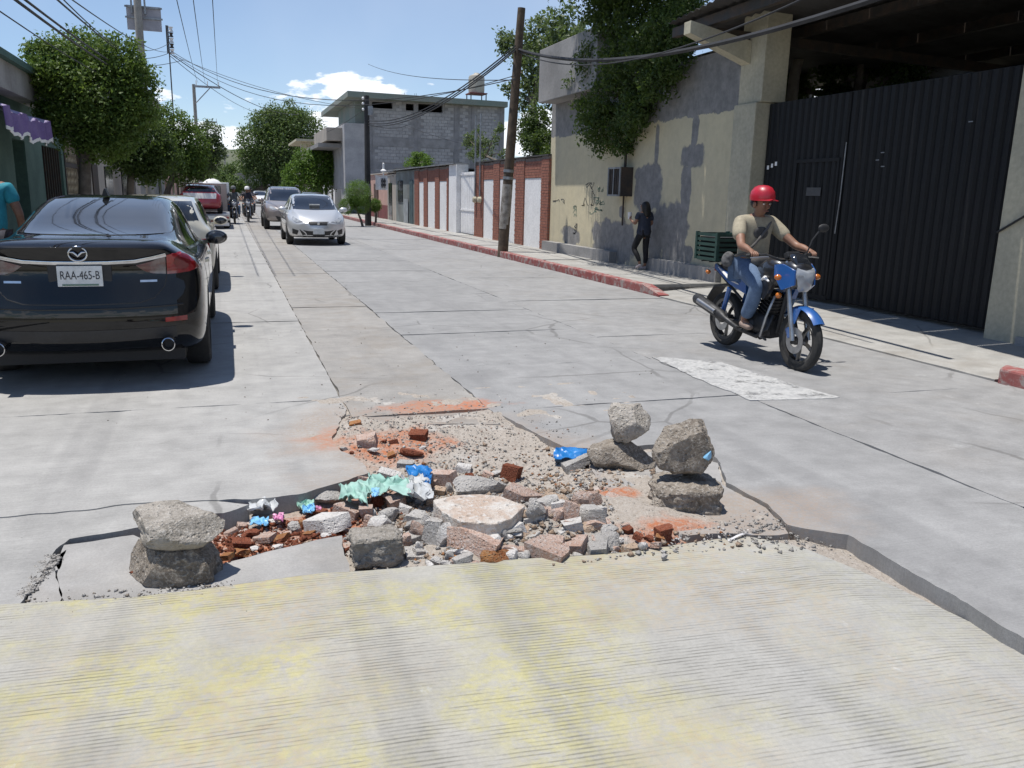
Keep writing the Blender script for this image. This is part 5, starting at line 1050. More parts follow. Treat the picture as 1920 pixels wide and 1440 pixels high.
for (pxx, ptop, arm, Yd, lab, L2) in ((363, 158, 413, 92, 'far pole with a one sided crossarm above the left trees', 1), (388, 226, 407, 150, 'distant pole with a short crossarm behind the left trees', 0), (421, 290, 430, 190, 'tiny distant double crossarm pole before the hills', 2)):
    c = AY(pxx, ptop, Yd); e = AY(arm, ptop+2, Yd); t = thing('crossarm_pole', lab, 'utility pole', (c.x, Yd, 0))
    MB().cyl((c.x, Yd, -.3), (c.x, Yd, c.z), .2, .16, 10).build('shaft', M_CONP, t, 40, world=True); MB().bx(c.x-(0 if L2 < 2 else 1), e.x, Yd-.3, Yd-.18, c.z-.3, c.z-.1).build('crossarm', M_MET, t, world=True)
    if L2 == 1: MB().cyl((c.x+.1, Yd-.24, c.z-1.8), (c.x+1.5, Yd-.24, c.z-.3), .05, n=6).build('strut', M_MET, t, world=True)
    for k in range(3): x = c.x+(e.x-c.x)*(k*.42+.1); MB().cyl((x, Yd-.24, c.z-.1), (x, Yd-.24, c.z+.35), .05, n=6).build('insulator', M_WHITE, t, world=True)
# --- overhead cables
M_CAB = pm('cable_sheath', (0.02, 0.02, 0.022), None, .7)
def cable(a, b, r=.012, sag=.3, label='thin black overhead cable strung along the street', grp='overhead street cables'):
    A = AY(*a) if len(a) == 3 else Vector(a[1:]); B_ = AY(*b) if len(b) == 3 else Vector(b[1:]); n = 18; P = []
    for i in range(n+1): t = i/n; p = A.lerp(B_, t); p.z -= sag*4*t*(1-t); P.append(p)
    o = MB().tube(P, r, 5).build('cable', M_CAB, None, 60); tag(o, label, 'cable', grp); return o
ac = 'thin black cable crossing the street to the leaning pole'; gc2 = 'cables crossing the street'
cable((-30, -45, 8), (266, 150, 34.9), .016, .15); cable((-20, -52, 8), (266, 145, 34.9), .014, .12); cable((-60, -20, 9), (264, 165, 34.9), .008, .2)
cable((80, -25, 9), (266, 120, 34.9), .011, .1); cable((95, -25, 10), (266, 100, 34.9), .008, .25); cable((80, -40, 9), (316, 97, 41.9), .008, .2)
for (a, b) in (((322, -40, 16), (372, 156, 91.8)), ((357, -40, 16), (385, 157, 91.8)), ((396, -40, 16), (408, 158, 91.8))): cable(a, b, .009, .3, 'high thin power line running over the left side', 'high power lines')
cable((320, 95, 41.9), (965, 148, 19.7), .012, 1.15, ac, gc2); cable((320, 98, 41.9), (965, 142, 19.7), .010, 1.35, ac, gc2); cable((320, 102, 41.9), (690, 205, 39.2), .010, .35, ac, gc2)
cable((318, 100, 41.9), (560, 215, 80), .02, .7, 'thin black cable running down the street centre', 'cables down the street'); cable((318, 104, 41.9), (520, 215, 90), .014, .8, 'thin black cable running down the street centre', 'cables down the street')
cable((266, 110, 34.9), (320, 98, 41.9), .012, .06); cable((266, 95, 34.9), (318, 80, 41.9), .01, .1); cable((266, 125, 34.9), (345, 112, 41.9), .012, .05)
for d in (0, 5, 9): cable((966, 86+d, 19.7), (690, 226+d, 39.2), .018, .55, 'heavy twisted service cable from the leaning pole to the dark pole', 'service cables between the right poles')
cable((966, 150, 19.7), (690, 120, 60), .012, .3, ac, gc2)
c0 = base+dq*.84
o = cable(('w', c0.x, c0.y, c0.z), (1720, -28, 6.5), .034, .42, 'thick black cable sagging from the leaning pole across the canopy front', None)
o = cable(('w', c0.x, c0.y, c0.z-.06), (1560, -28, 7.5), .012, .5, 'thin cable beside the thick one from the leaning pole', None)
cable((690, 232, 39.2), (763, 235, 54.8), .014, .2, 'service wire to the block building wall', 'service wires to the block building'); cable((763, 235, 54.8), (912, 280, 28), .01, .1, 'service wire to the block building wall', 'service wires to the block building')
cable((690, 200, 39.2), (560, 255, 80), .014, .5, 'thin black cable running down the street centre', 'cables down the street')
# ============================================================ rubble, stones and litter
def stonemat(name, c1, c2, c3, sc=9.0, pit=0.5):
    n = NT(name); o = n.obj(); a = n.noise(sc, 6, o, .65); b = n.noise(sc*7, 4, o, .7); r = n.rnd()
    col = n.mix(n.mr(a, .38, .60), c1, c2); col = n.mix(n.mr(b, .48, .66, 0, .85), col, c3); col = n.mix(n.mr(n.vor(sc*5, o), .02, .13, .3, 0), col, tuple(x*.4 for x in c2))
    col = n.mix(1.0, col, n.gray(n.mr(r, 0, 1, .82, 1.12, False)), 'MULTIPLY')
    return n.fin(col, .93, 0, n.bump(n.ma('ADD', b, n.ma('MULTIPLY', n.mr(n.vor(sc*5, o), .0, .35), pit)), 1.0, .022), .2)
S_GREY = stonemat('volcanic_stone', (0.33, 0.285, 0.235), (0.21, 0.178, 0.145), (0.47, 0.43, 0.38))
S_PALE = stonemat('pale_stone', (0.44, 0.40, 0.35), (0.31, 0.28, 0.24), (0.54, 0.505, 0.455))
S_TAN = stonemat('mortared_stone', (0.36, 0.325, 0.24), (0.19, 0.175, 0.13), (0.46, 0.43, 0.37), 13)
K = {'B': stonemat('broken_red_brick', (0.30, 0.095, 0.05), (0.22, 0.07, 0.04), (0.37, 0.16, 0.10), 14), 'P': stonemat('mortared_pink_brick', (0.56, 0.42, 0.35), (0.48, 0.32, 0.25), (0.62, 0.56, 0.52), 10), 'O': stonemat('orange_brick', (0.40, 0.19, 0.075), (0.34, 0.13, 0.055), (0.42, 0.27, 0.16), 12),
     'G': stonemat('concrete_chunk', (0.49, 0.465, 0.435), (0.40, 0.38, 0.355), (0.58, 0.555, 0.525), 10), 'W': stonemat('plaster_chunk', (0.68, 0.65, 0.615), (0.58, 0.55, 0.52), (0.75, 0.73, 0.705), 10), 'T': stonemat('tan_brick', (0.50, 0.375, 0.275), (0.45, 0.32, 0.225), (0.56, 0.49, 0.42), 10)}
def chunk(rx, ry, rz, seed, planes=9, sub=3, rough=.05, brick=False, flat=.62, extra=1):
    """faceted broken lump or broken brick about its centre, half sizes rx, ry, rz"""
    rr = random.Random(seed); bm = bmesh.new()
    if brick:
        bmesh.ops.create_cube(bm, size=2.0); bmesh.ops.subdivide_edges(bm, edges=bm.edges, cuts=3, use_grid_fill=True)
        pl = [(Vector((1 if rr.random() < .5 else -1, rr.uniform(-.5, .5), rr.uniform(-.4, .4))).normalized(), rr.uniform(.55, .8))]
        if rr.random() < .6: pl.append((Vector((rr.uniform(-1, 1), rr.uniform(-1, 1), rr.uniform(-.6, 1))).normalized(), rr.uniform(.95, 1.2)))
    else:
        bmesh.ops.create_icosphere(bm, subdivisions=sub, radius=1.25)
        pl = [(Vector((rr.gauss(0, 1), rr.gauss(0, 1), rr.gauss(0, 1))).normalized(), rr.uniform(flat, .95)) for _ in range(planes)]
        pl += [(Vector((rr.gauss(0, 1), rr.gauss(0, 1), rr.gauss(0, .6))).normalized(), rr.uniform(.5, .7)) for _ in range(planes//3*extra)]
        pl += [(Vector((0, 0, -1)), .8), (Vector((0, 0, 1)), rr.uniform(.7, .95))]
    so_ = Vector((seed*1.37, seed*.71, 2))
    for v in bm.verts:
        p = v.co.copy()
        for n_, d in pl:
            k = p.dot(n_)-d
            if k > 0: p -= n_*k
        p += p.normalized()*(mn.noise(p*2.2+so_)*rough*1.6+mn.noise(p*6+so_)*rough*.9+(mn.noise(p*13+so_)*rough*.7 if sub > 3 else 0))
        v.co = Vector((p.x*rx, p.y*ry, p.z*rz))
    bmesh.ops.recalc_face_normals(bm, faces=bm.faces); me = bpy.data.meshes.new('chunk'); bm.to_mesh(me); bm.free(); smooth(me, 28); return me
def fit(me, w_, d_, h):
    """stretch a lump to full half sizes"""
    co = np.empty(len(me.vertices)*3, np.float32); me.vertices.foreach_get('co', co); co = co.reshape(-1, 3); a, b = co.min(0), co.max(0)
    co = (co-(a+b)/2)*(np.array([w_, d_, h])*2/(b-a)); me.vertices.foreach_set('co', co.ravel().astype(np.float32)); me.update(); return me
def put(name, me, mat, loc, rot, label, cat, group=None, parent=None):
    me.name = name; me.materials.append(mat); o = link(bpy.data.objects.new(name, me), parent); o.location = loc; o.rotation_euler = rot
    if parent is None: tag(o, label, cat, group)
    return o
def blocky(rx, ry, rz, seed):
    bm = bmesh.new(); bmesh.ops.create_cube(bm, size=2.0); bmesh.ops.subdivide_edges(bm, edges=bm.edges, cuts=15, use_grid_fill=True); so_ = Vector((seed, 3, 1))
    for v in bm.verts:
        p = v.co.copy(); k = (abs(p.x)**7+abs(p.y)**7+abs(p.z)**7)**(1/7); p /= k; p += p.normalized()*(mn.noise(p*1.6+so_)*.20+mn.noise(p*4+so_)*.11+mn.noise(p*9+so_)*.07); v.co = Vector((p.x*rx, p.y*ry, p.z*rz))
    me = bpy.data.meshes.new('chunk'); bm.to_mesh(me); bm.free(); smooth(me, 30); return me
def surf(x, y):
    """level that loose things lie on"""
    if y < 3.0+0.05*x: return zrib(x)
    if x > 1.75 and y < 4.2: return -.016
    if x < -.05 and y < 3.72: return -.014
    return zbed(x, y)
# --- stacked warning stones (pixel box of each stone; distance from where its stack stands)
def stone(bx_, depth_pt, zb_, mat, label, seed, planes=10, deep=.85, rough=.06, tilt=(0, 0, 0), flat=.66, hk=.8):
    x0, y0, x1, y1 = bx_; c = AY((x0+x1)/2, (y0+y1)/2, depth_pt.y); v = c-CAMP; d = v.dot(FW); el = math.asin(-v.normalized().z)
    w_ = (x1-x0)*d/FPX/2; hp_ = (y1-y0)*d/FPX/2; h = hp_*hk
    me = chunk(w_, w_*deep, h, seed, planes, 4, rough, flat=flat, extra=0) if planes else blocky(w_, w_*deep, h, seed)
    me = fit(me, w_, w_*deep, h)
    return put('stone', me, mat, c, (tilt[0], tilt[1], -YAW+tilt[2]), label, 'stone')
def rest(up, lo):
    """grow the lower stone until the upper one really rests on it"""
    bpy.context.view_layer.update(); bm = bmesh.new(); bm.from_mesh(lo.data); bm.transform(lo.matrix_world); bt = BVHTree.FromBMesh(bm); z0 = min(v.co.z for v in bm.verts); z1 = max(v.co.z for v in bm.verts); bm.free(); gaps = []
    for v in up.data.vertices:
        p = up.matrix_world @ v.co; h = bt.ray_cast(Vector((p.x, p.y, 5)), Vector((0, 0, -1)))
        if h[0] is not None: gaps.append((p.z-h[0].z, h[0].z))
    if not gaps: return
    g_, zc = min(gaps); k = (zc+g_+.006-z0)/(zc-z0); n_ = len(lo.data.vertices); co = np.empty(n_*3, np.float32); lo.data.vertices.foreach_get('co', co); co = co.reshape(-1, 3); b0 = co[:, 2].min(); co[:, 2] = b0+(co[:, 2]-b0)*max(.7, min(1.9, k)); lo.data.vertices.foreach_set('co', co.ravel()); lo.data.update()
b1 = G(330, 1105, -.02); b1.y += .16
sa = stone((236, 1018, 417, 1126), b1, 0, S_GREY, 'dark rough stone under the pale flat one at the yellow slab edge', 101, 8, .8, .06, flat=.76, hk=.86)
sb2 = stone((240, 938, 421, 1030), b1, 0, S_PALE, 'pale flat stone balanced on a dark rough one near the yellow slab', 102, 7, .8, .045, (0, rad(3), 0), .80, .62)
b2 = G(1280, 965, -.035); b2.y += .10
sc = stone((1209, 888, 1348, 983), b2, 0, S_GREY, 'lower stone of the pair with a blue scrap on top', 103, 0, .9, .09, flat=.78, hk=.9)
sd = stone((1224, 790, 1342, 910), b2, 0, S_GREY, 'upright pointed dark stone with a blue scrap on its side', 104, 11, .85, .07, (0, rad(-14), .4), hk=.95)
b3 = G(1165, 884, -.035); b3.y += .08
se_ = stone((1098, 818, 1229, 892), b3, 0, S_GREY, 'lower wedge shaped stone beside the blue plastic sheet', 105, 8, .75, .05, flat=.74, hk=.88)
sf = stone((1136, 752, 1224, 832), b3, 0, S_PALE, 'small blocky pale stone balanced on the wedge shaped stone', 106, 7, .8, .07, (0, 0, .2), .84, .88)
b4 = G(705, 1055, -.02); b4.y += .10
stone((652, 982, 758, 1066), b4, 0, S_PALE, 'squarish mortar crusted stone block standing alone before the rubble', 107, 0, .8, .045, (0, 0, .25), .8)
for u_, l_ in ((sb2, sa), (sd, sc), (sf, se_)): rest(u_, l_)
# --- big pale curved slab in the middle of the heap
def bigslab():
    V = []; c = AY(900, 960, 3.62); top = []; n = 22
    out = [(812, 938), (850, 930), (900, 927), (940, 930), (985, 945), (960, 965), (930, 975), (865, 972), (828, 956)]
    P = [G(a, b, .12) for a, b in out]; P = [Vector((p.x, p.y)) for p in P]; Q = jit([(p.x, p.y) for p in P], .04, .008, 7)
    zz = [.115+.05*((q[1]-3.5)/.3)*.4 for q in Q]
    return MB().prism(Q, -.06, zz).build('broken_slab', stonemat('dusty_pale_concrete', (0.56, 0.52, 0.47), (0.46, 0.36, 0.29), (0.60, 0.58, 0.55), 5), None, None, bevel=.006)
tag(bigslab(), 'large pale broken concrete slab lying in the middle of the rubble', 'concrete slab')
# --- pieces read off the photograph: (crop x, crop y, width, height, kind)
C2 = [(200, 290, 190, 110, 'P'), (430, 330, 340, 130, 'G'), (160, 375, 80, 60, 'T'), (230, 350, 60, 80, 'W'), (740, 420, 220, 100, 'P'), (820, 500, 130, 140, 'G'), (830, 570, 110, 110, 'W'), (960, 440, 180, 90, 'T'), (1040, 440, 60, 80, 'G'), (970, 540, 190, 130, 'P'), (1070, 530, 110, 170, 'P'), (1180, 440, 190, 150, 'P'), (1230, 540, 170, 130, 'G'), (870, 640, 260, 100, 'P'), (1080, 610, 130, 70, 'W'), (1190, 650, 160, 110, 'T'), (1040, 655, 80, 60, 'O'), (1110, 710, 110, 100, 'P'), (1300, 720, 180, 80, 'G'), (1330, 640, 130, 80, 'G'), (1465, 660, 60, 150, 'B'), (1725, 660, 110, 90, 'B'), (970, 710, 110, 70, 'W'), (800, 705, 80, 60, 'P'), (690, 745, 110, 100, 'P'), (820, 745, 120, 60, 'T'), (480, 740, 300, 170, 'P'), (545, 830, 220, 110, 'O'), (910, 800, 260, 140, 'P'), (730, 830, 130, 90, 'G'), (1040, 800, 50, 90, 'W'), (1125, 835, 120, 50, 'G'), (330, 860, 130, 90, 'G'), (270, 800, 110, 70, 'W'), (410, 890, 100, 60, 'P'), (15, 650, 120, 200, 'P'), (120, 650, 130, 180, 'G'), (215, 670, 140, 190, 'W'), (290, 690, 110, 150, 'P'), (355, 620, 130, 130, 'G'), (170, 540, 160, 100, 'G'), (90, 590, 90, 110, 'W'), (30, 800, 90, 60, 'G'), (60, 440, 110, 50, 'W'), (95, 450, 60, 60, 'T'), (660, 250, 110, 120, 'B'), (320, 215, 110, 60, 'W'), (1570, 750, 60, 50, 'W'), (1660, 745, 60, 40, 'P'), (1540, 690, 60, 50, 'B'), (1720, 830, 50, 50, 'G'), (1000, 830, 50, 50, 'O'), (1290, 670, 50, 50, 'W'), (1300, 440, 70, 80, 'W'), (1410, 720, 60, 60, 'W'), (1240, 780, 80, 50, 'G'), (600, 720, 90, 70, 'G'), (640, 690, 70, 50, 'W'), (1370, 770, 60, 40, 'P'), (1610, 700, 70, 50, 'B'), (1690, 700, 60, 40, 'O'), (560, 250, 80, 40, 'W'), (500, 260, 70, 40, 'P'), (370, 265, 60, 40, 'B'), (1105, 175, 230, 60, 'G'), (150, 860, 90, 60, 'G'), (90, 880, 70, 40, 'W'), (210, 880, 80, 50, 'G'), (250, 840, 60, 40, 'O'), (480, 940, 50, 24, 'G')]
C1 = [(1765, 160, 130, 70, 'B'), (1710, 300, 180, 75, 'B'), (1330, 215, 170, 110, 'P'), (1340, 545, 180, 110, 'P'), (1525, 480, 160, 60, 'W'), (1030, 665, 240, 110, 'G'), (1020, 880, 260, 130, 'W'), (1200, 790, 200, 130, 'P'), (1340, 800, 100, 140, 'P'), (850, 890, 110, 90, 'O'), (1430, 700, 90, 110, 'B'), (1600, 700, 150, 110, 'P'), (1690, 640, 170, 130, 'W'), (760, 915, 120, 80, 'G'), (940, 790, 130, 70, 'B'), (1100, 770, 90, 60, 'B'), (250, 830, 150, 70, 'O'), (390, 960, 140, 60, 'B'), (490, 1000, 170, 50, 'P'), (220, 960, 120, 40, 'P'), (300, 1040, 160, 55, 'B'), (290, 1120, 180, 60, 'O'), (200, 1150, 90, 40, 'O'), (640, 1000, 140, 50, 'O'), (880, 965, 100, 45, 'O'), (1530, 810, 160, 110, 'G'), (1755, 1130, 180, 50, 'G'), (1880, 560, 80, 80, 'P'), (620, 1075, 80, 30, 'W'), (970, 1290, 110, 50, 'W'), (1050, 1325, 90, 36, 'P'), (930, 1270, 80, 36, 'G'), (1000, 980, 60, 40, 'W'), (700, 960, 80, 40, 'P'), (560, 870, 90, 40, 'W'), (600, 830, 80, 40, 'P'), (330, 900, 80, 36, 'P'), (420, 1090, 70, 30, 'W'), (1250, 265, 70, 40, 'W'), (1400, 275, 80, 34, 'W'), (1150, 270, 60, 26, 'G'), (1480, 210, 60, 30, 'B'), (1560, 210, 70, 34, 'B'), (1540, 320, 60, 26, 'O'), (1660, 390, 120, 40, 'G'), (1220, 300, 40, 24, 'B'), (1250, 60, 90, 24, 'O'), (385, 216, 26, 18, 'G'), (575, 312, 28, 22, 'B'), (815, 36, 18, 14, 'G'), (1800, 260, 60, 26, 'W'), (1000, 610, 80, 40, 'B'), (1150, 570, 90, 44, 'B'), (1080, 600, 60, 34, 'O')]
names = {'B': ('brick', 'broken red brick', 'brick'), 'P': ('brick', 'pinkish brick piece crusted with mortar', 'brick'), 'O': ('brick', 'crumbling orange brick piece', 'brick'), 'T': ('brick', 'tan brick piece', 'brick'), 'G': ('concrete_chunk', 'grey concrete chunk', 'concrete chunk'), 'W': ('plaster_chunk', 'whitish plaster chunk', 'plaster chunk')}
def rub(cx, cy, w_, h, kind, ox, oy, sc, i):
    pxx, pyy = ox+cx/sc, oy+cy/sc; wp, hp = w_/sc*1.14, h/sc*1.14
    p = G(pxx, pyy+hp*.35, -.03); 
    for _ in range(3): p = G(pxx, pyy+hp*.4, surf(p.x, p.y)+.0)
    d = (p-CAMP).dot(FW); hw = wp*d/FPX/2; hz = max(.012, hp*d/FPX/2*.85); hz = min(hz, hw*1.3)
    # things in the heap lie on other things, so keep the level the photo shows
    c = G(pxx, pyy, surf(p.x, p.y)+hz*.75)
    brick = (kind in 'BPTO' and wp > 14 and i % 4 != 3) or (kind in 'GW' and wp > 22 and i % 2 == 0)
    me = chunk(hw/(.9 if brick else .98), hw*random.uniform(.55, .85), hz/(.95 if brick else .85), 200+i, 8, 3 if wp > 20 else 2, .035 if brick else .06, brick)
    me = fit(me, hw, hw*random.uniform(.6, .85), hz)
    nm, lb_, ct = names[kind]
    sz = 'large ' if wp > 45 else ('small ' if wp < 20 else '')
    zone = 'beside the left slab edge' if pxx < 640 else ('on the dusty strip behind the heap' if pyy < 875 and pxx < 1000 else ('at the right end of the rubble heap' if pxx > 1100 else ('along the front edge of the rubble heap' if pyy > 1010 else 'in the middle of the rubble heap')))
    lab = f'{sz}{lb_} {zone}'
    put(nm, me, K[kind], c, (random.uniform(-.25, .25), random.uniform(-.3, .3), random.uniform(-.6, .6)-YAW), lab, ct, lab)
C3 = []
for k in range(95):
    for _ in range(50):
        a, b = random.gauss(930, 130), random.gauss(995, 34)
        if 690 < a < 1190 and 915 < b < 1058-.03*(a-700) and not (800 < a < 985 and b < 985): break
    C3.append((a, b, random.choice((18, 24, 30, 38, 46)), random.choice((14, 18, 22, 28)), random.choice('PGWTPWWPG')))
i = 0
for q in C2: rub(*q, 780, 820, 3.692, i); i += 1
for q in C1: rub(*q, 380, 780, 4.364, i); i += 1
for q in C3: rub(*q, 0, 0, 1.0, i); i += 1
# --- loose gravel and crumbs: uncountable
def gravel(name, mat, n, fn, seed, smin, smax, label):
    rg = np.random.default_rng(seed); base = np.array([(1, 0, 0), (-.5, .87, 0), (-.5, -.87, 0), (0, 0, .9), (.2, .1, -.5)], float); fc = np.array([(0, 1, 3), (1, 2, 3), (2, 0, 3), (1, 0, 4), (2, 1, 4), (0, 2, 4)]); V = []; Fl = []; k = 0
    while k < n:
        x, y = fn(rg); s_ = smin+(smax-smin)*rg.random()**2.6; z = surf(x, y) if y < 5.6 else .0
        A = rg.normal(size=(3, 3)); Qm, _ = np.linalg.qr(A); v = (base*rg.uniform(.6, 1.3, (5, 3)))@Qm.T*s_*np.array([1, 1, .75])
        V.append(v+np.array([x, y, max(z, 0 if (x > S2+.15 and y > 4.75) or y > 5.6 else z)+s_*.25])); Fl.append(fc+k*5); k += 1
    o = np_mesh(name, np.concatenate(V), np.concatenate(Fl), mat); tag(o, label, 'gravel', None, 'stuff'); return o
def reg_heap(rg):
    while True:
        x, y = rg.normal(1.2, .52), rg.normal(3.75, .45)
        if 3.12-.05*x < y < 5 and .0 < x < 2.3 and not (x < .62 and y > 3.95+.6*max(0, x-.2)): return x, y
def reg_left(rg):
    while True:
        x, y = rg.normal(.15, .3), rg.normal(3.75, .2)
        if -.45 < x < .8 and 3.45+.1*x < y < 4.02+.3*max(0, x-.1): return x, y
def reg_back(rg):
    while True:
        x, y = rg.normal(1.1, .45), rg.normal(4.95, .5)
        if .62 < x < 2.2 and 4.2 < y < 6.3: return x, y
def reg_front(rg): return rg.uniform(.45, 2.3), rg.normal(3.16, .05)
gravel('gravel', K['T'], 1600, reg_heap, 21, .005, .03, 'tan brick crumbs and mortar grit covering the heap'); gravel('gravel', K['G'], 2600, reg_heap, 1, .004, .022, 'grey gravel and mortar crumbs covering the rubble heap'); gravel('brick_crumbs', K['B'], 1500, reg_left, 2, .004, .026, 'loose red brick crumbs filling the left side of the pit'); gravel('brick_crumbs', K['O'], 900, reg_heap, 3, .004, .018, 'orange brick crumbs scattered over the rubble heap')
gravel('gravel', K['G'], 2600, reg_back, 4, .003, .014, 'pale gravel spread over the dusty strip behind the heap'); gravel('brick_crumbs', K['P'], 700, reg_back, 5, .003, .014, 'pink brick crumbs on the dusty strip behind the heap'); gravel('plaster_crumbs', K['W'], 900, reg_heap, 6, .004, .02, 'white plaster crumbs scattered over the rubble heap'); gravel('plaster_crumbs', K['W'], 260, reg_front, 7, .004, .016, 'white plaster crumbs along the yellow slab edge')
gravel('gravel', K['G'], 420, lambda rg: (rg.normal(2.45, .18), rg.normal(3.12, .09)), 8, .004, .018, 'crumbled concrete filling the cracked joint on the right')
gravel('gravel', S_GREY, 500, lambda rg: (rg.uniform(-.9, .2), rg.normal(3.17, .06)), 9, .003, .014, 'dark crumbs in the cracked joint at the left')
CRK = px([(40, 1114), (70, 1078), (98, 1042), (130, 1010), (190, 999), (245, 990)]); 
def reg_crk(rg):
    k = rg.integers(0, 5); t = rg.random(); a, b = CRK[k], CRK[k+1]; return a[0]+(b[0]-a[0])*t+rg.normal(0, .018), a[1]+(b[1]-a[1])*t+rg.normal(0, .018)
gravel('gravel', K['G'], 900, reg_crk, 31, .004, .02, 'crumbled concrete filling the jagged crack at the left')
gravel('gravel', K['G'], 700, lambda rg: (rg.uniform(-1.0, .3), 3.2+rg.normal(0, .05)), 32, .003, .015, 'grey crumbs along the left joint of the yellow slab')
gravel('gravel', S_GREY, 260, lambda rg: (rg.uniform(-1.0, 3.6), rg.uniform(5.65, 9.5)), 10, .003, .011, 'dark grit scattered over the road behind the heap')
# --- litter: crumpled plastic and rag
def rag(name, pts, mat, label, cat, seed, amp=.03, lift=.03, n=14, thick=.004):
    """crumpled sheet through pixel corners (a, b, c, d) lying on the rubble"""
    P = []
    for (a, b) in pts:
        p = G(a, b, 0)
        for _ in range(2): p = G(a, b, surf(p.x, p.y)+lift)
        P.append(p)
    V = []
    for i_ in range(n+1):
        for j in range(n+1):
            u, v = i_/n, j/n; p = P[0].lerp(P[1], u).lerp(P[3].lerp(P[2], u), v); q = Vector((u*4+seed, v*4, seed))
            e = 1+.0*u; p = p+Vector((mn.noise(q+Vector((7, 0, 0)))*amp*.8, mn.noise(q+Vector((0, 9, 0)))*amp*.8, amp*(1.0*mn.noise(q*1.1)+.45*mn.noise(Vector((q.x*3.2, q.y*.9, seed))))+amp*.6)); V.append(p)
    F = [(i_*(n+1)+j, (i_+1)*(n+1)+j, (i_+1)*(n+1)+j+1, i_*(n+1)+j+1) for i_ in range(n) for j in range(n)]
    b = MB(); b.add(V, F); me_o = b.build(name, mat, None, 60); m_ = me_o.modifiers.new('t', 'SOLIDIFY'); m_.thickness = thick; bake(me_o); smooth(me_o.data, 60); return tag(me_o, label, cat)
M_GRNR = pm('green_rag_cloth', (0.24, 0.42, 0.36), (0.34, 0.50, 0.44), .8, 12, .3, 60); M_BLUP = pm('blue_plastic', (0.012, 0.13, 0.38), (0.02, 0.19, 0.48), .35, 8, .2, 40); M_SKYP = pm('pale_blue_plastic', (0.16, 0.42, 0.68), (0.28, 0.52, 0.72), .4, 9, .2, 40); M_PNKP = pm('pink_plastic', (0.62, 0.22, 0.42), (0.7, 0.35, 0.5), .4, 9); M_CLRP = pm('cloudy_plastic_bag', (0.52, 0.53, 0.53), (0.40, 0.41, 0.41), .3, 9, .3, 40); M_MINT = pm('mint_plastic', (0.35, 0.58, 0.48), None, .5, 9)
rag('rag', [(636, 918), (695, 908), (690, 950), (642, 948)], M_GRNR, 'crumpled pale green rag on the left of the heap', 'rag', 1, .045, .07, 18); rag('rag', [(692, 900), (762, 905), (772, 932), (690, 930)], M_GRNR, 'twisted end of pale green cloth among the bricks', 'rag', 2, .045, .07, 18)
rag('plastic_scrap', [(762, 878), (808, 884), (806, 898), (764, 890)], M_BLUP, 'bright blue plastic strip lying on the heap', 'plastic scrap', 3, .03, .07); rag('plastic_scrap', [(795, 892), (810, 894), (806, 916), (796, 912)], M_BLUP, 'blue plastic tail hanging off a brick', 'plastic scrap', 4, .02, .07)
rag('plastic_scrap', [(468, 980), (505, 976), (502, 988), (472, 990)], M_SKYP, 'pale blue plastic scrap in the red crumbs', 'plastic scrap', 5, .022, .02); rag('plastic_scrap', [(568, 955), (590, 952), (590, 966), (570, 966)], M_SKYP, 'pale blue scrap next to the mint one', 'plastic scrap', 6, .022, .03); rag('plastic_scrap', [(556, 944), (588, 942), (586, 954), (560, 955)], M_MINT, 'mint green plastic scrap below the left slab edge', 'plastic scrap', 7, .022, .03)
rag('plastic_scrap', [(513, 970), (532, 967), (530, 979), (515, 979)], M_PNKP, 'pink plastic scrap on the red crumbs', 'plastic scrap', 8, .018, .03); rag('plastic_scrap', [(588, 953), (601, 952), (602, 959), (590, 960)], M_PNKP, 'tiny pink scrap beside the pale blue one', 'plastic scrap', 9, .014, .03); rag('plastic_scrap', [(696, 917), (711, 917), (709, 931), (698, 932)], M_SKYP, 'pale blue scrap lying on the green rag', 'plastic scrap', 10, .012, .12)
rag('plastic_bag', [(465, 942), (508, 940), (520, 966), (468, 966)], M_CLRP, 'cloudy plastic bag tucked below the slab edge', 'plastic bag', 11, .05, .03, 16); rag('plastic_bag', [(752, 900), (800, 905), (812, 940), (765, 936)], M_CLRP, 'cloudy crumpled plastic sheet in the heap', 'plastic bag', 12, .05, .06, 16)
rag('plastic_sheet', [(1040, 846), (1112, 843), (1110, 862), (1036, 864)], M_BLUP, 'blue plastic sheet lying beside the wedge shaped stone', 'plastic sheet', 13, .03, .035, 16)
d_ = (b2-CAMP).dot(FW); q = CAMP+ray(1329, 853)*((d_-.14)/FPX); put('plastic_scrap', chunk(.026, .02, .035, 77, 5, 2, .12), M_SKYP, q, (0, .5, 0), 'blue scrap stuck to the upright pointed stone', 'plastic scrap')
# plastic spork on the right
sp = thing('plastic_spork', 'white plastic spork lying on the pavement right of the stones', 'spork', G(1390, 1006, -.03)); h0, h1 = G(1366, 1017, -.03), G(1414, 1000, -.03); M_SPK = pm('white_plastic', (0.74, 0.72, 0.72), None, .4, 9)
e = h1-h0; s_ = Vector((-e.y, e.x, 0)).normalized(); R = []
for t, w_, z in ((0, .006, .004), (.35, .007, .012), (.62, .008, .012), (.7, .022, .01), (.82, .029, .006), (.92, .025, .008)): p = h0+e*t; R.append([p+s_*w_+Vector((0, 0, z+.004)), p+Vector((0, 0, z)), p-s_*w_+Vector((0, 0, z+.004)), p-s_*w_+Vector((0, 0, z+.007)), p+Vector((0, 0, z+.003)), p+s_*w_+Vector((0, 0, z+.007))])
MB().loft(R).build('bowl_and_handle', M_SPK, sp, 60, world=True)
for k in (-1, 0, 1): MB().tube([h0+e*.91+s_*k*.012+Vector((0, 0, .01)), h0+e*1.0+s_*k*.013+Vector((0, 0, .011))], [.0045, .002], 6).build('tine', M_SPK, sp, 60, world=True)
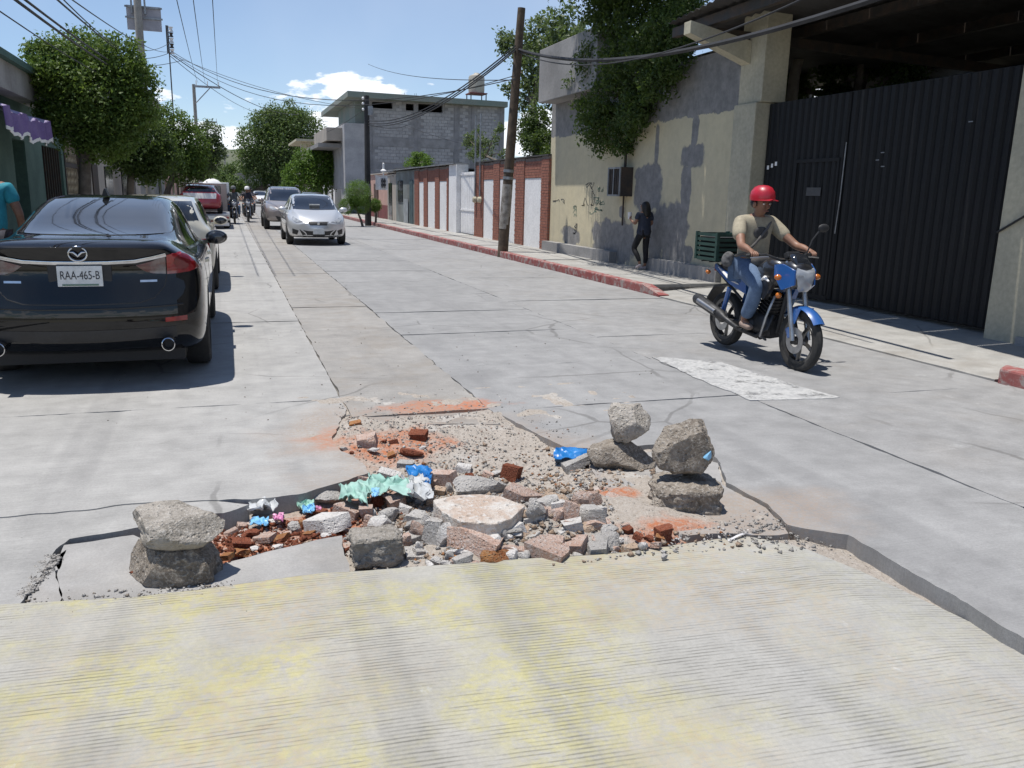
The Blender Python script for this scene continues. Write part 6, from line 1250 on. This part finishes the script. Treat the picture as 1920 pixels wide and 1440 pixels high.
# ============================================================ motorcycle, riders, people
P_BLUE = paint('blue_bike_paint', (0.014, 0.10, 0.34), .3, .2); P_DBLK = paint('black_bike_paint', (0.012, 0.012, 0.014), .35, .15); M_ENG = pm('dark_engine_metal', (0.06, 0.06, 0.062), (0.035, 0.035, 0.036), .55, 14, .3, 60, .6); M_SEAT = pm('seat_vinyl', (0.025, 0.025, 0.026), None, .6, 9, .2, 120)
def ringlathe(prof, c, n=36): return MB().lathe(prof, Matrix.Translation(c) @ Matrix.Rotation(math.pi/2, 4, 'Y'), n, True)
def bike(label, group=None):
    t = thing('motorcycle', label, 'motorcycle', group=group)
    def b_(n, mb, m, sm=45, par=None, bev=0): return mb.build(n, m, par or t, sm, bevel=bev)
    for y, r, w_ in ((.61, .292, .038), (-.61, .288, .05)):
        wh = b_('wheel', ringlathe([(r-.075, -w_*.7), (r-.04, -w_), (r-.012, -w_*.75), (r, 0), (r-.012, w_*.75), (r-.04, w_), (r-.075, w_*.7)], (0, y, r)), M_TYRE)
        b_('rim', ringlathe([(r-.10, -w_*.6), (r-.07, -w_*.75), (r-.07, w_*.75), (r-.10, w_*.6)], (0, y, r)), P_DBLK, 45, wh)
        for k in range(5):
            a = k*2*math.pi/5+.3+y; d = Vector((0, math.cos(a), math.sin(a))); e = Vector((0, -math.sin(a), math.cos(a))); c0 = Vector((0, y, r))
            b_('spoke', MB().tube([c0+d*.03, c0+d*.1+e*.012, c0+d*(r-.085)], [.022, .018, .02], 6), P_DBLK, 45, wh)
        b_('hub', MB().cyl((-.06, y, r), (.06, y, r), .04, n=14), M_ENG, 45, wh)
        b_('brake_disc', ringlathe([(.06, .062), (.122, .062), (.122, .068), (.06, .068)], (.0, y, r)), M_RIM, 45, wh)
    b_('brake_caliper', MB().box((.082, .545, .355), (.035, .05, .10), M=Matrix.Rotation(.5, 3, 'X')), P_BLUE, None, None, .008)
    for s in (-1, 1): b_('fork_leg', MB().tube([(s*.085, .61, .29), (s*.085, .53, .56), (s*.085, .40, 1.0)], [.024, .026, .018], 10), M_RIM)
    b_('fork_clamp', MB().box((0, .415, .93), (.24, .05, .04)).box((0, .455, .80), (.24, .05, .04)), M_ENG)
    R = []
    for k in range(11):
        a = rad(38+k*9.6); rr_ = .325; c = Vector((0, .61, .292)); R.append([c+Vector((x, math.cos(a)*(rr_-abs(x)*abs(x)*7), math.sin(a)*(rr_-abs(x)*abs(x)*7))) for x in (-.062, -.04, 0, .04, .062, .055, 0, -.055)])
    b_('front_fender', MB().loft(R), P_BLUE, 70)
    for s in (-1, 1): b_('fender_stay', MB().add([(s*.066, .66, .60), (s*.066, .55, .58), (s*.07, .545, .42), (s*.07, .60, .45)], [(0, 1, 2, 3)]).add([(s*.072, .66, .60), (s*.072, .55, .58), (s*.076, .545, .42), (s*.076, .60, .45)], [(3, 2, 1, 0)]), P_BLUE, None)
    # headlight cowl
    def sec(y, w_, z0, z1, n=12): return [Vector((w_*math.copysign(abs(math.cos(a))**.6, math.cos(a)), y, (z0+z1)/2+(z1-z0)/2*math.copysign(abs(math.sin(a))**.6, math.sin(a)))) for a in (2*math.pi*k/n for k in range(n))]
    def trap(y, w_, z0, z1): return [Vector((x*w_, y, z0+(z1-z0)*z)) for x, z in ((-.42, 0), (.42, 0), (.75, .25), (1, .72), (.85, 1), (0, .92), (-.85, 1), (-1, .72), (-.75, .25))]
    hl = b_('headlight_cowl', MB().loft([sec(.36, .10, .84, 1.0), sec(.45, .135, .76, 1.02), sec(.54, .12, .75, .99), sec(.58, .09, .77, .95)]), P_DBLK, 60)
    b_('headlight', MB().loft([trap(.565, .105, .735, .955), trap(.60, .092, .755, .94), trap(.615, .06, .79, .92)]), M_CLRL, 60, hl)
    for s in (-1, 1): b_('cowl_wing', MB().loft([[Vector((s*x, y, z)) for x, y, z in q] for q in ([(.10, .58, .80), (.115, .58, .80), (.115, .57, .93), (.10, .57, .93)], [(.14, .46, .74), (.16, .46, .74), (.165, .44, .98), (.145, .44, .98)], [(.15, .34, .86), (.165, .34, .86), (.165, .33, .96), (.15, .33, .96)])]), P_BLUE, 60, hl)
    b_('fly_screen', MB().loft([sec(.54, .085, .955, .99), sec(.47, .09, .99, 1.07), sec(.42, .08, 1.0, 1.075)]), M_TINT, 60, hl)
    b_('tank', MB().loft([sec(.36, .07, .80, .93), sec(.30, .125, .74, 1.0), sec(.16, .15, .71, 1.015), sec(.02, .13, .71, .96), sec(-.08, .08, .74, .88)], True), P_DBLK, 70)
    for s in (-1, 1): b_('tank_shroud', MB().loft([[Vector((s*x, y, z)) for x, y, z in q] for q in ([(.12, .37, .84), (.15, .37, .84), (.15, .36, .90), (.12, .36, .90)], [(.13, .24, .62), (.185, .24, .62), (.18, .22, .88), (.13, .22, .88)], [(.10, .04, .68), (.145, .04, .68), (.15, .04, .80), (.10, .04, .80)])]), P_DBLK if s > 0 else P_BLUE, 60)
    for s in (-1, 1): b_('tank_emblem', MB().tube([(s*.187, .30, .80), (s*.19, .24, .83), (s*.17, .15, .79)], [.008, .02, .008], 6), M_WHITE)
    b_('seat', MB().loft([sec(.0, .10, .74, .84), sec(-.2, .13, .73, .81), sec(-.4, .12, .74, .85), sec(-.62, .10, .78, .89), sec(-.72, .06, .80, .88)]), M_SEAT, 60)
    for s in (-1, 1):
        tp_ = b_('tail_panel', MB().loft([[Vector((s*x, y, z)) for x, y, z in q] for q in ([(.10, -.12, .62), (.14, -.12, .62), (.13, -.14, .74), (.1, -.14, .74)], [(.10, -.42, .68), (.135, -.42, .68), (.125, -.42, .77), (.1, -.42, .77)], [(.05, -.80, .80), (.085, -.80, .80), (.08, -.80, .85), (.05, -.80, .85)])]), P_BLUE, 60)
        b_('white_flash', MB().tube([(s*.138, -.26, .70), (s*.134, -.44, .735), (s*.10, -.70, .82)], [.006, .018, .006], 6), M_WHITE, 45, tp_)
    b_('tail_light', MB().box((0, -.82, .80), (.13, .05, .07)), M_REDL, None, None, .01)
    b_('rear_fender', MB().loft([[Vector((x, y, z)) for x in (-.07, .07) for z in (z0,)]+[Vector((.07, y+.01, z0-.02)), Vector((-.07, y+.01, z0-.02))] for y, z0 in ((-.40, .68), (-.62, .66), (-.80, .62), (-.92, .48), (-.95, .42))]), M_BLKP, 60)
    b_('rack', MB().tube([(-.11, -.45, .86), (-.13, -.7, .895), (-.13, -1.0, .895), (.13, -1.0, .895), (.13, -.7, .895), (.11, -.45, .86)], .011, 6), M_RIM)
    e = b_('engine', MB().loft([sec(.26, .09, .25, .42), sec(.16, .15, .22, .48), sec(-.06, .16, .21, .47), sec(-.22, .12, .24, .42)]), M_ENG, 50)
    b_('cylinder', MB().tube([(0, .08, .42), (0, .17, .66)], .085, 14), M_ENG, 45, e)
    for k in range(6): b_('cooling_fin', MB().box((0, .10+.014*k, .46+.034*k), (.22, .17, .008), M=Matrix.Rotation(-.36, 3, 'X')), M_ENG, None, e)
    b_('clutch_cover', MB().cyl((.15, .0, .34), (.185, .0, .34), .085, .07, 18), M_ENG, 45, e); b_('engine_guard', MB().tube([(.10, .30, .66), (.2, .33, .46), (.19, .26, .27), (.08, .2, .22)], .012, 7), M_RIM)
    b_('frame', MB().tube([(0, .40, .90), (0, .33, .62), (0, .26, .30), (0, .0, .20), (0, -.25, .30), (0, -.28, .62), (0, -.1, .72), (0, .38, .86)], .022, 8), M_BLKP)
    b_('frame_side', MB().tube([(.09, -.25, .55), (.10, -.5, .68), (.07, -.8, .80)], .014, 7).tube([(-.09, -.25, .55), (-.10, -.5, .68), (-.07, -.8, .80)], .014, 7), M_BLKP)
    for s in (-1, 1): b_('swing_arm', MB().tube([(s*.09, -.2, .32), (s*.085, -.63, .285)], .022, 7), M_ENG); b_('shock', MB().tube([(s*.105, -.55, .33), (s*.115, -.44, .64)], [.026, .026], 10), P_BLUE)
    ex = b_('exhaust', MB().tube([(.05, .24, .46), (.13, .28, .34), (.16, .16, .25), (.165, -.15, .27), (.175, -.38, .33), (.185, -.46, .36), (.20, -.90, .46), (.20, -.93, .468)], [.02, .021, .021, .022, .03, .056, .06, .045], 12), M_ENG, 50)
    b_('heat_shield', MB().tube([(.235, -.48, .385), (.25, -.80, .455)], [.028, .03], 8), M_RIM, 45, ex)
    b_('handlebar', MB().tube([(-.37, .20, 1.03), (-.22, .26, 1.045), (-.1, .33, 1.0), (.1, .33, 1.0), (.22, .26, 1.045), (.37, .20, 1.03)], .012, 8), M_BLKP)
    for s in (-1, 1):
        b_('grip', MB().cyl((s*.27, .235, 1.042), (s*.39, .19, 1.028), .018, n=10), M_BLACK); b_('lever', MB().tube([(s*.22, .30, 1.03), (s*.30, .285, 1.025), (s*.38, .25, 1.015)], .007, 6), M_RIM)
        b_('indicator', MB().ball((s*.215, .47, .86), (.036, .03, .028), 10, 7), M_ORNG); b_('rear_indicator', MB().ball((s*.16, -.80, .76), (.03, .028, .025), 10, 7), M_ORNG); b_('foot_peg', MB().cyl((s*.12, -.06, .30), (s*.25, -.06, .30), .013, n=8), M_BLKP)
    m = b_('rear_view_mirror', MB().tube([(-.24, .25, 1.05), (-.27, .27, 1.18), (-.34, .27, 1.27)], .007, 6), M_BLKP); b_('mirror_glass', MB().ball((-.385, .27, 1.295), (.065, .018, .04), 12, 7), M_BLKP, 50, m)
    b_('instrument', MB().box((.02, .38, 1.05), (.14, .06, .06), M=Matrix.Rotation(.5, 3, 'X')), M_BLKP, None, None, .012); b_('side_stand', MB().tube([(-.13, -.05, .26), (-.2, -.2, .14)], .012, 6), M_BLKP)
    b_('horn_lamp', MB().ball((.12, .38, .68), (.03, .03, .03), 10, 7), M_ORNG)
    return t
def skin(name, nodes, edges, mat, parent, root=0, sub=2, ang=None):
    """grow one continuous surface over a posed skeleton: nodes (co, radius or (rx, ry))"""
    me = bpy.data.meshes.new(name); me.from_pydata([n[0] for n in nodes], edges, []); o = link(bpy.data.objects.new(name, me), parent)
    m = o.modifiers.new('k', 'SKIN'); m.use_smooth_shade = True; m.branch_smoothing = .3
    for i, n in enumerate(nodes):
        r = n[1] if isinstance(n[1], tuple) else (n[1], n[1]); me.skin_vertices[0].data[i].radius = r; me.skin_vertices[0].data[i].use_root = (i == root)
    s_ = o.modifiers.new('s', 'SUBSURF'); s_.levels = sub; s_.render_levels = sub; bake(o); o.data.materials.clear(); o.data.materials.append(mat); smooth(o.data); return o
M_SKIN = pm('brown_skin', (0.26, 0.135, 0.085), (0.21, 0.105, 0.065), .55, 9, .1, 90); M_HAIR = pm('black_hair', (0.012, 0.01, 0.009), None, .5, 40, .4, 120)
class Sk:
    def __init__(s): s.n = []; s.e = []; s.ix = {}
    def j(s, name, co, r, to=None):
        s.ix[name] = len(s.n); s.n.append((tuple(co), r))
        if to is not None: s.e.append((s.ix[to], s.ix[name]))
    def hand(s, side, wrist, palm, fdir, curl, spread, up):
        """palm, four fingers of different length and a thumb, curling towards curl"""
        s.j(side+'palm', palm, (.034, .022), wrist); P = Vector(palm); f = Vector(fdir).normalized(); c = Vector(curl).normalized(); sp_ = Vector(spread).normalized()
        for k, (ln, o_) in enumerate(((.070, -.028), (.078, -.010), (.074, .009), (.058, .027))):
            b = P+f*.035+sp_*o_; s.j(f'{side}f{k}a', b, .0105, side+'palm'); s.j(f'{side}f{k}b', b+f*ln*.42+c*ln*.22, .0095, f'{side}f{k}a'); s.j(f'{side}f{k}c', b+f*ln*.45+c*ln*.68, .0085, f'{side}f{k}b')
        b = P-f*.012-sp_*.034; s.j(side+'t0', b, .012, side+'palm'); s.j(side+'t1', b-sp_*.02+f*.022+c*.012, .011, side+'t0'); s.j(side+'t2', b-sp_*.012+f*.045+c*.028, .0095, side+'t1')
def head_bits(t, c, fw, r=.095, brow=True):
    """eyes, brows, mouth, ears set on the head at c looking along fw"""
    c = Vector(c); f = Vector(fw).normalized(); s_ = f.cross(Vector((0, 0, 1))).normalized(); W_ = pm('eye_white', (0.7, 0.68, 0.65), None, .3)
    for k in (-1, 1):
        e = MB().ball(c+f*(r*.90)+s_*k*.034+Vector((0, 0, .005)), (.013, .013, .009), 8, 6).build('eye', W_, t, 50); MB().ball(c+f*(r*.90+.009)+s_*k*.034+Vector((0, 0, .005)), .0055, 8, 6).build('iris', M_HAIR, e, 50)
        MB().tube([c+f*(r*.97)+s_*k*.014+Vector((0, 0, .024)), c+f*(r*.93)+s_*k*.048+Vector((0, 0, .024))], .005, 6).build('eyebrow', M_HAIR, t, 50)
        MB().ball(c+s_*k*(r*.86)+Vector((0, 0, -.01)), (.016, .022, .032), 8, 6).build('ear', M_SKIN, t, 50)
    MB().tube([c+f*(r*.98)+s_*.0+Vector((0, 0, .0)), c+f*(r*1.16)+Vector((0, 0, -.028)), c+f*(r*.99)+Vector((0, 0, -.036))], [.010, .016, .012], 8).build('nose', M_SKIN, t, 50)
    MB().tube([c+f*(r*.86)-s_*.028+Vector((0, 0, -.062)), c+f*(r*.95)+Vector((0, 0, -.062)), c+f*(r*.86)+s_*.028+Vector((0, 0, -.062))], [.004, .008, .004], 6).build('mouth', pm('lips', (0.2, 0.075, 0.06), None, .5), t, 50)
M_SHIRT = pm('tan_shirt', (0.34, 0.30, 0.215), (0.28, 0.245, 0.18), .9, 8, .3, 60); M_JEAN = pm('faded_jeans', (0.075, 0.12, 0.20), (0.12, 0.175, 0.27), .9, 7, .3, 120); M_SHOE = pm('tan_shoe', (0.30, 0.22, 0.18), (0.22, 0.16, 0.13), .7, 9); M_HELM = pm('red_helmet', (0.46, 0.014, 0.03), (0.36, 0.012, 0.025), .38, 6, .1, 40, coat=.25); M_BAG = pm('grey_bag_cloth', (0.075, 0.07, 0.065), (0.13, 0.12, 0.11), .85, 12)
def rider(label, group=None, mats=(M_SHIRT, M_JEAN, M_HELM), full=True):
    t = thing('person', label, 'person', group=group); S = Sk()
    HZ = 1.50
    S.j('pel', (0, -.27, .88), (.15, .12)); S.j('wai', (0, -.25, 1.03), (.16, .125), 'pel'); S.j('che', (0, -.19, 1.20), (.17, .12), 'wai'); S.j('cl', (0, -.17, 1.32), (.10, .08), 'che'); S.j('nek', (0, -.14, 1.385), .052, 'cl'); S.j('chin', (0, -.105, 1.44), (.06, .07), 'nek'); S.j('hd', (0, -.10, HZ), (.076, .092), 'chin'); S.j('crn', (0, -.11, HZ+.075), (.062, .075), 'hd')
    for s, n_ in ((1, 'R'), (-1, 'L')):
        S.j(n_+'sh', (s*.175, -.17, 1.315), .062, 'cl'); S.j(n_+'ua', (s*.25, -.10, 1.20), .052, n_+'sh'); S.j(n_+'el', (s*.315, -.01, 1.10), .042, n_+'ua'); S.j(n_+'fa', (s*.325, .09, 1.09), .038, n_+'el'); S.j(n_+'wr', (s*.33, .155, 1.075), .027, n_+'fa')
        S.hand(n_, n_+'wr', (s*.333, .19, 1.066), (0, 1, -.05), (0, -.12, -1), (s, -.3, 0), None)
        S.j(n_+'hip', (s*.10, -.22, .86), .095, 'pel'); S.j(n_+'th', (s*.17, -.02, .82), .08, n_+'hip'); S.j(n_+'kn', (s*.205, .16, .74), .06, n_+'th'); S.j(n_+'ca', (s*.20, .08, .54), .052, n_+'kn'); S.j(n_+'an', (s*.20, -.02, .385), .036, n_+'ca'); S.j(n_+'ft', (s*.205, .06, .335), (.036, .03), n_+'an')
    for i_, (co, r_) in enumerate(S.n):
        nm_ = [k for k, v in S.ix.items() if v == i_][0]
        if nm_ in ('wai', 'che', 'cl', 'nek', 'chin', 'hd', 'crn', 'Rsh', 'Lsh', 'Rua', 'Lua'): S.n[i_] = ((co[0], co[1]-.10*min(1, (co[2]-.95)/.35)*(.6 if nm_[1:] == 'ua' else 1), co[2]), r_)
    b = skin('body', S.n, S.e, M_SKIN, t)
    N = lambda k, r=None: (S.n[S.ix[k]][0], r if r else S.n[S.ix[k]][1])
    sh = [((0, -.26, .90), (.168, .138)), N('wai', (.178, .142)), N('che', (.186, .138)), N('cl', (.125, .10)), ((0, -.25, 1.365), (.062, .062))]; ed = [(0, 1), (1, 2), (2, 3), (3, 4)]
    for s, n_ in ((1, 'R'), (-1, 'L')): k = len(sh); sh += [N(n_+'sh', .085), ((s*.235, -.19, 1.235), .076), ((s*.28, -.10, 1.155), .072)]; ed += [(3, k), (k, k+1), (k+1, k+2)]
    skin('shirt', sh, ed, mats[0], t)
    jn = [((0, -.28, .87), (.172, .135))]; ed = []
    for s, n_ in ((1, 'R'), (-1, 'L')): k = len(jn); jn += [N(n_+'hip', .112), N(n_+'th', .098), N(n_+'kn', .08), N(n_+'ca', .074), ((s*.20, .0, .41), .064)]; ed += [(0, k), (k, k+1), (k+1, k+2), (k+2, k+3), (k+3, k+4)]
    skin('jeans', jn, ed, mats[1], t)
    for s in (1, -1): skin('shoe', [((s*.20, -.055, .345), (.042, .04)), ((s*.205, .04, .335), (.046, .036)), ((s*.21, .13, .325), (.042, .026))], [(0, 1), (1, 2)], M_SHOE, t)
    hm = MB().lathe([(.118, -.02), (.122, .02), (.112, .065), (.085, .105), (.045, .124), (0, .128)], Matrix.Translation((0, -.20, HZ+.045)) @ Matrix.Diagonal((.95, 1.12, 1, 1)), 26).build('helmet', mats[2], t, 60)
    MB().loft([[Vector((x*w_, -.20+y, HZ+.03+z)) for x, z in ((-1, 0), (0, .014), (1, 0), (1, -.006), (0, .008), (-1, -.006))] for w_, y, z in ((.112, .02, 0), (.112, .09, .0), (.085, .15, -.008), (.04, .175, -.014))]).build('brim', mats[2], hm, 60)
    head_bits(t, (0, -.20, HZ-.005), (0, 1, -.05))
    MB().ball((0, -.24, HZ-.0), (.092, .085, .06), 14, 8).build('hair', M_HAIR, t, 60)
    if full:
        MB().tube([(-.15, -.22, 1.345), (-.05, -.135, 1.26), (.08, -.11, 1.13), (.17, -.14, 1.02), (.19, -.28, .98)], .014, 6).build('strap', M_BAG, t, 60)
        MB().ball((.01, -.152, 1.215), (.085, .014, .062), 14, 8).build('shirt_print', pm('dark_print', (0.03, 0.03, 0.032), (0.09, 0.085, 0.08), .9, 14), t, 60)
        skin('waist_bag', [((-.1, -.06, .96), (.05, .06)), ((.05, -.05, .95), (.055, .07)), ((.14, -.10, .95), (.05, .055))], [(0, 1), (1, 2)], M_BAG, t); skin('side_bag', [((.22, -.30, 1.02), (.05, .06)), ((.25, -.36, .93), (.055, .07)), ((.24, -.30, .87), (.04, .05))], [(0, 1), (1, 2)], pm('printed_pouch', (0.16, 0.155, 0.15), (0.06, 0.06, 0.06), .8, 20), t)
    return t
BX, BYc = 4.96, 6.93
bk = bike('blue and black motorcycle ridden past the black gate'); bk.location = (BX, BYc, .004); bk.rotation_euler = (rad(-1.5), 0, math.pi)
rd = rider('rider in a red hard hat, tan shirt and jeans on the blue motorcycle'); rd.location = bk.location; rd.rotation_euler = bk.rotation_euler
# crate on the rack
ct = thing('crate', 'dark green plastic crate tied on the back of the motorcycle', 'crate', (BX, BYc+.80, .91)); M_CRT = pm('green_crate_plastic', (0.016, 0.045, 0.036), (0.022, 0.06, 0.048), .5, 8)
for z in (0.0, .05, .10, .15, .20, .25):
    for s in (-1, 1): MB().bx(s*.19-.008, s*.19+.008, -.20, .20, z, z+.03).build('side_slat', M_CRT, ct); MB().bx(-.181, .181, s*.20-.008, s*.20+.008, z, z+.03).build('end_slat', M_CRT, ct)
for sx_ in (-1, 1):
    for sy_ in (-1, 1): MB().box((sx_*.186, sy_*.196, .145), (.035, .035, .29)).build('corner_post', M_CRT, ct)
MB().bx(-.178, .178, -.19, .19, -.008, .006).build('floor', M_CRT, ct); MB().bx(-.165, .165, -.175, .175, .01, .24).build('load', M_BLACK, ct)
for k in range(5): MB().bx(-.196, .196, -.16+k*.075, -.15+k*.075, -.02, -.009).build('cord', M_BLACK, ct) if k in (1, 3) else None
# distant riders
def far_bike(x, y, lab_b, lab_r, mats, rz=math.pi):
    b = copy_tree(bk); b.location = (x, y, .004); b.rotation_euler = (0, 0, rz); b['label'] = lab_b
    for c in b.children:
        for q_ in [c]+list(c.children):
            if q_.material_slots and q_.material_slots[0].material == P_BLUE: q_.material_slots[0].link = 'OBJECT'; q_.material_slots[0].material = P_DBLK
    r = rider(lab_r, None, mats, False); r.location = b.location; r.rotation_euler = b.rotation_euler
M_NAVY = pm('dark_jacket', (0.03, 0.03, 0.04), (0.05, 0.045, 0.06), .85, 8); M_GRYC = pm('grey_clothes', (0.16, 0.17, 0.17), (0.1, 0.11, 0.11), .85, 8)
far_bike(.92, 42.6, 'distant motorcycle coming up the left lane past the tow truck', 'distant rider with a white helmet and dark jacket', (M_NAVY, M_GRYC, M_WHITE))
far_bike(1.15, 47.5, 'distant motorcycle just behind the white helmeted rider', 'distant rider in dark clothes behind the white helmeted one', (M_NAVY, M_NAVY, M_BLKP))
far_bike(.28, 40.2, 'distant motorcycle close to the tow truck', 'distant rider in grey clothes beside the tow truck', (M_GRYC, M_JEAN, M_GRYC), math.pi)
# --- woman on the pavement, seen from behind
hz = AX(1213, 376, 7.78).z-.13
wo_ = thing('person', 'woman in navy top and black leggings standing by the yellow wall', 'person', (7.78, AX(1205, 470, 7.78).y, .135)); k_ = hz/1.56; S = Sk()
S.j('pel', (0, 0, .86), (.145, .105)); S.j('wai', (.01, .0, 1.0), (.12, .10), 'pel'); S.j('che', (0, .0, 1.17), (.14, .105), 'wai'); S.j('cl', (0, 0, 1.27), (.09, .07), 'che'); S.j('nek', (-.005, .01, 1.33), .046, 'cl'); S.j('hd', (-.015, .02, 1.44), (.075, .088), 'nek'); S.j('crn', (-.015, .015, 1.50), (.055, .065), 'hd')
for s, n_ in ((1, 'R'), (-1, 'L')):
    S.j(n_+'sh', (s*.155, 0, 1.26), .052, 'cl'); S.j(n_+'el', (s*.22, .02 if s > 0 else .03, 1.03), .04, n_+'sh')
    if s < 0: S.j('Lwr', (-.235, .20, 1.12), .026, 'Lel'); S.hand('L', 'Lwr', (-.235, .235, 1.145), (0, .5, .8), (.6, .3, .2), (0, .8, -.5), None)
    else: S.j('Rwr', (.17, .20, .98), .026, 'Rel'); S.hand('R', 'Rwr', (.155, .24, .98), (-.3, 1, 0), (-.6, 0, -.6), (0, -.2, 1), None)
S.j('Rhip', (.08, 0, .82), .088, 'pel'); S.j('Rkn', (.085, .02, .47), .06, 'Rhip'); S.j('Rca', (.08, -.02, .30), .052, 'Rkn'); S.j('Ran', (.07, -.01, .09), .034, 'Rca'); S.j('Rft', (.07, .11, .05), (.034, .028), 'Ran')
S.j('Lhip', (-.08, 0, .82), .088, 'pel'); S.j('Lkn', (-.17, .12, .48), .06, 'Lhip'); S.j('Lca', (-.14, .0, .33), .05, 'Lkn'); S.j('Lan', (-.10, -.07, .15), .034, 'Lca'); S.j('Lft', (-.12, .01, .06), (.034, .028), 'Lan')
skin('body', S.n, S.e, M_SKIN, wo_); N = lambda k, r: (S.n[S.ix[k]][0], r); M_TOP = pm('navy_top', (0.022, 0.028, 0.045), (0.032, 0.038, 0.058), .9, 8); M_LEG = pm('black_leggings', (0.012, 0.012, 0.013), None, .85, 8)
skin('top', [((0, 0, .74), (.20, .15)), ((.0, 0, .88), (.19, .145)), N('wai', (.165, .13)), N('che', (.175, .135)), N('cl', (.14, .11)), N('Rsh', .072), ((.21, .015, 1.10), .062), N('Lsh', .072), ((-.20, .02, 1.12), .062)], [(0, 1), (1, 2), (2, 3), (3, 4), (4, 5), (5, 6), (4, 7), (7, 8)], M_TOP, wo_)
skin('leggings', [((0, 0, .82), (.12, .09)), N('Rhip', .095), N('Rkn', .07), N('Rca', .062), ((.07, -.01, .13), .045), N('Lhip', .095), N('Lkn', .07), N('Lca', .06), ((-.105, -.06, .18), .045)], [(0, 1), (1, 2), (2, 3), (3, 4), (0, 5), (5, 6), (6, 7), (7, 8)], M_LEG, wo_)
M_SNK = pm('pale_sneaker', (0.42, 0.37, 0.38), None, .7, 9)
skin('shoe', [((.07, -.05, .05), (.036, .04)), ((.07, .06, .045), (.04, .036)), ((.07, .15, .035), (.036, .026))], [(0, 1), (1, 2)], M_SNK, wo_); skin('shoe', [((-.10, -.10, .13), (.036, .04)), ((-.115, -.02, .08), (.04, .036)), ((-.12, .07, .035), (.036, .026))], [(0, 1), (1, 2)], M_SNK, wo_)
skin('hair', [((-.015, .0, 1.53), (.07, .075)), ((-.01, -.03, 1.46), (.108, .105)), ((.0, -.05, 1.37), (.118, .10)), ((.02, -.085, 1.27), (.115, .065)), ((.04, -.09, 1.18), (.08, .045))], [(0, 1), (1, 2), (2, 3), (3, 4)], M_HAIR, wo_); head_bits(wo_, (-.015, .025, 1.44), (-.1, 1, -.1), .085)
wo_.rotation_euler = (0, 0, rad(12)-YAW*.3); wo_.scale = (k_, k_, k_)
bpy.context.view_layer.update(); q = wo_.matrix_world @ Vector((-.225, .27, 1.20)); cp = thing('paper_cup', 'white paper cup held up by the woman at the wall', 'cup', q); MB().lathe([(.032, -.06), (.042, .06), (.039, .06), (.03, -.052), (0, -.052)], None, 16).build('cup_wall', M_WHITE, cp, 60); MB().lathe([(.044, .06), (.044, .068), (.036, .075), (0, .075)], None, 16).build('lid', M_WHITE, cp, 40)
# --- person beyond the black sedan
pc = AY(-22, 400, 9.6); pe = thing('person', 'person in a turquoise shirt standing beyond the parked black sedan', 'person', (pc.x, 9.6, .11)); S = Sk()
S.j('pel', (0, 0, .92), (.15, .11)); S.j('wai', (0, .01, 1.06), (.15, .11), 'pel'); S.j('che', (0, .03, 1.26), (.17, .12), 'wai'); S.j('cl', (0, .05, 1.40), (.10, .08), 'che'); S.j('nek', (0, .08, 1.47), .05, 'cl'); S.j('hd', (0, .11, 1.60), (.076, .09), 'nek'); S.j('crn', (0, .10, 1.67), (.06, .07), 'hd')
for s, n_ in ((1, 'R'), (-1, 'L')):
    S.j(n_+'sh', (s*.18, .04, 1.385), .06, 'cl'); S.j(n_+'el', (s*.27, .02, 1.12), .042, n_+'sh'); S.j(n_+'wr', (s*.25, .16, .93), .028, n_+'el'); S.hand(n_, n_+'wr', (s*.245, .195, .90), (0, .6, -.8), (-s, 0, -.3), (0, .8, .5), None)
    S.j(n_+'hip', (s*.10, 0, .87), .092, 'pel'); S.j(n_+'kn', (s*.11, .03, .48), .062, n_+'hip'); S.j(n_+'an', (s*.11, -.01, .09), .038, n_+'kn'); S.j(n_+'ft', (s*.12, .13, .045), (.04, .03), n_+'an')
skin('body', S.n, S.e, M_SKIN, pe); N = lambda k, r: (S.n[S.ix[k]][0], r); M_TURQ = pm('turquoise_shirt', (0.02, 0.22, 0.28), (0.03, 0.28, 0.34), .85, 7)
skin('shirt', [((0, 0, .88), (.17, .13)), N('wai', (.175, .13)), N('che', (.185, .135)), N('cl', (.13, .10)), N('Rsh', .082), ((.235, .03, 1.22), .07), N('Lsh', .082), ((-.235, .03, 1.22), .07)], [(0, 1), (1, 2), (2, 3), (3, 4), (4, 5), (3, 6), (6, 7)], M_TURQ, pe)
skin('trousers', [((0, 0, .9), (.165, .12)), N('Rhip', .105), N('Rkn', .078), ((.11, 0, .12), .06), N('Lhip', .105), N('Lkn', .078), ((-.11, 0, .12), .06)], [(0, 1), (1, 2), (2, 3), (0, 4), (4, 5), (5, 6)], M_NAVY, pe)
MB().ball((0, .08, 1.65), (.09, .10, .075), 14, 8).build('hair', M_HAIR, pe, 60); head_bits(pe, (0, .11, 1.60), (0, 1, 0), .085)
